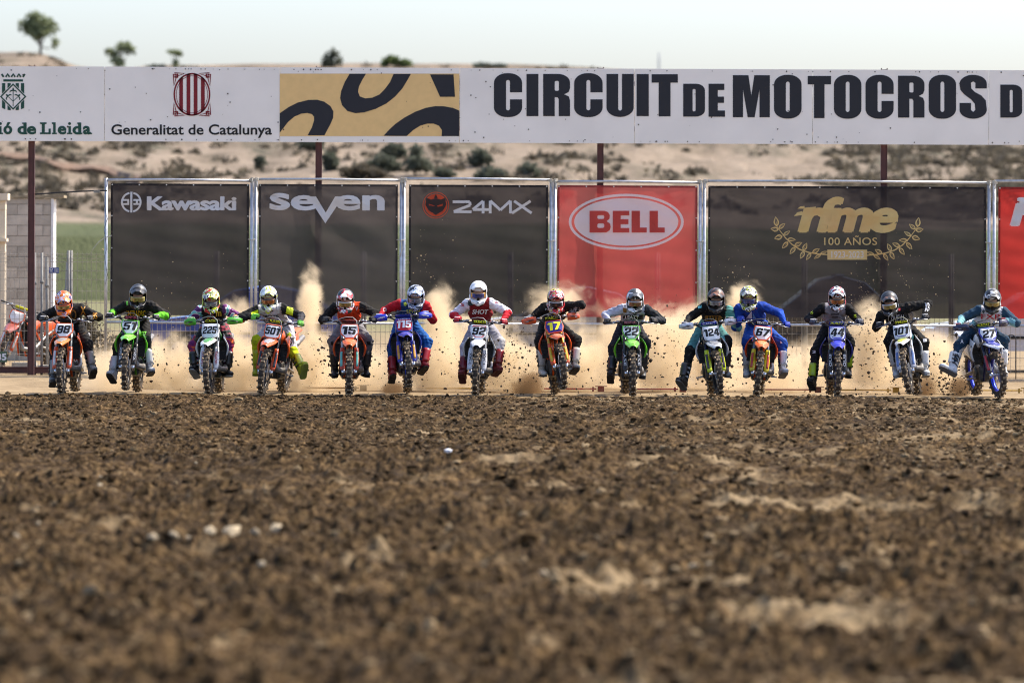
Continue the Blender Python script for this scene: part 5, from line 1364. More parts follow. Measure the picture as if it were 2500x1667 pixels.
    if st.get('pbot'):
        P = [pl_pt(x_, v, .0082) for (x_, v) in ((-.085, -.062), (.085, -.062), (.05, -.098), (-.05, -.098))]
        link('plate_tip', mesh('plate_tip', P, [(0, 3, 2, 1)]), pl, pc(st['pbot'], 'print'))
    # bars
    BZ = 0.10
    bar_p = [(-.405, -.965, 1.088), (-.30, -1.00, 1.090), (-.20, -1.045, 1.085), (-.115, -1.085, 1.035), (-.05, -1.09, 1.030), (.05, -1.09, 1.030), (.115, -1.085, 1.035), (.20, -1.045, 1.085), (.30, -1.00, 1.090), (.405, -.965, 1.088)]
    def mk():
        mb = MB(); mb.tube(bar_p, .0135, 10); mb.tube([(-.185, -1.05, 1.083), (.185, -1.05, 1.083)], .008, 8)
        mb.box((0, -1.09, 1.015), (.13, .05, .045)); return mb
    hb = link('handlebar', bm_get('handlebar', mk), root, BLACKP, SM)
    for s_ in (-1, 1):
        def mk():
            mb = MB(); a = Vector((s_ * .405, -.965, 1.088)); b_ = Vector((s_ * .285, -1.006, 1.090)); mb.tube([a.lerp(b_, -.02), a, a.lerp(b_, .9), b_], [.020, .0175, .0165, .022], 10); return mb
        link('grip', bm_get('grip%d' % (s_ + 1), mk), hb, BLACKP)
        def mk():
            mb = MB(); mb.box((s_ * .235, -1.035, 1.088), (.05, .04, .038)); mb.tube([(s_ * .235, -1.06, 1.082), (s_ * .27, -1.085, 1.075), (s_ * .39, -1.06, 1.062)], [.009, .008, .006], 6)
            mb.box((s_ * .19, -1.06, 1.10), (.045, .05, .035)); return mb
        link('lever', bm_get('lever%d' % (s_ + 1), mk), hb, STEEL)
        if st.get('hguard'):
            def mk():
                def fn(u, v):
                    xx = s_ * (.235 + .205 * u); zz = 1.075 + (.5 - v) * (.05 + .055 * math.sin(math.pi * min(1, .25 + .75 * u)) ** .8) + .005
                    yy = -1.115 + .13 * u ** 2.2 + .05 * abs(v - .5)
                    return Vector((xx, yy, zz))
                return sgn_panel(fn, 8, 6, .005, -s_)
            hg = link('hand_guard', bm_get('hand_guard%d' % (s_ + 1), mk), hb, pc(st['hguard']))
            def mk():
                mb = MB()
                for k in range(3): mb.box((s_ * (.31 + .02 * k), -1.122 + .028 * k, 1.085 - .008 * k), (.07, .012, .008), Matrix.Rotation(s_ * .35, 3, 'Z'))
                return mb
            link('guard_marking', bm_get('guard_marking%d' % (s_ + 1), mk, False), hb, BLACKP if st.get('hg_dark', True) else pc((220, 220, 225)))
    def mk():
        rings = []
        for x_ in (-.115, -.105, .105, .115):
            sc_ = 0.7 if abs(x_) > .11 else 1.0
            rings.append([(x_, -1.065 + .026 * sc_ * math.cos(a), 1.088 + .026 * sc_ * math.sin(a)) for a in [2 * math.pi * k / 12 for k in range(12)]])
        mb = MB(); mb.loft(rings); return mb
    link('bar_pad', bm_get('bar_pad', mk), hb, pc(st.get('pad', (25, 25, 28)), 'cloth'))
    if st.get('pad_txt'):
        V, F, _ = glyph(st['pad_txt'], 0.03)
        P = [Vector((-.095 + u * .19, -1.065 - .0285 * math.cos((.5 - v) * 1.3), 1.088 + .0285 * math.sin((.5 - v) * 1.3))) for u, v in V]
        link('pad_lettering', mesh('pad_lettering', P, F), hb, pc(st.get('pad_ink', (225, 225, 40)), 'print'))
    def mk():
        mb = MB(); mb.tube([(-.19, -1.09, 1.10), (-.12, -1.15, 1.135), (-.04, -1.20, 1.155), (.05, -1.22, 1.150), (.105, -1.24, 1.10), (.118, -1.26, .98), (.115, -1.30, .80), (.125, -1.42, .42)], .0055, 6); return mb
    link('brake_hose', bm_get('brake_hose', mk), root, pc(st.get('hose', (120, 116, 110))), SM)
    # frame and engine
    def mk():
        mb = MB()
        for s_ in (-1, 1):
            mb.tube([(s_ * .035, -1.10, .90), (s_ * .10, -.92, .80), (s_ * .115, -.68, .62), (s_ * .11, -.52, .42), (s_ * .10, -.52, .28)], [.03, .03, .028, .03, .022], 8)
            mb.tube([(s_ * .02, -1.09, .82), (s_ * .06, -.99, .42), (s_ * .075, -.92, .26), (s_ * .09, -.52, .25)], .017, 8)
            mb.tube([(s_ * .09, -.75, .72), (s_ * .08, -.35, .86), (s_ * .07, .1, .88)], .014, 8)
        return mb
    link('frame', bm_get('frame', mk), root, pc(st.get('frame', (60, 60, 62)), 'metal'))
    def mk():
        mb = MB()
        def ring(y, hw, z0, z1): return [(-hw, y, z0 + .03), (-hw * .8, y, z0), (hw * .8, y, z0), (hw, y, z0 + .03), (hw, y, z1 - .04), (hw * .75, y, z1), (-hw * .75, y, z1), (-hw, y, z1 - .04)]
        mb.loft([ring(-.93, .06, .29, .42), ring(-.89, .12, .24, .50), ring(-.70, .135, .22, .52), ring(-.55, .11, .26, .50)])
        rot = Matrix.Rotation(R(12), 3, 'X')
        for k in range(6): mb.box((0, -.83 - .008 * k, .52 + .036 * k), (.17, .17, .022), rot)
        mb.box((0, -.88, .72), (.15, .15, .08), rot)
        for s_ in (-1, 1):
            mb.lathe([(0, -.02), (.10, -.02), (.105, 0), (.085, .02), (0, .03)], Matrix.Translation((s_ * .135, -.70, .37)) @ Matrix.Rotation(0 if s_ > 0 else math.pi, 4, 'Z'), 18)
        return mb
    link('engine', bm_get('engine', mk, False), root, DARKM)
    def mk():
        mb = MB(); mb.tube([(.02, -.96, .62), (.03, -1.06, .52), (.10, -1.05, .38), (.17, -.92, .36), (.175, -.75, .42), (.14, -.45, .60), (.13, -.2, .72)], [.022, .028, .046, .05, .035, .022, .024], 10)
        mb.tube([(.135, -.22, .71), (.15, -.1, .76), (.155, .25, .85)], [.03, .045, .042], 10); return mb
    link('exhaust', bm_get('exhaust', mk), root, ALLOY)
    for s_ in (-1, 1):
        def mk():
            mb = MB(); x_ = .155 * s_
            mb.box((x_, -.985, .655), (.105, .035, .29), Matrix.Rotation(R(-8), 3, 'X')); return mb
        rd_ = link('radiator', bm_get('radiator%d' % (s_ + 1), mk, False), root, RADI)
        def mk():
            mb = MB()
            for k in range(9): mb.box((.155 * s_, -1.012 + .004 * (k - 4), .535 + .029 * k), (.098, .022, .005), Matrix.Rotation(R(35), 3, 'X'))
            for q in (-.05, .05): mb.box((.155 * s_ + q, -1.01, .655), (.006, .02, .28), Matrix.Rotation(R(-8), 3, 'X'))
            return mb
        link('louvre', bm_get('louvre%d' % (s_ + 1), mk, False), rd_, BLACKP)
        def mk():
            def fn(u, v):
                # u runs back from the front edge, v down
                y = -1.085 + .50 * u + .10 * v * (1 - u) ; z = .845 + .05 * u - .36 * v * (1 - .75 * u ** 0.8)
                bul = math.sin(math.pi * min(1, max(0, v * .9 + .08)))
                xx = .150 + .084 * bul * (1 - u) ** .6 - .035 * u - .03 * max(0, v - .75) * 4 * (1 - u)
                if u == 0: xx -= .0
                return Vector((s_ * xx, y, z))
            return sgn_panel(fn, 9, 12, .006, s_)
        sh_ = link('radiator_shroud', bm_get('radiator_shroud%d' % (s_ + 1), mk), root, st.get('shroud_mat') or pc(st['shroud']))
        def mk():
            rings = []
            for k in range(15):
                v = k / 14
                bul = math.sin(math.pi * min(1, max(0, v * .9 + .08)))
                xx = .150 + .086 * bul - .03 * max(0, v - .75) * 4; y = -1.088 + .10 * v; z = .845 - .36 * v
                wd = .017 * (0.45 + 0.55 * math.sin(math.pi * v) ** .6)
                rings.append([(s_ * (xx + .35 * wd), y + .016, z), (s_ * (xx + wd * .9), y + .002, z), (s_ * xx, y - .010, z), (s_ * (xx - wd), y - .004, z), (s_ * (xx - wd * .6), y + .012, z)])
            mb = MB(); mb.loft(rings)
            if s_ < 0: mb.f = [tuple(reversed(q)) for q in mb.f]
            return mb
        link('shroud_edge', bm_get('shroud_edge%d' % (s_ + 1), mk), sh_, pc(st['shroud']))
        def mk():
            def fn(u, v):
                y = -.50 + .50 * u; z = .86 + .03 * u - (.30 - .10 * u) * v
                return Vector((s_ * (.115 + .02 * math.sin(math.pi * v) + .015 * u), y, z))
            return sgn_panel(fn, 5, 5, .006, s_)
        link('side_panel', bm_get('side_panel%d' % (s_ + 1), mk), root, pc(st.get('side', st['shroud'])))
        def mk():
            mb = MB(); mb.tube([(s_ * .085, -.53, .41), (s_ * .12, -.35, .37), (s_ * .105, .0, .33), (s_ * .105, .04, .33)], [.035, .04, .034, .03], 8, flat=.7); return mb
        link('swingarm', bm_get('swingarm%d' % (s_ + 1), mk), root, ALLOY)
        def mk():
            mb = MB(); mb.box((s_ * .205, -.575, .292), (.095, .05, .018))
            for k in range(4): mb.box((s_ * (.17 + .023 * k), -.575, .306), (.008, .05, .012))
            mb.tube([(s_ * .11, -.56, .33), (s_ * .17, -.57, .295)], .012, 6); return mb
        link('foot_peg', bm_get('foot_peg%d' % (s_ + 1), mk, False), root, STEEL)
        def mk():
            mb = MB(); mb.tube([(s_ * .13, -.58, .31), (s_ * .165, -.72, .30), (s_ * .17, -.80, .31)], .009, 6); mb.box((s_ * .19, -.80, .312), (.05, .02, .016)); return mb
        link('pedal', bm_get('pedal%d' % (s_ + 1), mk, False), root, STEEL)
    def mk():
        def ring(y, hw, z0, z1):
            return [(-hw, y, z0), (hw, y, z0), (hw, y, z0 + (z1 - z0) * .6), (hw * .7, y, z1 - .01), (0, y, z1), (-hw * .7, y, z1 - .01), (-hw, y, z0 + (z1 - z0) * .6)]
        mb = MB(); mb.loft([ring(-1.06, .07, .80, .90), ring(-1.0, .12, .76, .955), ring(-.85, .125, .74, .965), ring(-.70, .10, .78, .94)]); return mb
    link('fuel_tank', bm_get('fuel_tank', mk), root, pc(st.get('tank', st['shroud'])))
    def mk():
        def ring(y, hw, z0, z1): return [(-hw, y, z0), (hw, y, z0), (hw * .95, y, z1 - .03), (hw * .6, y, z1), (-hw * .6, y, z1), (-hw * .95, y, z1 - .03)]
        mb = MB(); mb.loft([ring(-.98, .05, .93, .975), ring(-.80, .07, .88, .965), ring(-.50, .085, .85, .935), ring(-.15, .10, .87, .945), ring(.08, .085, .90, .955)]); return mb
    link('seat', bm_get('seat', mk), root, pc(st.get('seat', (26, 26, 28)), 'cloth'))
    def mk():
        def fn(u, v):
            xx = (v - .5) * 2; y = -.02 + .58 * u; return Vector((xx * (.11 - .03 * u), y, .905 + .07 * u - .03 * abs(xx) ** 2))
        return panel(fn, 8, 8, .005)
    link('rear_fender', bm_get('rear_fender', mk), root, pc(st.get('rear', st['fender'])))
    def mk():
        mb = MB(); mb.tube([(0, -.42, .80), (0, -.36, .62), (0, -.38, .40)], [.025, .034, .02], 8)
        for k in range(7): mb.tube([(0, -.41 + .007 * k, .76 - .04 * k), (0, -.408 + .007 * k, .75 - .04 * k)], .042, 10)
        return mb
    link('shock_absorber', bm_get('shock_absorber', mk), root, STEEL)
    tag(root, label, 'motorcycle', group)
    return root, SM
# ------------------------------------------------------------------ riders
def surface_nets(D, org, h):
    ins = D < 0
    nx, ny, nz = D.shape
    cs = (nx - 1, ny - 1, nz - 1)
    acc = np.zeros(cs + (3,), np.float32); cnt = np.zeros(cs, np.float32)
    for ax in range(3):
        for o1 in (0, 1):
            for o2 in (0, 1):
                sl0, sl1 = [None] * 3, [None] * 3; offv = np.zeros(3)
                oth = [q for q in range(3) if q != ax]
                for q, o_ in zip(oth, (o1, o2)):
                    sl0[q] = slice(o_, cs[q] + o_); sl1[q] = slice(o_, cs[q] + o_); offv[q] = o_
                sl0[ax] = slice(0, cs[ax]); sl1[ax] = slice(1, cs[ax] + 1)
                a = D[tuple(sl0)]; b_ = D[tuple(sl1)]
                m_ = (a < 0) != (b_ < 0)
                t_ = np.where(m_, a / np.where(m_, a - b_, 1), 0)
                for q in range(3): acc[..., q] += np.where(m_, (t_ if q == ax else offv[q]), 0)
                cnt += m_
    act = cnt > 0
    vid = -np.ones(cs, np.int64); vid[act] = np.arange(act.sum())
    base = np.argwhere(act)
    P = org + (base + acc[act] / cnt[act][:, None]) * h
    Fs = []
    for ax in range(3):
        u, v = (ax + 1) % 3, (ax + 2) % 3
        sl0 = [slice(None)] * 3; sl1 = [slice(None)] * 3; sl0[ax] = slice(0, -1); sl1[ax] = slice(1, None)
        for q in (u, v): sl0[q] = slice(1, -1); sl1[q] = slice(1, -1)
        a = ins[tuple(sl0)]; b_ = ins[tuple(sl1)]
        e = np.argwhere(a != b_); fl = a[tuple(e.T)]
        c = e.copy(); c[:, u] += 1; c[:, v] += 1
        def cid(du, dv):
            k = c.copy(); k[:, u] += du; k[:, v] += dv; return vid[tuple(k.T)]
        q4 = np.stack([cid(-1, -1), cid(0, -1), cid(0, 0), cid(-1, 0)], 1)
        q4[~fl] = q4[~fl][:, ::-1]
        Fs.append(q4)
    F = np.concatenate(Fs)
    return P, F[(F >= 0).all(1)]

def seg(P, a, b_, ra, rb, xax=None, fx=1.0):
    a = np.array(a, np.float32); b_ = np.array(b_, np.float32)
    Q = P - a; ab = b_ - a
    if xax is not None:
        xa = np.array(xax, np.float32); Q = Q - xa * ((Q @ xa)[..., None]) * (1 - 1 / fx); ab = ab - xa * (ab @ xa) * (1 - 1 / fx)
    t_ = np.clip((Q @ ab) / max(1e-9, ab @ ab), 0, 1)
    return np.linalg.norm(Q - t_[..., None] * ab, axis=-1) - (ra + (rb - ra) * t_)
def ell(P, c, r_):
    q = (P - np.array(c, np.float32)) / np.array(r_, np.float32); k = np.linalg.norm(q, axis=-1); return (k - 1) * min(r_)
def smin(a, b_, k):
    h_ = np.clip(0.5 + 0.5 * (b_ - a) / k, 0, 1); return b_ * (1 - h_) + a * h_ - k * h_ * (1 - h_)
def grid(lo, hi, h):
    ax = [np.arange(lo[q], hi[q] + h, h, dtype=np.float32) for q in range(3)]
    return np.stack(np.meshgrid(*ax, indexing='ij'), -1), np.array(lo, np.float32)

# helmet: one shell shared by all, face towards -Y
def helmet_sdf(P):
    d = ell(P, (0, .012, .012), (.132, .152, .142))
    for s_ in (-1, 1):
        d = smin(d, seg(P, (s_ * .095, -.02, -.085), (s_ * .062, -.135, -.115), .042, .034), .04)
        d = smin(d, seg(P, (s_ * .062, -.135, -.115), (0, -.185, -.130), .034, .030), .03)
    d = smin(d, seg(P, (0, -.16, -.15), (0, -.19, -.12), .02, .018), .02)
    q = np.abs(P - np.array((0, -.17, -.022), np.float32)) - np.array((.098, .13, .052), np.float32)
    box_ = np.linalg.norm(np.maximum(q, 0), axis=-1) + np.minimum(q.max(-1), 0) - .018
    d = np.maximum(d, -box_)
    d = np.maximum(d, -(seg(P, (0, .0, -.25), (0, 0, -.09), .088, .082)))
    return np.maximum(d, -ell(P, (0, .012, .0), (.116, .132, .122)))
P_, o_ = grid((-.16, -.24, -.20), (.16, .19, .18), .0072)
V_, F_ = surface_nets(helmet_sdf(P_), o_, .0072)
HELM = np_mesh('helmet', V_, F_)
def gog_fn(u, v, w_=1.0, push=0.0):
    a = (u - .5) * 2 * 1.02 * w_; return Vector((.112 * math.sin(a), -.030 - .112 * math.cos(a) - push, -.022 + (.5 - v) * .088 * w_ * (1 - .16 * abs(u - .5) * 2) - .010 * max(0, v - .6) * math.exp(-((u - .5) / .10) ** 2) * -6))
LENS = panel(lambda u, v: gog_fn(u, v, .86, .0150), 14, 6, .004).mesh('goggle_lens', True)
GFRAME = panel(lambda u, v: gog_fn(u, v, 1.0, 0), 14, 6, .012).mesh('goggles', True)
def peak_fn(u, v):
    xx = (v - .5) * 2; y = -.055 - .125 * u; wd = .112 - .026 * u ** 1.5
    z = .126 + .030 * u - .026 * u ** 2 - (.064 - .014 * u) * abs(xx) ** 2.2
    ridge = .006 * math.exp(-((abs(xx) - .38) / .14) ** 2)
    return Vector((xx * wd, y, z + ridge))
PEAK = panel(peak_fn, 12, 14, .005).mesh('helmet_peak', True)
mb = MB()
for s_ in (-1, 1):
    for k in range(3): mb.box((s_ * (.022 + .0), -.212 + .012 * k, -.128 + .016 * k), (.026, .008, .008), Matrix.Rotation(s_ * .5, 3, 'Z'))
mb.box((0, -.212, -.112), (.03, .012, .02)); VENT = mb.mesh('chin_vent')
# face behind the goggles
P_, o_ = grid((-.12, -.13, -.16), (.12, .13, .13), .012)
dface = smin(ell(P_, (0, .02, 0), (.078, .10, .115)), seg(P_, (0, -.07, -.01), (0, -.092, -.035), .012, .016), .02)
V_, F_ = surface_nets(dface, o_, .012); FACE = np_mesh('face', V_, F_)

# glove closed round a grip that runs along X
def glove_sdf(P):
    d = seg(P, (-.026, .012, .044), (-.026, .062, .046), .017, .019); d = smin(d, seg(P, (.026, .012, .044), (.022, .062, .044), .017, .018), .03)
    d = smin(d, seg(P, (0, .03, .044), (0, .095, .050), .022, .027), .03)
    for k, (x_, ln) in enumerate(((-.031, .95), (-.0105, 1.05), (.0105, 1.0), (.031, .84))):
        pts_ = [(x_, .012, .046), (x_, -.024 * ln, .034), (x_, -.034 * ln, .004), (x_ + .001, -.022 * ln, -.022)]
        f_ = None
        for a, b_, ra, rb in zip(pts_[:-1], pts_[1:], (.0125, .0112, .0102), (.0112, .0102, .0088)):
            e_ = seg(P, a, b_, ra, rb); f_ = e_ if f_ is None else np.minimum(f_, e_)
        d = smin(d, f_, .006)
    th = smin(seg(P, (-.030, .040, .036), (-.046, .022, .006), .014, .0125), seg(P, (-.046, .022, .006), (-.036, -.008, -.020), .0115, .0095), .006)
    return smin(d, th, .010)
P_, o_ = grid((-.08, -.06, -.05), (.07, .14, .09), .0050)
V_, F_ = surface_nets(glove_sdf(P_), o_, .0050); GLOVE = np_mesh('glove', V_, F_)
mb = MB()
for x_ in (-.031, -.0105, .0105, .031): mb.box((x_, -.006, .0555), (.016, .026, .006), Matrix.Rotation(R(18), 3, 'X'))
KNUCK = mb.mesh('knuckle_pad')
mb = MB(); mb.loft([[(.034 * math.cos(a), y_, .050 + .030 * math.sin(a)) for a in [2 * math.pi * k / 14 for k in range(14)]] for y_ in (.085, .11)], True, False); CUFF = mb.mesh('cuff', True)

# boot: ankle at the origin, shaft up +Z, toe towards -Y
def boot_sdf(P):
    d = seg(P, (0, .012, .0), (0, .004, .275), .050, .068, (1, 0, 0), .92)
    d = smin(d, seg(P, (0, .030, -.040), (0, -.135, -.052), .047, .038, (1, 0, 0), 1.08), .035)
    d = smin(d, ell(P, (0, -.155, -.058), (.046, .050, .034)), .02)
    d = smin(d, seg(P, (0, -.050, .03), (0, -.058, .26), .020, .024, (1, 0, 0), 1.7), .02)
    d = np.maximum(d, -P[..., 2] - .088); d = np.maximum(d, P[..., 2] - .300)
    return d
P_, o_ = grid((-.11, -.23, -.11), (.11, .11, .32), .0085)
V_, F_ = surface_nets(boot_sdf(P_), o_, .0085); BOOT = np_mesh('boot', V_, F_)
so = MB(); so_r = []
for z_ in (-.104, -.086):
    so_r.append([((.052 if y_ > -.1 else .047) * cx * (1.0 if z_ < -.1 else 1.04), y_, z_) for (cx, y_) in ((-.6, .082), (-.95, .055), (-.85, -.03), (-1, -.12), (-.75, -.185), (0, -.212), (.75, -.185), (1, -.12), (.85, -.03), (.95, .055), (.6, .082))])
so.loft(so_r); SOLE = so.mesh('sole')
st_ = MB()
for (z_, ry, rx, yc) in ((.055, .066, .056, -.002), (.125, .074, .060, -.008), (.195, .080, .065, -.010)):
    st_.loft([[(rx * math.cos(a), yc + ry * math.sin(a), z_ + dz - .02 * math.sin(a)) for a in [2 * math.pi * k / 16 for k in range(16)]] for dz in (-.011, .011)], True, False)
    for s_ in (-1, 1): st_.box((s_ * rx * 1.02, yc - .02, z_ + .01), (.014, .034, .026))
STRAP = st_.mesh('buckle_strap')
sg = panel(lambda u, v: Vector(((v - .5) * 2 * .046, -.088 - .012 * u + .022 * ((v - .5) * 2) ** 2, .06 + .21 * u)), 6, 6, .006).mesh('shin_plate', True)

def ik(a, b_, l1, l2, px, prefer):
    """middle joint between a and b_: the point of the solution circle that the photograph shows nearest to px"""
    ab = b_ - a; L_ = ab.length
    if L_ > (l1 + l2) * .985: f = L_ / ((l1 + l2) * .985); l1 *= f; l2 *= f
    x_ = (L_ * L_ + l1 * l1 - l2 * l2) / (2 * L_); r_ = math.sqrt(max(1e-6, l1 * l1 - x_ * x_))
    d = ab.normalized(); n1 = d.orthogonal().normalized(); n2 = d.cross(n1); best = None
    for k in range(96):
        an = 2 * math.pi * k / 96; p = a + d * x_ + (n1 * math.cos(an) + n2 * math.sin(an)) * r_
        q = to_px(p); e_ = math.hypot(q[0] - px[0], q[1] - px[1]) - 20 * (p - a - d * x_).dot(prefer)
        if best is None or e_ < best[0]: best = (e_, p)
    return best[1]

def make_rider(sp, st, M, SM, label):
    cx_ = sp['crop']; px = lambda q: (cx_[0] + q[0] / cx_[2], cx_[1] + q[1] / cx_[2])
    Y0 = sp.get('Y0', 0.0)
    dep = lambda p, y: pt(*px(p), Y0 + y)
    M3 = M.to_3x3()
    shL, shR = dep(sp['sh'][0], .74), dep(sp['sh'][1], .74)
    shL.z -= .03; shR.z -= .03
    mid = (shL + shR) / 2
    seatp = M @ Vector((0, -.36, 1.035))
    pel = seatp.lerp(Vector((mid.x, seatp.y, seatp.z)), sp.get('shift', .3))
    hel = dep(sp['hel'], .44)
    root = empty('person', M @ Vector((0, -.45, .30))); root['label'] = label
    tag(root, label, 'person', 'riders on the start line')
    T = Matrix.Translation(-root.location)
    # hands on the grips
    wr, gl = {}, {}
    for s_ in (-1, 1):
        gdir = (M3 @ SM.to_3x3() @ Vector((.12, s_ * .041, -.002))).normalized()
        gc = M @ SM @ Vector((s_ * .352, -.983, 1.089))
        up = (Vector((0, .15, 1)) - gdir * Vector((0, .15, 1)).dot(gdir)).normalized(); bk = up.cross(gdir)
        G = Matrix((gdir, bk, up)).transposed().to_4x4(); G.translation = gc
        if s_ < 0: G = G @ Matrix.Diagonal((-1, 1, 1, 1))
        gl[s_] = G; wr[s_] = G @ Vector((0, .098, .052))
    sh = {-1: shL, 1: shR}; el, hip, kn, an, toe = {}, {}, {}, {}, {}
    lat = (shR - shL).normalized(); plat = (M3 @ Vector((1, 0, 0))).normalized()
    for i, s_ in enumerate((-1, 1)):
        el[s_] = ik(sh[s_], wr[s_], .29, .265, px(sp['el'][i]), Vector((s_ * .6, .5, .2)))
        hip[s_] = pel + plat * (s_ * .085) + Vector((0, -.01, -.02))
        ay = sp.get('fy', (.80, .80))[i]
        an[s_] = dep(sp['an'][i], ay)
        tp = pt(*px(sp['toe'][i]), Y0 + ay - .15); dx, dz = tp.x - an[s_].x, tp.z - an[s_].z + .05
        dxz = math.hypot(dx, dz); dy = -math.sqrt(max(.20 ** 2 - dxz ** 2, .05 ** 2))
        toe[s_] = an[s_] + Vector((dx, min(dy, sp.get('ty', -.17)), dz * .4))
        kn[s_] = ik(hip[s_], an[s_], .43, .42, px(sp['kn'][i]), Vector((s_ * .35, -1.0, .25)))
    chest = mid.lerp(pel, .20) + Vector((0, .01, -.015)); belly = mid.lerp(pel, .62)
    neck = mid + Vector((0, -.03, .055)); headb = hel + Vector((0, .03, -.07))
    bulk = st.get('bulk', 1.1)
    prims = [  # a, b, ra, rb, label, xaxis, fx, k
        (chest + (mid - chest) * .6, chest.lerp(belly, .5), .108 * bulk, .112 * bulk, 0, lat, 1.42, .05),
        (chest.lerp(belly, .6), pel + Vector((0, .0, .03)), .112 * bulk, .108, 1, lat, 1.25, .05),
        (pel + Vector((0, .02, -.02)), pel + Vector((0, -.04, -.02)), .115, .11, 6, plat, 1.35, .04),
        (neck - Vector((0, 0, .06)), headb, .062, .058, 8, None, 1, .03)]
    for i, s_ in enumerate((-1, 1)):
        prims += [(mid.lerp(sh[s_], .45), mid.lerp(sh[s_], .80), .068 * bulk, .066 * bulk, 0, None, 1, .045),
                  (sh[s_], el[s_], .070 * bulk, .054 * bulk, 2 + i, None, 1, .03), (el[s_], wr[s_], .054 * bulk, .036, 4 + i, None, 1, .025),
                  (hip[s_], kn[s_], .100, .080, 6, None, 1, .04), (kn[s_] + Vector((0, -.012, .01)), kn[s_] + Vector((0, -.012, -.01)), .074, .074, 7, None, 1, .03),
                  (kn[s_], kn[s_].lerp(an[s_], .78), .076, .056, 7, None, 1, .03)]
    allp = [q for p in prims for q in (p[0], p[1])]
    lo = [min(p[q] for p in allp) - .16 for q in range(3)]; hi = [max(p[q] for p in allp) + .16 for q in range(3)]
    H = .0135
    G_, org = grid(lo, hi, H)
    D = None
    for (a, b_, ra, rb, lb, xa, fx, k) in prims:
        # only near the primitive
        d = seg(G_, a, b_, ra, rb, xa, fx)
        D = d if D is None else smin(D, d, k)
    wr_n = .0085 * np.sin(G_[..., 0] * 33 + 5 * np.sin(G_[..., 2] * 19 + G_[..., 0] * 7)) * np.sin(G_[..., 2] * 43 + 4 * np.sin(G_[..., 0] * 17) + G_[..., 1] * 13)
    D = D + wr_n.astype(np.float32)
    V, F = surface_nets(D, org, H)
    lab = np.argmin(np.stack([seg(V.astype(np.float32), a, b_, ra, rb, xa, fx) for (a, b_, ra, rb, lb, xa, fx, k) in prims]), 0)
    lab = np.array([p[4] for p in prims])[lab]
    me = np_mesh('body', V, F)
    fl = lab[F[:, 0]]
    me.polygons.foreach_set('material_index', fl.astype(np.int32))
    cols = st['body']      # chest, belly, upper arms, forearms, thigh, knee
    mm = [q if not isinstance(q, tuple) else cmat(q, 'cloth') for q in cols] + [cmat((24, 22, 22), 'cloth')]
    for q in mm: me.materials.append(q)
    link('body', me, root, None, T)
    bvh = BVHTree.FromPolygons([Vector(v) for v in V.tolist()], F.tolist())
    # prints on the jersey and trousers
    camp = Vector(cam.location)
    def drape(name, vf, m, maxlen=.035, lift=.004):
        bm = bmesh.new(); vs_ = []
        lay = bm.verts.layers.float.new('lift')
        for q in vf[0]:
            v_ = bm.verts.new(pt(*px((q[0], q[1])), Y0 + .7)); v_[lay] = q[2] if len(q) > 2 else 0.0; vs_.append(v_)
        for f in vf[1]:
            try: bm.faces.new([vs_[i] for i in f])
            except ValueError: pass
        for _ in range(3):
            ed = [e_ for e_ in bm.edges if e_.calc_length() > maxlen]
            if not ed: break
            bmesh.ops.subdivide_edges(bm, edges=ed, cuts=1); bmesh.ops.triangulate(bm, faces=bm.faces[:])
        dead = []
        for v in bm.verts:
            d = (v.co - camp).normalized(); hit = bvh.ray_cast(camp, d)
            if hit[0] is None: dead.append(v)
            else: v.co = hit[0] - d * (lift + v[lay]) + hit[1] * .001
        if dead: bmesh.ops.delete(bm, geom=dead, context='VERTS')
        dead = [f for f in bm.faces if max(e_.calc_length() for e_ in f.edges) > .14]
        if dead: bmesh.ops.delete(bm, geom=dead, context='FACES')
        bm.normal_update()
        for f in bm.faces:
            if f.normal.y > 0: f.normal_flip()
        me_ = bpy.data.meshes.new(name); bm.to_mesh(me_); bm.free()
        link(name, me_, root, m, T)
    for item in st.get('prints', []):
        kind, colr = item[0], item[1]
        if kind == 'text': drape('printed_lettering', put_text(item[2], item[3], *(item[4:] or (0.03,))), cmat(colr, 'print'), lift=.006)
        else: drape('printed_patch', tess([item[2]]), cmat(colr, 'print'))
    # helmet
    hp, hr, hy = sp.get('head', (24, 0, 0))
    HM = T @ Matrix.Translation(hel + Vector((0, 0, .0))) @ Matrix.Rotation(R(hy), 4, 'Z') @ Matrix.Rotation(R(hp), 4, 'X') @ Matrix.Rotation(R(hr), 4, 'Y')
    hs = sp.get('hs', 1.0)
    HM = HM @ Matrix.Scale(hs, 4)
    h_ = link('helmet', HELM, root, st['helmet'], HM)
    link('goggles', GFRAME, h_, cmat(st.get('gframe', (25, 25, 28)), 'plastic'))
    link('goggle_lens', LENS, h_, st['lens'])
    link('helmet_peak', PEAK, h_, st['peak'])
    link('chin_vent', VENT, h_, cmat(st.get('vent', (20, 20, 22)), 'plastic'))
    link('face', FACE, root, mat('skin', (0.42, 0.25, 0.18), 0.6), HM)
    # gloves and boots
    for i, s_ in enumerate((-1, 1)):
        g_ = link('glove', GLOVE, root, cmat(st['glove'], 'leather'), T @ gl[s_])
        link('knuckle_pad', KNUCK, g_, cmat(st.get('glove2', (200, 200, 205)), 'leather')); link('cuff', CUFF, g_, cmat(st.get('glove2', (200, 200, 205)), 'leather'))
        up = (kn[s_] - an[s_]).normalized(); f = toe[s_] - an[s_]; f = (f - up * f.dot(up)).normalized()
        # tip the boot a little with the toe direction
        Bm = Matrix((f.cross(up) * -1, f * -1, up)).transposed()
        if Bm.determinant() < 0: Bm = Matrix((f.cross(up), f * -1, up)).transposed()
        B4_ = Bm.to_4x4() @ Matrix.Diagonal((1.1, 1.06, 1.0, 1.0)); B4_.translation = an[s_]
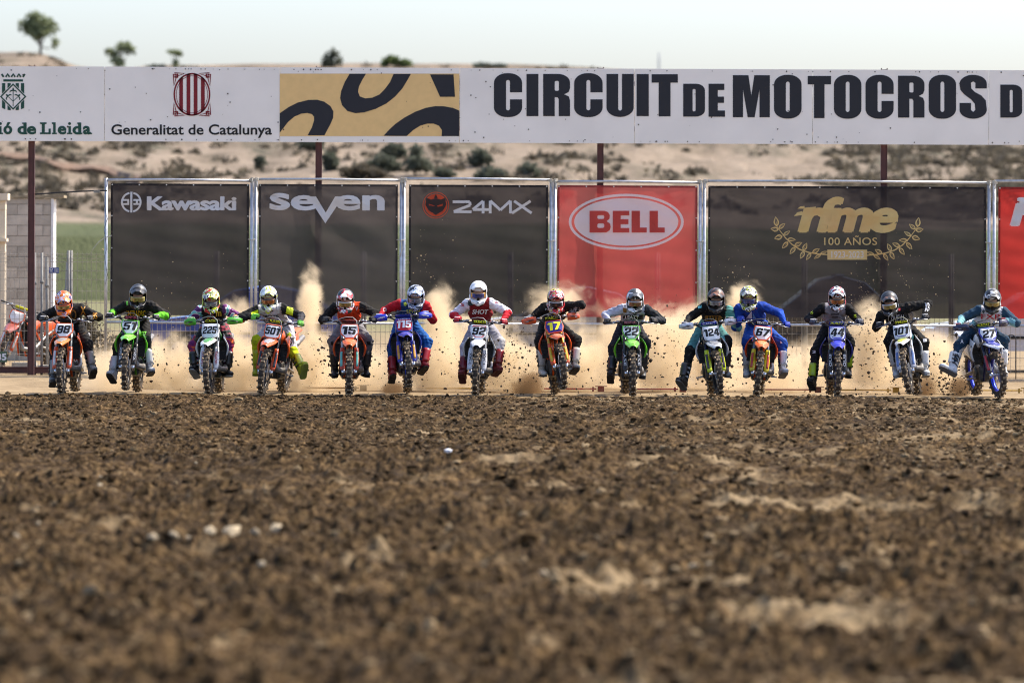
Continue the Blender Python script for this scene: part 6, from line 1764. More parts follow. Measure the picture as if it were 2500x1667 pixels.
        bt = st['boot'] if isinstance(st['boot'], list) else [st['boot'], st['boot']]
        b_ = link('boot', BOOT, root, cmat(bt[i], 'leather'), T @ B4_)
        link('sole', SOLE, b_, cmat(st.get('sole', (34, 32, 32)), 'rubber')); link('buckle_strap', STRAP, b_, cmat(st.get('strap', (60, 60, 62)), 'leather'))
        link('shin_plate', sg, b_, cmat(st.get('shin', bt[i]), 'plastic'))
    return root
# ------------------------------------------------------------------ the fourteen riders and their machines
def lens_mat(name, c, rough=.06): return mat('lens_' + name, tuple(q * .7 for q in c), .12, metal=0.25, var=0.5, scale=16, coat=0.25)
LENS_D = lens_mat('dark', (.05, .045, .05)); LENS_G = lens_mat('gold', (.45, .33, .10)); LENS_O = lens_mat('orange', (.5, .18, .05)); LENS_S = lens_mat('silver', (.35, .34, .36)); LENS_B = lens_mat('blue', (.10, .12, .32)); LENS_R = lens_mat('red_green', (.35, .16, .08))
PM = pattern_mat
CA, CB, CC_, CD, CE, CF, CG, CH = [(ox, 640, 4.355) for ox in (0, 400, 760, 1080, 1420, 1620, 1920, 2100)]
BK = (22, 22, 24); WT = (232, 232, 236)
ORG = (232, 92, 30)
RIDERS = [
 dict(num='98', crop=CA, fw=(655, 1425), rx=800, lean=0, lift=0, steer=0, hel=(675, 415), head=(34, -3, 4), sh=((605, 490), (865, 475)), el=((495, 560), (1005, 560)), kn=((570, 920), (935, 840)), an=((562, 1245), (975, 1150)), toe=((565, 1395), (1005, 1250)), fy=(.75, .62),
  bike=dict(fender=(205, 120, 40), fender2=(150, 146, 140), border=ORG, plate=WT, shroud=ORG, shroud2=(196, 60, 30), guard=(222, 84, 34), guard2=(228, 226, 226), tube=(118, 126, 130), frame=(226, 96, 40), pshape='shield', hose=(190, 188, 180), tank=BK, nbold=.05),
  st=dict(body=[BK, BK, BK, BK, BK, BK, (30, 30, 33), (30, 30, 32)], prints=[('text', (150, 106, 50), 'F', (608, 520, 662, 620), .02), ('text', (150, 106, 50), 'O', (745, 505, 812, 615), .02), ('text', (170, 120, 40), 'X', (855, 470, 912, 560), .03), ('text', (190, 130, 40), '9S', (985, 535, 1035, 610), .02)],
   helmet=PM('helmet_orange_graphic', [(240, 84, 20), (246, 112, 22), (248, 124, 26), (246, 104, 22), (236, 232, 228), (70, 50, 110)], 7.5, seed=1.4), peak=PM('peak_orange', [(246, 122, 26), (246, 130, 30), (120, 150, 190), (240, 110, 30)], 9, seed=2), lens=LENS_G, gframe=(226, 90, 30), vent=(90, 40, 120), glove=BK, boot=[(70, 74, 78), (150, 146, 140)], strap=(90, 88, 84), shin=(140, 136, 130)),
  bl='orange bike with white plate 98 and grey fender graphic', rl='rider in orange helmet and black jersey with gold letters'),
 dict(num='51', crop=CA, fw=(1335, 1400), rx=1460, lean=2, lift=.06, steer=0, hel=(1468, 345), head=(24, 3, 0), sh=((1340, 440), (1600, 440)), el=((1150, 565), (1765, 565)), kn=((1220, 850), (1545, 800)), an=((1205, 1200), (1590, 1130)), toe=((1165, 1310), (1620, 1190)), fy=(.62, .70),
  bike=dict(fender=(108, 200, 40), border=(108, 200, 40), plate=WT, shroud=(100, 196, 40), shroud2=(40, 46, 40), guard=(20, 22, 28), guard_txt='DUNLOP', tube=(60, 64, 70), frame=(70, 150, 40), pshape='vee', pad_txt='RENTHAL', pad_ink=(220, 90, 110), ptop=(40, 44, 60), side=(96, 190, 40), rear=(96, 190, 40), nshear=.18, fender2=(150, 214, 90)),
  st=dict(body=[BK, BK, BK, BK, (112, 208, 50), (112, 208, 50), BK, (30, 34, 30)], vest=True, prints=[('text', (226, 176, 30), 'CMTRADRC', (1335, 515, 1545, 572), .02), ('patch', (70, 150, 50), [(1340, 400), (1362, 398), (1362, 460), (1342, 462)]), ('text', (110, 190, 60), 'ZZ', (1490, 735, 1560, 800), .02)],
   helmet=PM('helmet_black_gloss', [(18, 18, 20), (24, 24, 26), (40, 40, 44), (90, 92, 96)], 5, seed=3), peak=PM('peak_black', [(16, 16, 18), (24, 24, 27), (34, 34, 38)], 6, seed=4), lens=LENS_G, gframe=(170, 160, 90), vent=(210, 210, 200), glove=BK, boot=(198, 198, 200), strap=(160, 160, 162), shin=(206, 206, 208)),
  bl='bright green bike with plate 51, its front wheel just lifting', rl='rider in black helmet and black jersey with green cuffs'),
 dict(num='225', crop=CB, fw=(480, 1425), rx=590, lean=0, lift=0, steer=R(-4), hel=(500, 388), head=(30, -2, 2), sh=((385, 490), (650, 480)), el=((295, 605), (765, 570)), kn=((300, 900), (690, 850)), an=((335, 1150), (670, 1150)), toe=((312, 1280), (712, 1240)), fy=(.72, .72),
  bike=dict(fender=(228, 230, 228), fender2=(90, 168, 96), border=(222, 224, 226), plate=(214, 216, 220), shroud=(220, 222, 220), shroud2=(60, 140, 70), guard=(226, 226, 228), guard_txt='KAWASAKI', guard_ink=(170, 40, 60), tube=(200, 202, 206), frame=(70, 80, 70), pshape='box', hguard=(76, 176, 46), pad_txt='CIRCUIT', pad=(26, 26, 24), hose=(170, 180, 176), nshear=.22, nbold=.045, nbox=(-.112, .058, .112, -.056), tank=(40, 100, 50)),
  st=dict(body=[BK, BK, PM('sleeve_multi', [(110, 180, 180), (232, 230, 232), (120, 40, 110), (90, 40, 100)], 5, .85, 5, 0), PM('sleeve_multi', [(1, 1, 1), (2, 2, 2)]), PM('sleeve_purple', [(110, 30, 100), (130, 40, 120), (180, 60, 120)], 6, .85, 6, 0), PM('sleeve_orange', [(232, 130, 30), (228, 150, 40), (180, 40, 100)], 6, .85, 6, 0), PM('pants_dark_multi', [(26, 26, 28), (34, 34, 36), (60, 70, 70), (150, 50, 70)], 6, .85, 7, 0), PM('knee_sunset', [(226, 100, 40), (160, 40, 90), (110, 30, 100)], 5, .85, 8, 0)], vest=True,
   prints=[('text', (228, 190, 60), 'm', (556, 525, 612, 575), .02), ('patch', (190, 50, 40), [(470, 530), (550, 530), (512, 570)]), ('text', (190, 100, 40), 'XX', (440, 575, 560, 625), .02)],
   helmet=PM('helmet_neon_graphic', [(200, 40, 40), (30, 30, 34), (214, 224, 60), (226, 230, 236), (30, 30, 34), (190, 210, 60)], 6, seed=9), peak=PM('peak_neon', [(24, 24, 26), (214, 224, 60), (224, 226, 232), (26, 26, 30)], 10, seed=12, stretch=(1.6, .3, .3)), lens=LENS_S, glove=(60, 130, 60), boot=BK, strap=(190, 190, 188), shin=(36, 36, 38), sole=(170, 170, 166)),
  bl='white and green bike with plate 225 and green hand guards', rl='small rider in neon helmet and multicoloured sleeves'),
 dict(num='501', crop=CB, fw=(1045, 1415), rx=1265, lean=6.5, lift=0, steer=R(2), hel=(1113, 365), head=(26, -1, 0), sh=((990, 485), (1270, 470)), el=((905, 570), (1430, 560)), kn=((985, 850), (1370, 940)), an=((985, 1130), (1465, 1150)), toe=((975, 1200), (1515, 1300)), fy=(.85, .55),
  bike=dict(fender=(228, 96, 36), fender2=(170, 172, 176), border=(230, 92, 36), plate=WT, shroud=(232, 90, 30), shroud2=(200, 200, 205), guard=(220, 86, 40), guard2=(40, 44, 60), tube=(40, 44, 52), frame=(60, 62, 66), pshape='box', pad_txt='PUREEYE', pad=(24, 26, 20), hose=(150, 150, 148), ptop=(30, 34, 40), nshear=.12, nbold=.04, nbox=(-.112, .055, .112, -.060)),
  st=dict(body=[(186, 184, 184), (176, 174, 176), BK, BK, (40, 40, 42), (60, 60, 66), (196, 196, 202), (190, 210, 30)], prints=[('text', (22, 22, 26), 'MOTS', (1050, 562, 1222, 592), .04), ('patch', (206, 222, 40), [(925, 535), (1000, 505), (1010, 560), (945, 590)]), ('patch', (206, 222, 40), [(1310, 470), (1380, 490), (1370, 570), (1295, 545)]), ('patch', (206, 222, 40), [(1060, 485), (1110, 520), (1150, 485), (1125, 545), (1105, 552), (1085, 535)]), ('text', (20, 20, 22), 'MOT', (1300, 800, 1390, 880), .03), ('patch', (206, 222, 40), [(1280, 790), (1340, 740), (1360, 780), (1300, 840)])],
   helmet=PM('helmet_white_yellow', [(200, 206, 210), (224, 228, 230), (206, 216, 60), (216, 220, 224), (80, 90, 100)], 6, seed=14), peak=PM('peak_white_yellow', [(190, 204, 214), (226, 230, 232), (206, 216, 70), (60, 70, 80)], 8, seed=15), lens=LENS_O, gframe=(40, 40, 44), vent=(200, 214, 40), glove=(120, 208, 70), glove2=(90, 180, 60), boot=(176, 186, 40), strap=(60, 60, 40), shin=(190, 200, 40), sole=(150, 160, 60)),
  bl='orange bike with plate 501 leaning over to one side', rl='rider in grey jersey and yellow boots with one leg stuck out'),
 dict(num='15', crop=CC_, fw=(402, 1420), rx=408, lean=0, lift=0, steer=0, hel=(362, 395), head=(26, 1, 0), sh=((258, 455), (538, 455)), el=((145, 590), (688, 545)), kn=((230, 890), (605, 850)), an=((248, 1140), (575, 1140)), toe=((245, 1225), (602, 1225)), fy=(.82, .82),
  bike=dict(fender=(234, 100, 40), fender2=(240, 120, 60), border=(226, 84, 32), plate=WT, shroud=(222, 84, 34), shroud2=(210, 70, 30), guard=(196, 66, 40), guard2=(110, 200, 186), tube=(170, 172, 176), frame=(224, 96, 40), pshape='shield', pad_txt='RENTHAL', pad=(110, 34, 30), pad_ink=(40, 30, 30), hose=(200, 196, 186), nshear=.12, nbold=.05),
  st=dict(body=[(204, 68, 26), (216, 212, 212), BK, BK, BK, BK, (124, 122, 126), (110, 106, 108)], vest=True, prints=[('patch', (30, 30, 32), [(262, 500), (300, 500), (300, 520), (262, 520)]), ('text', (200, 196, 196), 'V', (465, 470, 500, 515), .02), ('text', (70, 66, 66), 'MSTRS', (295, 590, 480, 625), .01), ('patch', (28, 28, 30), [(205, 845), (235, 835), (235, 880), (212, 880)]), ('patch', (28, 28, 30), [(590, 840), (630, 840), (630, 880), (592, 880)])],
   helmet=PM('helmet_white_red', [(230, 230, 232), (236, 236, 238), (190, 30, 44), (40, 60, 58)], 5, seed=31), peak=PM('peak_white', [(236, 236, 238), (240, 240, 242), (190, 34, 44)], 4, seed=18), lens=LENS_G, gframe=(226, 226, 228), vent=(30, 30, 32), glove=BK, glove2=(40, 40, 44), boot=(40, 40, 42), strap=(60, 60, 62), shin=(52, 50, 50)),
  bl='orange bike with plate 15 and turquoise striped fork guards, seen dead straight', rl='rider in white and red helmet and orange vest front jersey'),
 dict(num='115', crop=CC_, fw=(1040, 1350), rx=1030, lean=-5, lift=.12, steer=R(3), hel=(1110, 352), head=(28, 2, -4), sh=((930, 425), (1210, 440)), el=((765, 520), (1290, 560)), kn=((830, 850), (1220, 860)), an=((858, 1200), (1185, 1110)), toe=((868, 1325), (1215, 1190)), fy=(.65, .75),
  bike=dict(fender=(48, 56, 170), fender2=(80, 90, 190), border=(40, 54, 160), plate=(190, 30, 44), digit=WT, shroud=(36, 60, 150), shroud2=(200, 204, 214), guard=(44, 54, 160), guard2=(220, 160, 50), tube=(60, 70, 130), frame=(50, 56, 90), pshape='box', hguard=(36, 60, 196), hg_dark=False, pad=(30, 40, 120), ptop=(34, 50, 150), pname='E.CASTRO', nshear=.16, nbold=.045, rim=(40, 60, 160), nbox=(-.108, .058, .108, -.062)),
  st=dict(body=[(24, 70, 120), (22, 76, 128), (176, 28, 40), (176, 28, 40), (176, 28, 40), (176, 28, 40), (22, 86, 156), (24, 90, 160)], vest=True, prints=[('text', (220, 216, 80), 'SEVEN', (1012, 502, 1155, 540), .01), ('text', (214, 214, 220), 'YAMAHA', (995, 548, 1150, 578), .02), ('patch', (190, 200, 60), [(980, 430), (1005, 425), (1018, 445), (1005, 468), (985, 462)]), ('text', (220, 214, 214), 'CO', (765, 485, 800, 525), .02), ('text', (220, 220, 226), 'TEC', (1085, 600, 1140, 622), .01)],
   helmet=PM('helmet_grey_blue_graphic', [(190, 194, 204), (60, 70, 90), (206, 210, 220), (80, 110, 170), (226, 228, 232), (50, 56, 70)], 8, seed=20), peak=PM('peak_grey_blue', [(200, 204, 214), (40, 48, 66), (110, 150, 200), (216, 218, 226)], 11, seed=21), lens=LENS_S, gframe=(60, 62, 70), vent=(40, 40, 44), glove=(40, 60, 170), glove2=(210, 210, 216), boot=(168, 34, 44), strap=(140, 26, 36), shin=(180, 40, 50)),
  bl='blue bike with red plate 115 and blue hand guards, front wheel in the air', rl='rider in blue jersey with red sleeves and red boots'),
 dict(num='92', crop=CD, fw=(350, 1425), rx=408, lean=2.5, lift=0, steer=0, hel=(382, 308), head=(20, 1, 0), sh=((270, 420), (520, 415)), el=((112, 560), (718, 545)), kn=((225, 880), (620, 850)), an=((218, 1200), (575, 1130)), toe=((200, 1360), (602, 1245)), fy=(.55, .62),
  bike=dict(fender=(224, 226, 230), border=(220, 222, 226), plate=(232, 232, 236), shroud=(214, 214, 212), shroud2=(228, 228, 226), guard=(220, 220, 224), guard_txt='XACT', guard_ink=(50, 50, 60), tube=(170, 172, 176), frame=(60, 62, 66), pshape='vee', pad_txt='PREMIER', pad=(60, 70, 30), ptop=(196, 60, 70), pbot=(196, 60, 70), nshear=.18, hose=(190, 188, 180), tank=(210, 210, 212)),
  st=dict(body=[(128, 18, 34), (84, 30, 34), (224, 224, 230), (224, 224, 230), (196, 34, 48), (196, 34, 48), (150, 150, 160), (196, 194, 196)], vest=True, prints=[('text', (236, 234, 238), 'SHOT', (316, 502, 490, 553), .045, .2), ('patch', (50, 60, 60), [(272, 410), (325, 405), (328, 460), (276, 462)]), ('text', (190, 40, 50), 'S', (195, 435, 232, 468), .03), ('text', (190, 40, 50), 'm', (565, 405, 600, 440), .02)],
   helmet=PM('helmet_white_gloss', [(236, 236, 240), (232, 232, 236), (240, 240, 242)], 4, seed=23), peak=PM('peak_white_gloss', [(238, 238, 240), (234, 234, 238), (240, 240, 242)], 4, seed=24), lens=LENS_B, gframe=(214, 150, 30), vent=(60, 60, 64), glove=(200, 34, 50), glove2=(232, 230, 234), boot=(120, 24, 34), strap=(104, 20, 28), shin=(130, 28, 38), sole=(100, 24, 30)),
  bl='white bike with plate 92 and white fork guards', rl='tall rider in plain white helmet and dark red jersey with white sleeves'),
 dict(num='17', crop=CD, fw=(1290, 1385), rx=1205, lean=-8, lift=.10, steer=R(4), hel=(1205, 392), head=(28, 0, 0), sh=((1085, 460), (1340, 450)), el=((990, 580), (1468, 500)), kn=((1040, 850), (1450, 820)), an=((1060, 1140), (1400, 1110)), toe=((1082, 1245), (1425, 1225)), fy=(.80, .80),
  bike=dict(fender=(230, 96, 34), fender2=(226, 150, 120), border=(226, 74, 30), plate=(50, 48, 140), digit=(240, 226, 40), shroud=(230, 84, 30), shroud2=(214, 74, 30), guard=(224, 86, 34), guard2=(226, 190, 40), tube=(196, 150, 60), frame=(226, 96, 40), pshape='hex', hguard=(214, 80, 30), pad_txt='PIRELLI', pad=(24, 26, 18), nshear=.12, nbold=.045, ntilt=R(3), hose=(200, 196, 186), nbox=(-.098, .066, .102, -.064)),
  st=dict(body=[BK, BK, BK, BK, PM('sleeve_grey_print', [(30, 30, 34), (190, 192, 200), (24, 24, 26)], 12, .85, 26, 0), PM('sleeve_grey_print', [(1, 1, 1), (2, 2, 2)]), (24, 24, 26), (26, 26, 28)], prints=[('text', (206, 206, 210), 'PO', (1095, 490, 1130, 512), .01), ('text', (196, 60, 80), '=', (1262, 500, 1300, 525), .03), ('text', (206, 206, 210), 'TianG', (1105, 555, 1310, 600), .005, .3)],
   helmet=PM('helmet_red_graphic', [(196, 34, 40), (30, 34, 40), (200, 40, 40), (220, 222, 226), (30, 34, 44), (224, 200, 50)], 8, seed=27), peak=PM('peak_red_graphic', [(40, 60, 64), (196, 34, 40), (30, 34, 40), (206, 210, 216)], 11, seed=28), lens=LENS_D, gframe=(206, 206, 210), vent=(196, 30, 40), glove=(60, 62, 70), boot=(196, 192, 184), strap=(60, 58, 56), shin=(206, 202, 194)),
  bl='orange bike with blue and yellow plate 17 and orange hand guards, wheel up', rl='rider in red helmet, black kit and white boots'),
 dict(num='22', crop=CE, fw=(540, 1435), rx=462, lean=0, lift=0, steer=R(-2), hel=(568, 392), head=(24, 1, 0), sh=((438, 475), (690, 485)), el=((262, 560), (785, 560)), kn=((335, 900), (680, 860)), an=((312, 1200), (650, 1160)), toe=((300, 1340), (652, 1255)), fy=(.60, .80),
  bike=dict(fender=(106, 196, 44), fender2=(140, 210, 90), border=(96, 190, 40), plate=WT, shroud=(104, 196, 44), shroud2=(130, 210, 80), guard=(26, 26, 32), guard_txt='YZE', tube=(80, 82, 88), frame=(60, 62, 64), pshape='vee', pad_txt='RENTHAL', pad_ink=(214, 130, 140), ptop=(36, 36, 40), pbot=(30, 34, 34), pname='ZERO', nshear=.1, nbold=.05, rear=(96, 190, 40)),
  st=dict(body=[(176, 178, 188), (34, 34, 38), (182, 186, 200), (40, 44, 48), (190, 194, 206), (60, 62, 66), (38, 38, 46), (36, 36, 42)], prints=[('patch', (24, 24, 28), [(440, 575), (470, 560), (650, 560), (650, 612), (440, 612)]), ('text', (232, 230, 232), 'LEATT', (462, 566, 610, 606), .035), ('patch', (150, 100, 40), [(440, 485), (478, 490), (476, 538), (440, 530)]), ('patch', (24, 24, 26), [(365, 455), (395, 440), (402, 465), (372, 478)])],
   helmet=PM('helmet_grey_black', [(60, 64, 66), (50, 54, 56), (84, 88, 90), (40, 42, 44), (226, 228, 230)], 4, seed=33), peak=PM('peak_grey', [(70, 74, 78), (60, 64, 66), (130, 134, 138)], 4, seed=31), lens=LENS_R, gframe=(210, 212, 214), vent=(30, 30, 34), glove=BK, glove2=(60, 60, 64), boot=[(30, 30, 34), (60, 60, 62)], strap=(44, 44, 48), shin=(40, 40, 44)),
  bl='green bike with plate 22 and black fork guards', rl='rider in grey and black jersey with one pale sleeve'),
 dict(num='124', crop=CE, fw=(1470, 1430), rx=1390, lean=-7.5, lift=0, steer=R(4), hel=(1428, 385), head=(24, 2, -2), sh=((1315, 450), (1560, 490)), el=((1120, 620), (1635, 640)), kn=((1150, 930), (1545, 860)), an=((1085, 1270), (1530, 1140)), toe=((1030, 1385), (1562, 1240)), fy=(.50, .80),
  bike=dict(fender=(206, 206, 206), fender2=(150, 150, 152), border=(206, 208, 212), plate=(232, 232, 238), shroud=(196, 198, 204), shroud2=(190, 192, 200), guard=(206, 220, 40), guard2=(60, 50, 70), tube=(40, 44, 60), frame=(60, 64, 80), pshape='box', hguard=(224, 224, 230), pad_txt='CIRCUIT', pad=(30, 44, 140), pad_ink=(220, 220, 230), nshear=0, nbold=.04, nbox=(-.112, .058, .112, -.056), hose=(110, 110, 104), tank=(40, 44, 60), side=(40, 44, 60)),
  st=dict(body=[(26, 26, 28), (110, 160, 150), (24, 24, 26), (96, 160, 150), (24, 24, 26), (110, 170, 160), (86, 140, 140), (28, 28, 30)], prints=[('patch', (176, 120, 50), [(1310, 570), (1470, 565), (1500, 590), (1460, 630), (1315, 628)]), ('text', (26, 24, 24), 'LEATT', (1318, 572, 1458, 620), .035), ('patch', (110, 190, 190), [(1235, 470), (1275, 455), (1275, 485), (1240, 495)]), ('patch', (110, 190, 190), [(1470, 790), (1515, 780), (1530, 830), (1490, 835)])],
   helmet=PM('helmet_black_bronze', [(22, 22, 24), (30, 30, 33), (44, 46, 50), (110, 70, 50)], 5, seed=34), peak=PM('peak_black_bronze', [(22, 22, 24), (34, 34, 38), (130, 84, 60)], 6, seed=35), lens=LENS_S, gframe=(30, 30, 34), vent=(44, 44, 48), glove=BK, boot=[(44, 42, 42), (176, 176, 174)], strap=(190, 188, 184), shin=(60, 56, 56), sole=(120, 116, 112)),
  bl='white and grey bike with plate 124, neon fork guards and white hand guards', rl='rider in black helmet and teal and black kit, foot trailing'),
 dict(num='67', crop=CF, fw=(988, 1440), rx=1022, lean=4.5, lift=0, steer=R(3), hel=(903, 363), head=(26, 0, -3), sh=((802, 470), (1045, 450)), el=((772, 645), (1205, 530)), kn=((885, 880), (1270, 860)), an=((885, 1130), (1265, 1150)), toe=((880, 1240), (1292, 1245)), fy=(.80, .70), shift=.45,
  bike=dict(fender=(236, 106, 36), fender2=(244, 150, 90), border=(230, 92, 34), plate=WT, shroud=(214, 70, 30), shroud2=(206, 60, 26), guard=(228, 200, 40), guard2=(196, 60, 50), tube=(120, 130, 140), frame=(226, 96, 40), pshape='shield', pad_txt='RENTHAL', pad_ink=(226, 226, 230), nshear=.18, nbold=.05, hose=(120, 116, 100)),
  st=dict(body=[(26, 62, 146), (24, 66, 152), (28, 66, 156), (28, 66, 156), (30, 76, 176), (30, 76, 176), (36, 80, 170), (34, 78, 166)], prints=[('patch', (210, 214, 226), [(935, 520), (942, 600), (875, 600)]), ('patch', (90, 140, 200), [(948, 540), (985, 600), (950, 602)]), ('text', (200, 90, 40), 'SPY', (945, 480, 1000, 505), .02), ('patch', (206, 210, 220), [(1245, 835), (1265, 860), (1240, 865)])],
   helmet=PM('helmet_white_black_yellow', [(30, 30, 32), (226, 228, 230), (40, 40, 42), (206, 214, 60), (228, 230, 232), (30, 30, 34)], 6, seed=36), peak=PM('peak_white_black', [(226, 228, 230), (34, 34, 36), (220, 222, 226), (200, 210, 70)], 9, seed=37), lens=LENS_B, gframe=(40, 40, 44), vent=(60, 60, 40), glove=(36, 70, 190), glove2=(50, 90, 200), boot=(222, 222, 224), strap=(70, 72, 78), shin=(228, 228, 230), sole=(160, 158, 156)),
  bl='orange bike with plate 67 and yellow fork guards', rl='rider all in blue with white boots, one arm stretched out'),
 dict(num='44', crop=CG, fw=(540, 1430), rx=468, lean=1, lift=0, steer=R(-2), hel=(537, 368), head=(24, 0, 0), sh=((390, 465), (645, 470)), el=((222, 610), (730, 590)), kn=((290, 930), (670, 850)), an=((278, 1275), (655, 1150)), toe=((250, 1412), (660, 1265)), fy=(.50, .78),
  bike=dict(fender=(40, 50, 190), fender2=(60, 70, 210), border=(36, 52, 170), plate=WT, shroud=(34, 40, 110), shroud2=(70, 76, 170), guard=(22, 22, 26), guard_txt='BUD', tube=(160, 150, 110), frame=(40, 48, 100), pshape='box', pad_txt='PUREV', pad=(30, 44, 120), ptop=(36, 50, 160), pbot=(36, 50, 170), rim=(40, 60, 180), nshear=.2, nbold=.05, hose=(24, 24, 26)),
  st=dict(body=[(140, 136, 142), (120, 116, 122), BK, BK, BK, BK, (24, 24, 26), (26, 26, 28)], vest=True, prints=[('patch', (60, 58, 62), [(470, 548), (560, 545), (558, 560), (472, 562)]), ('patch', (60, 58, 62), [(480, 578), (550, 576), (548, 590), (482, 592)]), ('text', (190, 210, 40), 'S', (255, 515, 285, 550), .03), ('text', (190, 210, 40), 'S', (715, 555, 745, 590), .03), ('text', (220, 220, 226), '3', (275, 938, 312, 968), .03), ('text', (220, 220, 226), '3', (645, 838, 680, 868), .03)],
   helmet=PM('helmet_black_white_red', [(28, 28, 30), (34, 34, 38), (224, 226, 230), (30, 30, 34), (176, 30, 50)], 6, seed=38), peak=PM('peak_black_white', [(226, 228, 232), (26, 26, 30), (40, 40, 46), (200, 204, 210)], 8, seed=39), lens=LENS_O, gframe=(40, 36, 36), vent=(214, 206, 190), glove=(50, 56, 76), glove2=(206, 206, 212), boot=BK, strap=(60, 64, 30), shin=(170, 196, 30)),
  bl='blue bike with plate 44 and black fork guards', rl='rider in grey vest front jersey and black boots with neon shin plates'),
 dict(num='101', crop=CG, fw=(1315, 1405), rx=1395, lean=-8.5, lift=.05, steer=R(-3), hel=(1093, 420), head=(26, -8, -2), sh=((1015, 540), (1305, 455)), el=((948, 692), (1490, 440)), kn=((1105, 900), (1460, 850)), an=((1160, 1130), (1475, 1150)), toe=((1155, 1235), (1490, 1245)), fy=(.85, .80), shift=.45,
  bike=dict(fender=(230, 230, 230), fender2=(206, 216, 80), border=(214, 216, 220), plate=(224, 226, 232), shroud=(214, 214, 210), shroud2=(226, 226, 226), guard=(216, 218, 228), guard2=(110, 140, 200), tube=(196, 200, 206), frame=(70, 74, 78), pshape='box', pad_txt='PMcar', pad=(60, 56, 20), pbot=(70, 70, 160), nshear=.2, nbold=.05, nbox=(-.112, .058, .112, -.060), hose=(190, 186, 160), tank=(20, 110, 116)),
  st=dict(body=[BK, BK, BK, BK, (24, 24, 26), (24, 24, 26), (28, 28, 30), (24, 24, 26)], prints=[('text', (196, 194, 200), "O'NEAL", (1080, 555, 1262, 640), .008, .1), ('text', (214, 214, 218), 'X8', (1470, 430, 1520, 525), .02), ('patch', (196, 40, 50), [(1190, 490), (1212, 488), (1212, 515), (1192, 516)]), ('patch', (224, 224, 228), [(1452, 815), (1490, 812), (1492, 845), (1455, 848)])],
   helmet=PM('helmet_black_trim', [(24, 26, 28), (34, 36, 38), (30, 32, 34), (60, 62, 66)], 5, seed=40), peak=PM('peak_black_gloss', [(22, 24, 26), (34, 36, 40), (96, 66, 50)], 6, seed=41), lens=LENS_G, gframe=(220, 222, 224), vent=(220, 222, 224), glove=(40, 42, 48), glove2=(206, 206, 210), boot=(222, 222, 222), strap=(70, 72, 74), shin=(228, 228, 228), sole=(180, 178, 176)),
  bl='white bike with plate 101 leaning hard, yellow striped fender', rl='rider in black kit leaning over with one elbow raised'),
 dict(num='27', crop=CH, fw=(1490, 1425), rx=1240, lean=-9, lift=0, steer=R(6), hel=(1405, 393), head=(26, 3, -2), sh=((1265, 490), (1530, 505)), el=((1100, 600), (1610, 640)), kn=((1030, 870), (1535, 870)), an=((985, 1130), (1520, 1120)), toe=((875, 1200), (1540, 1200)), fy=(.45, .85), shift=.4, ty=-.06,
  bike=dict(fender=(226, 226, 232), fender2=(50, 60, 160), border=(46, 60, 170), plate=(226, 228, 234), shroud=(214, 216, 220), shroud2=(50, 64, 160), guard=(44, 46, 60), guard2=(176, 36, 56), tube=(40, 44, 60), frame=(40, 50, 100), pshape='vee', hguard=(36, 44, 80), pad_txt='CIRCUIT', pad=(40, 40, 20), rim=(60, 76, 200), nshear=.18, nbold=.04, hose=(24, 24, 26), pbot=(46, 60, 170)),
  st=dict(body=[(214, 212, 216), (120, 170, 176), (44, 70, 90), (46, 72, 92), (130, 180, 186), (130, 180, 186), (28, 54, 76), (30, 56, 78)], prints=[('text', (186, 30, 50), 'FXR', (1285, 552, 1505, 605), .015), ('text', (70, 80, 80), '*', (1295, 505, 1330, 545), .03), ('patch', (196, 190, 184), [(1050, 940), (1150, 870), (1150, 920), (1060, 985)]), ('text', (220, 222, 226), 'A', (1065, 820, 1100, 865), .02)],
   helmet=PM('helmet_black_white', [(26, 28, 30), (34, 36, 38), (60, 62, 64), (206, 208, 212)], 5, seed=42), peak=PM('peak_black_chevron', [(28, 30, 32), (30, 32, 36), (224, 226, 230), (30, 32, 34)], 9, seed=43, stretch=(.4, 2, 2)), lens=LENS_G, gframe=(120, 110, 70), vent=(60, 62, 66), glove=(40, 44, 60), glove2=(200, 60, 80), boot=(214, 216, 220), strap=(50, 52, 58), shin=(226, 228, 230), sole=(120, 120, 122)),
  bl='blue and white bike with plate 27 on blue rims, turned and leaning', rl='rider in white and teal jersey kicking one white boot out sideways'),
]
for sp in RIDERS:
    c_ = sp['crop']; px = lambda q: (c_[0] + q[0] / c_[2], c_[1] + q[1] / c_[2])
    f = px(sp['fw']); r_x = c_[0] + sp['rx'] / c_[2]
    WB = 1.47
    fx_ = pt(f[0], 967, 0).x; rx_ = pt(r_x, 960, WB).x
    yaw = math.asin(max(-.4, min(.4, (fx_ - rx_) / WB)))
    M = Matrix.Translation((rx_, WB * math.cos(yaw), 0.0)) @ Matrix.Rotation(yaw, 4, 'Z') @ Matrix.Rotation(-math.asin(sp['lift'] / WB), 4, 'X') @ Matrix.Rotation(R(sp['lean']), 4, 'Y')
    st = dict(sp['bike']); st['num'] = sp['num']
    bike, SM = make_bike(st, M, sp['steer'], sp['bl'])
    make_rider(sp, sp['st'], M, SM, sp['rl'])
# one more machine parked behind the fence, seen from the side
pk = dict(RIDERS[0]['bike']); pk.update(num='', pad_txt=None, pad=(190, 190, 40), fender=(150, 60, 40), fender2=None)
Mp = Matrix.Translation((((128 - HX) / S_at(16.5)), 16.5, 0.0)) @ Matrix.Rotation(R(-32), 4, 'Z') @ Matrix.Rotation(R(6), 4, 'Y')
make_bike(pk, Mp, R(28), 'orange bike parked side on behind the mesh fence', None, 'parked_motocross_bike')
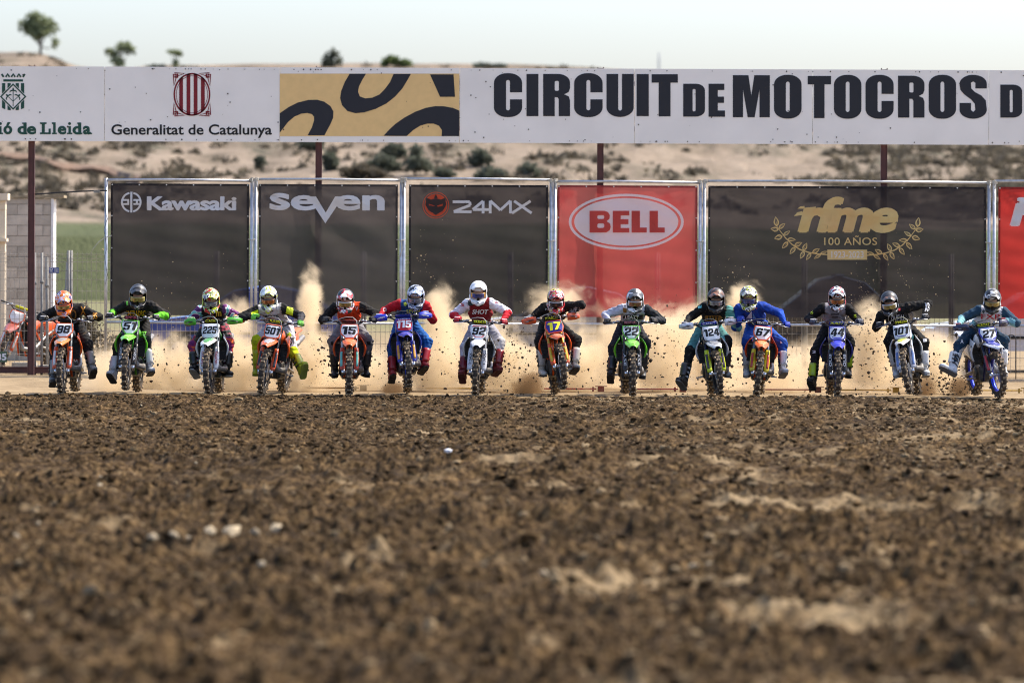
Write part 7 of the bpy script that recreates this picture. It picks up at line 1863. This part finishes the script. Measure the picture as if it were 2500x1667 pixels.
# ------------------------------------------------------------------ dust thrown up behind the wheels, and flying dirt
def dust_mat(name, dens, thr=0.36, sc_=2.6, col=(0.91, 0.77, 0.55)):
    m = bpy.data.materials.new(name); m.use_nodes = True
    t = m.node_tree; L = t.links; t.nodes.remove(t.nodes['Principled BSDF']); out = t.nodes['Material Output']
    pv = t.nodes.new('ShaderNodeVolumePrincipled'); pv.inputs['Color'].default_value = col + (1,); pv.inputs['Anisotropy'].default_value = 0.15
    tc = t.nodes.new('ShaderNodeTexCoord'); ge = t.nodes.new('ShaderNodeNewGeometry')
    ln = t.nodes.new('ShaderNodeVectorMath'); ln.operation = 'LENGTH'; L.new(tc.outputs['Object'], ln.inputs[0])
    nz = t.nodes.new('ShaderNodeTexNoise'); nz.inputs['Scale'].default_value = sc_; nz.inputs['Detail'].default_value = 6.0; nz.inputs['Roughness'].default_value = 0.62
    nz.inputs['Distortion'].default_value = 1.1
    L.new(ge.outputs['Position'], nz.inputs['Vector'])
    # uneven rim: the radius wanders with the noise
    ad = t.nodes.new('ShaderNodeMath'); ad.operation = 'MULTIPLY_ADD'; ad.inputs[1].default_value = -2.0; 
    L.new(nz.outputs['Fac'], ad.inputs[0]); L.new(ln.outputs['Value'], ad.inputs[2])
    rim = t.nodes.new('ShaderNodeMapRange'); rim.interpolation_type = 'SMOOTHSTEP'
    rim.inputs['From Min'].default_value = -0.22; rim.inputs['From Max'].default_value = -0.85; rim.inputs['To Min'].default_value = 0; rim.inputs['To Max'].default_value = 1
    L.new(ad.outputs[0], rim.inputs['Value'])
    cut = t.nodes.new('ShaderNodeMapRange'); cut.interpolation_type = 'SMOOTHSTEP'
    cut.inputs['From Min'].default_value = 1.0; cut.inputs['From Max'].default_value = 0.75; cut.inputs['To Min'].default_value = 0; cut.inputs['To Max'].default_value = 1
    L.new(ln.outputs['Value'], cut.inputs['Value'])
    m1 = t.nodes.new('ShaderNodeMath'); m1.operation = 'MULTIPLY'; L.new(rim.outputs[0], m1.inputs[0]); L.new(cut.outputs[0], m1.inputs[1])
    m2 = t.nodes.new('ShaderNodeMath'); m2.operation = 'MULTIPLY'; L.new(m1.outputs[0], m2.inputs[0]); m2.inputs[1].default_value = dens
    L.new(m2.outputs[0], pv.inputs['Density'])
    L.new(pv.outputs[0], out.inputs['Volume'])
    return m
DUST = {k: dust_mat('dust_%s' % k, v) for k, v in (('thin', 1.3), ('mid', 2.7), ('thick', 4.9))}
DUST['dark'] = dust_mat('dust_dark', 7.0, sc_=4.5, col=(0.30, 0.20, 0.11))
bm = bmesh.new(); bmesh.ops.create_uvsphere(bm, u_segments=20, v_segments=12, radius=1.0); DM = bpy.data.meshes.new('dust_cloud'); bm.to_mesh(DM); bm.free()
def dust(px, py, rx, ry, Yd, k, label, depth=1.0, lean=0):
    c_ = pt(px, py, Yd); s = S_at(Yd)
    me = DM.copy()
    o = link('dust_cloud', me, None, DUST[k]); o.location = c_; o.scale = (1.18 * rx / s, depth, 1.15 * ry / s); o.rotation_euler = (0, R(lean), 0)
    tag(o, label, 'dust', kind='stuff')
PL = [(265, 925, 90, 90, 3.2, 'mid', 'sandy dust between the 98 and 51 bikes'), (410, 915, 120, 110, 3.6, 'thick', 'thick sandy dust between the 51 and 225 bikes'),
      (570, 900, 105, 130, 3.4, 'thick', 'sandy dust between the 225 and 501 bikes'), (575, 785, 50, 70, 4.4, 'mid', 'curling dust wisp beside the neon helmet'),
      (757, 740, 38, 105, 3.4, 'thick', 'tall narrow dust plume rising beside the rider with the yellow boots'), (745, 885, 95, 125, 3.0, 'thick', 'dense dust at the foot of the tall plume'),
      (900, 920, 110, 85, 3.2, 'mid', 'dust between the 15 and 115 bikes'), (1075, 790, 50, 115, 3.6, 'thick', 'dust column beside the rider with red sleeves'), (1060, 900, 110, 110, 3.0, 'thick', 'dust between the 115 and 92 bikes'),
      (1230, 890, 105, 120, 3.0, 'thick', 'dense dust between the 92 and 17 bikes'), (1360, 745, 85, 70, 4.2, 'mid', 'soft dust hanging above the red helmet rider'), (1400, 900, 120, 105, 3.4, 'thick', 'dust between the 17 and 22 bikes'),
      (1610, 860, 115, 140, 3.4, 'thick', 'dense dust between the 22 and 124 bikes'), (1700, 790, 70, 75, 4.6, 'mid', 'dust drifting behind the teal rider'), (1818, 745, 52, 70, 4.2, 'thick', 'dust puff behind the blue rider'),
      (1890, 915, 140, 90, 3.4, 'mid', 'dust between the 67 and 44 bikes'), (2130, 855, 82, 135, 3.0, 'thick', 'dust fan between the 44 and 101 bikes'), (2285, 900, 85, 105, 3.2, 'thick', 'dust between the 101 and 27 bikes'),
      (1300, 945, 1080, 60, 5.6, 'thin', 'low dust veil lying along the start gate')]
PL += [(330, 900, 120, 95, 4.6, 'mid', 'drifting dust behind the green 51 bike'), (660, 900, 120, 100, 4.6, 'mid', 'drifting dust behind the orange 501 bike'), (830, 910, 120, 90, 4.6, 'mid', 'drifting dust behind the orange 15 bike'),
       (1160, 860, 110, 120, 4.8, 'mid', 'drifting dust behind the white 92 bike'), (1500, 850, 120, 130, 4.8, 'mid', 'drifting dust behind the green 22 bike'), (1730, 870, 120, 130, 4.8, 'mid', 'drifting dust behind the 124 bike'), (2020, 900, 120, 110, 4.8, 'mid', 'drifting dust behind the blue 44 bike'), (2200, 880, 120, 120, 4.8, 'mid', 'drifting dust behind the leaning 101 bike'),
       (1290, 945, 50, 45, 2.2, 'dark', 'dark brown puff of soil beside the 17 bike'), (2262, 945, 26, 34, 2.2, 'dark', 'dark brown puff of soil behind the 101 rear wheel'), (2345, 945, 36, 34, 2.2, 'dark', 'dark brown puff of soil beside the 27 rear wheel'), (960, 950, 34, 24, 2.2, 'dark', 'dark brown puff of soil behind the 115 rear wheel')]
for p in PL: dust(*p, depth=1.0 if p[5] != 'thin' else 1.6)

# clods and crumbs in the air
DIRT = mat('flying_dirt', (0.075, 0.05, 0.03), 0.95, var=0.5, scale=30)
CHAFF = mat('pale_crumbs', (0.50, 0.38, 0.22), 0.95, var=0.3, scale=30)
ico = bmesh.new(); bmesh.ops.create_icosphere(ico, subdivisions=1, radius=1.0)
IV = np.array([v.co[:] for v in ico.verts]); IF = np.array([[v.index for v in f.verts] for f in ico.faces]); ico.free()
def spray(px, py, rx, ry, n, smin_, smax, Yd, m, seed, label, dep=1.2):
    g = np.random.default_rng(seed)
    s = S_at(Yd)
    P = np.zeros((n, 3))
    u = np.clip(g.normal(size=n), -2.2, 2.2) * .5; v = np.clip(g.normal(size=n), -2.2, 2.2) * .5
    for i in range(n):
        yy = Yd + g.uniform(-dep, dep); q = pt(px + u[i] * rx, min(962, py + v[i] * ry), yy); P[i] = q
    sz = smin_ * (smax / smin_) ** (g.random(n) ** 3.0)
    jit = 1 + (g.random((n, len(IV), 1)) - .5) * .8
    st3 = (0.6 + .9 * g.random((n, 1, 3)))
    Q = IV[None] * jit * st3 * sz[:, None, None] + P[:, None, :]
    Fc = (IF[None] + (np.arange(n) * len(IV))[:, None, None]).reshape(-1, 3)
    o = link('flying_dirt', np_mesh('flying_dirt', Q.reshape(-1, 3), Fc, False), None, m)
    tag(o, label, 'dirt', kind='stuff')
SPR = [(390, 890, 90, 90, 120, 'crumbs of soil flying beside the green 51 bike'), (560, 900, 90, 110, 120, 'soil crumbs between the 225 and 501 bikes'), (790, 880, 50, 130, 260, 'clods thrown up between the 501 and 15 bikes'),
       (940, 900, 70, 90, 130, 'soil crumbs behind the 115 bike'), (1080, 890, 80, 110, 160, 'soil crumbs between the 115 and 92 bikes'), (1240, 880, 80, 130, 700, 'dense spray of clods between the 92 and 17 bikes'), (1400, 930, 100, 60, 110, 'soil crumbs beside the 17 bike'),
       (1625, 860, 80, 140, 330, 'clods flying between the 22 and 124 bikes'), (1760, 900, 90, 90, 150, 'soil crumbs around the 67 bike'), (1900, 900, 90, 90, 110, 'soil crumbs between the 67 and 44 bikes'), (2135, 850, 75, 150, 520, 'spray of clods between the 44 and 101 bikes'),
       (2270, 900, 80, 100, 360, 'spray of clods between the 101 and 27 bikes'), (2330, 940, 60, 40, 420, 'dark clods kicked up beside the 27 rear wheel')]
for i, (a, b_, c_, d_, n_, lb) in enumerate(SPR): spray(a, b_, c_, d_, n_, .003, .022, 1.6, DIRT, 300 + i, lb)
SPC = [(1060, 680, 70, 130, 90, 'pale crumbs glinting in front of the orange emblem banner'), (420, 740, 160, 120, 60, 'pale crumbs glinting in front of the first banner'), (1800, 690, 60, 100, 90, 'pale crumbs above the blue rider'), (2110, 760, 50, 110, 160, 'pale crumbs above the 101 rider'), (2220, 690, 100, 110, 90, 'pale crumbs in front of the wreath banner'), (1300, 760, 120, 120, 70, 'pale crumbs round the red helmet rider')]
for i, (a, b_, c_, d_, n_, lb) in enumerate(SPC): spray(a, b_, c_, d_, n_, .0025, .010, 3.0, CHAFF, 340 + i, lb, 2.0)
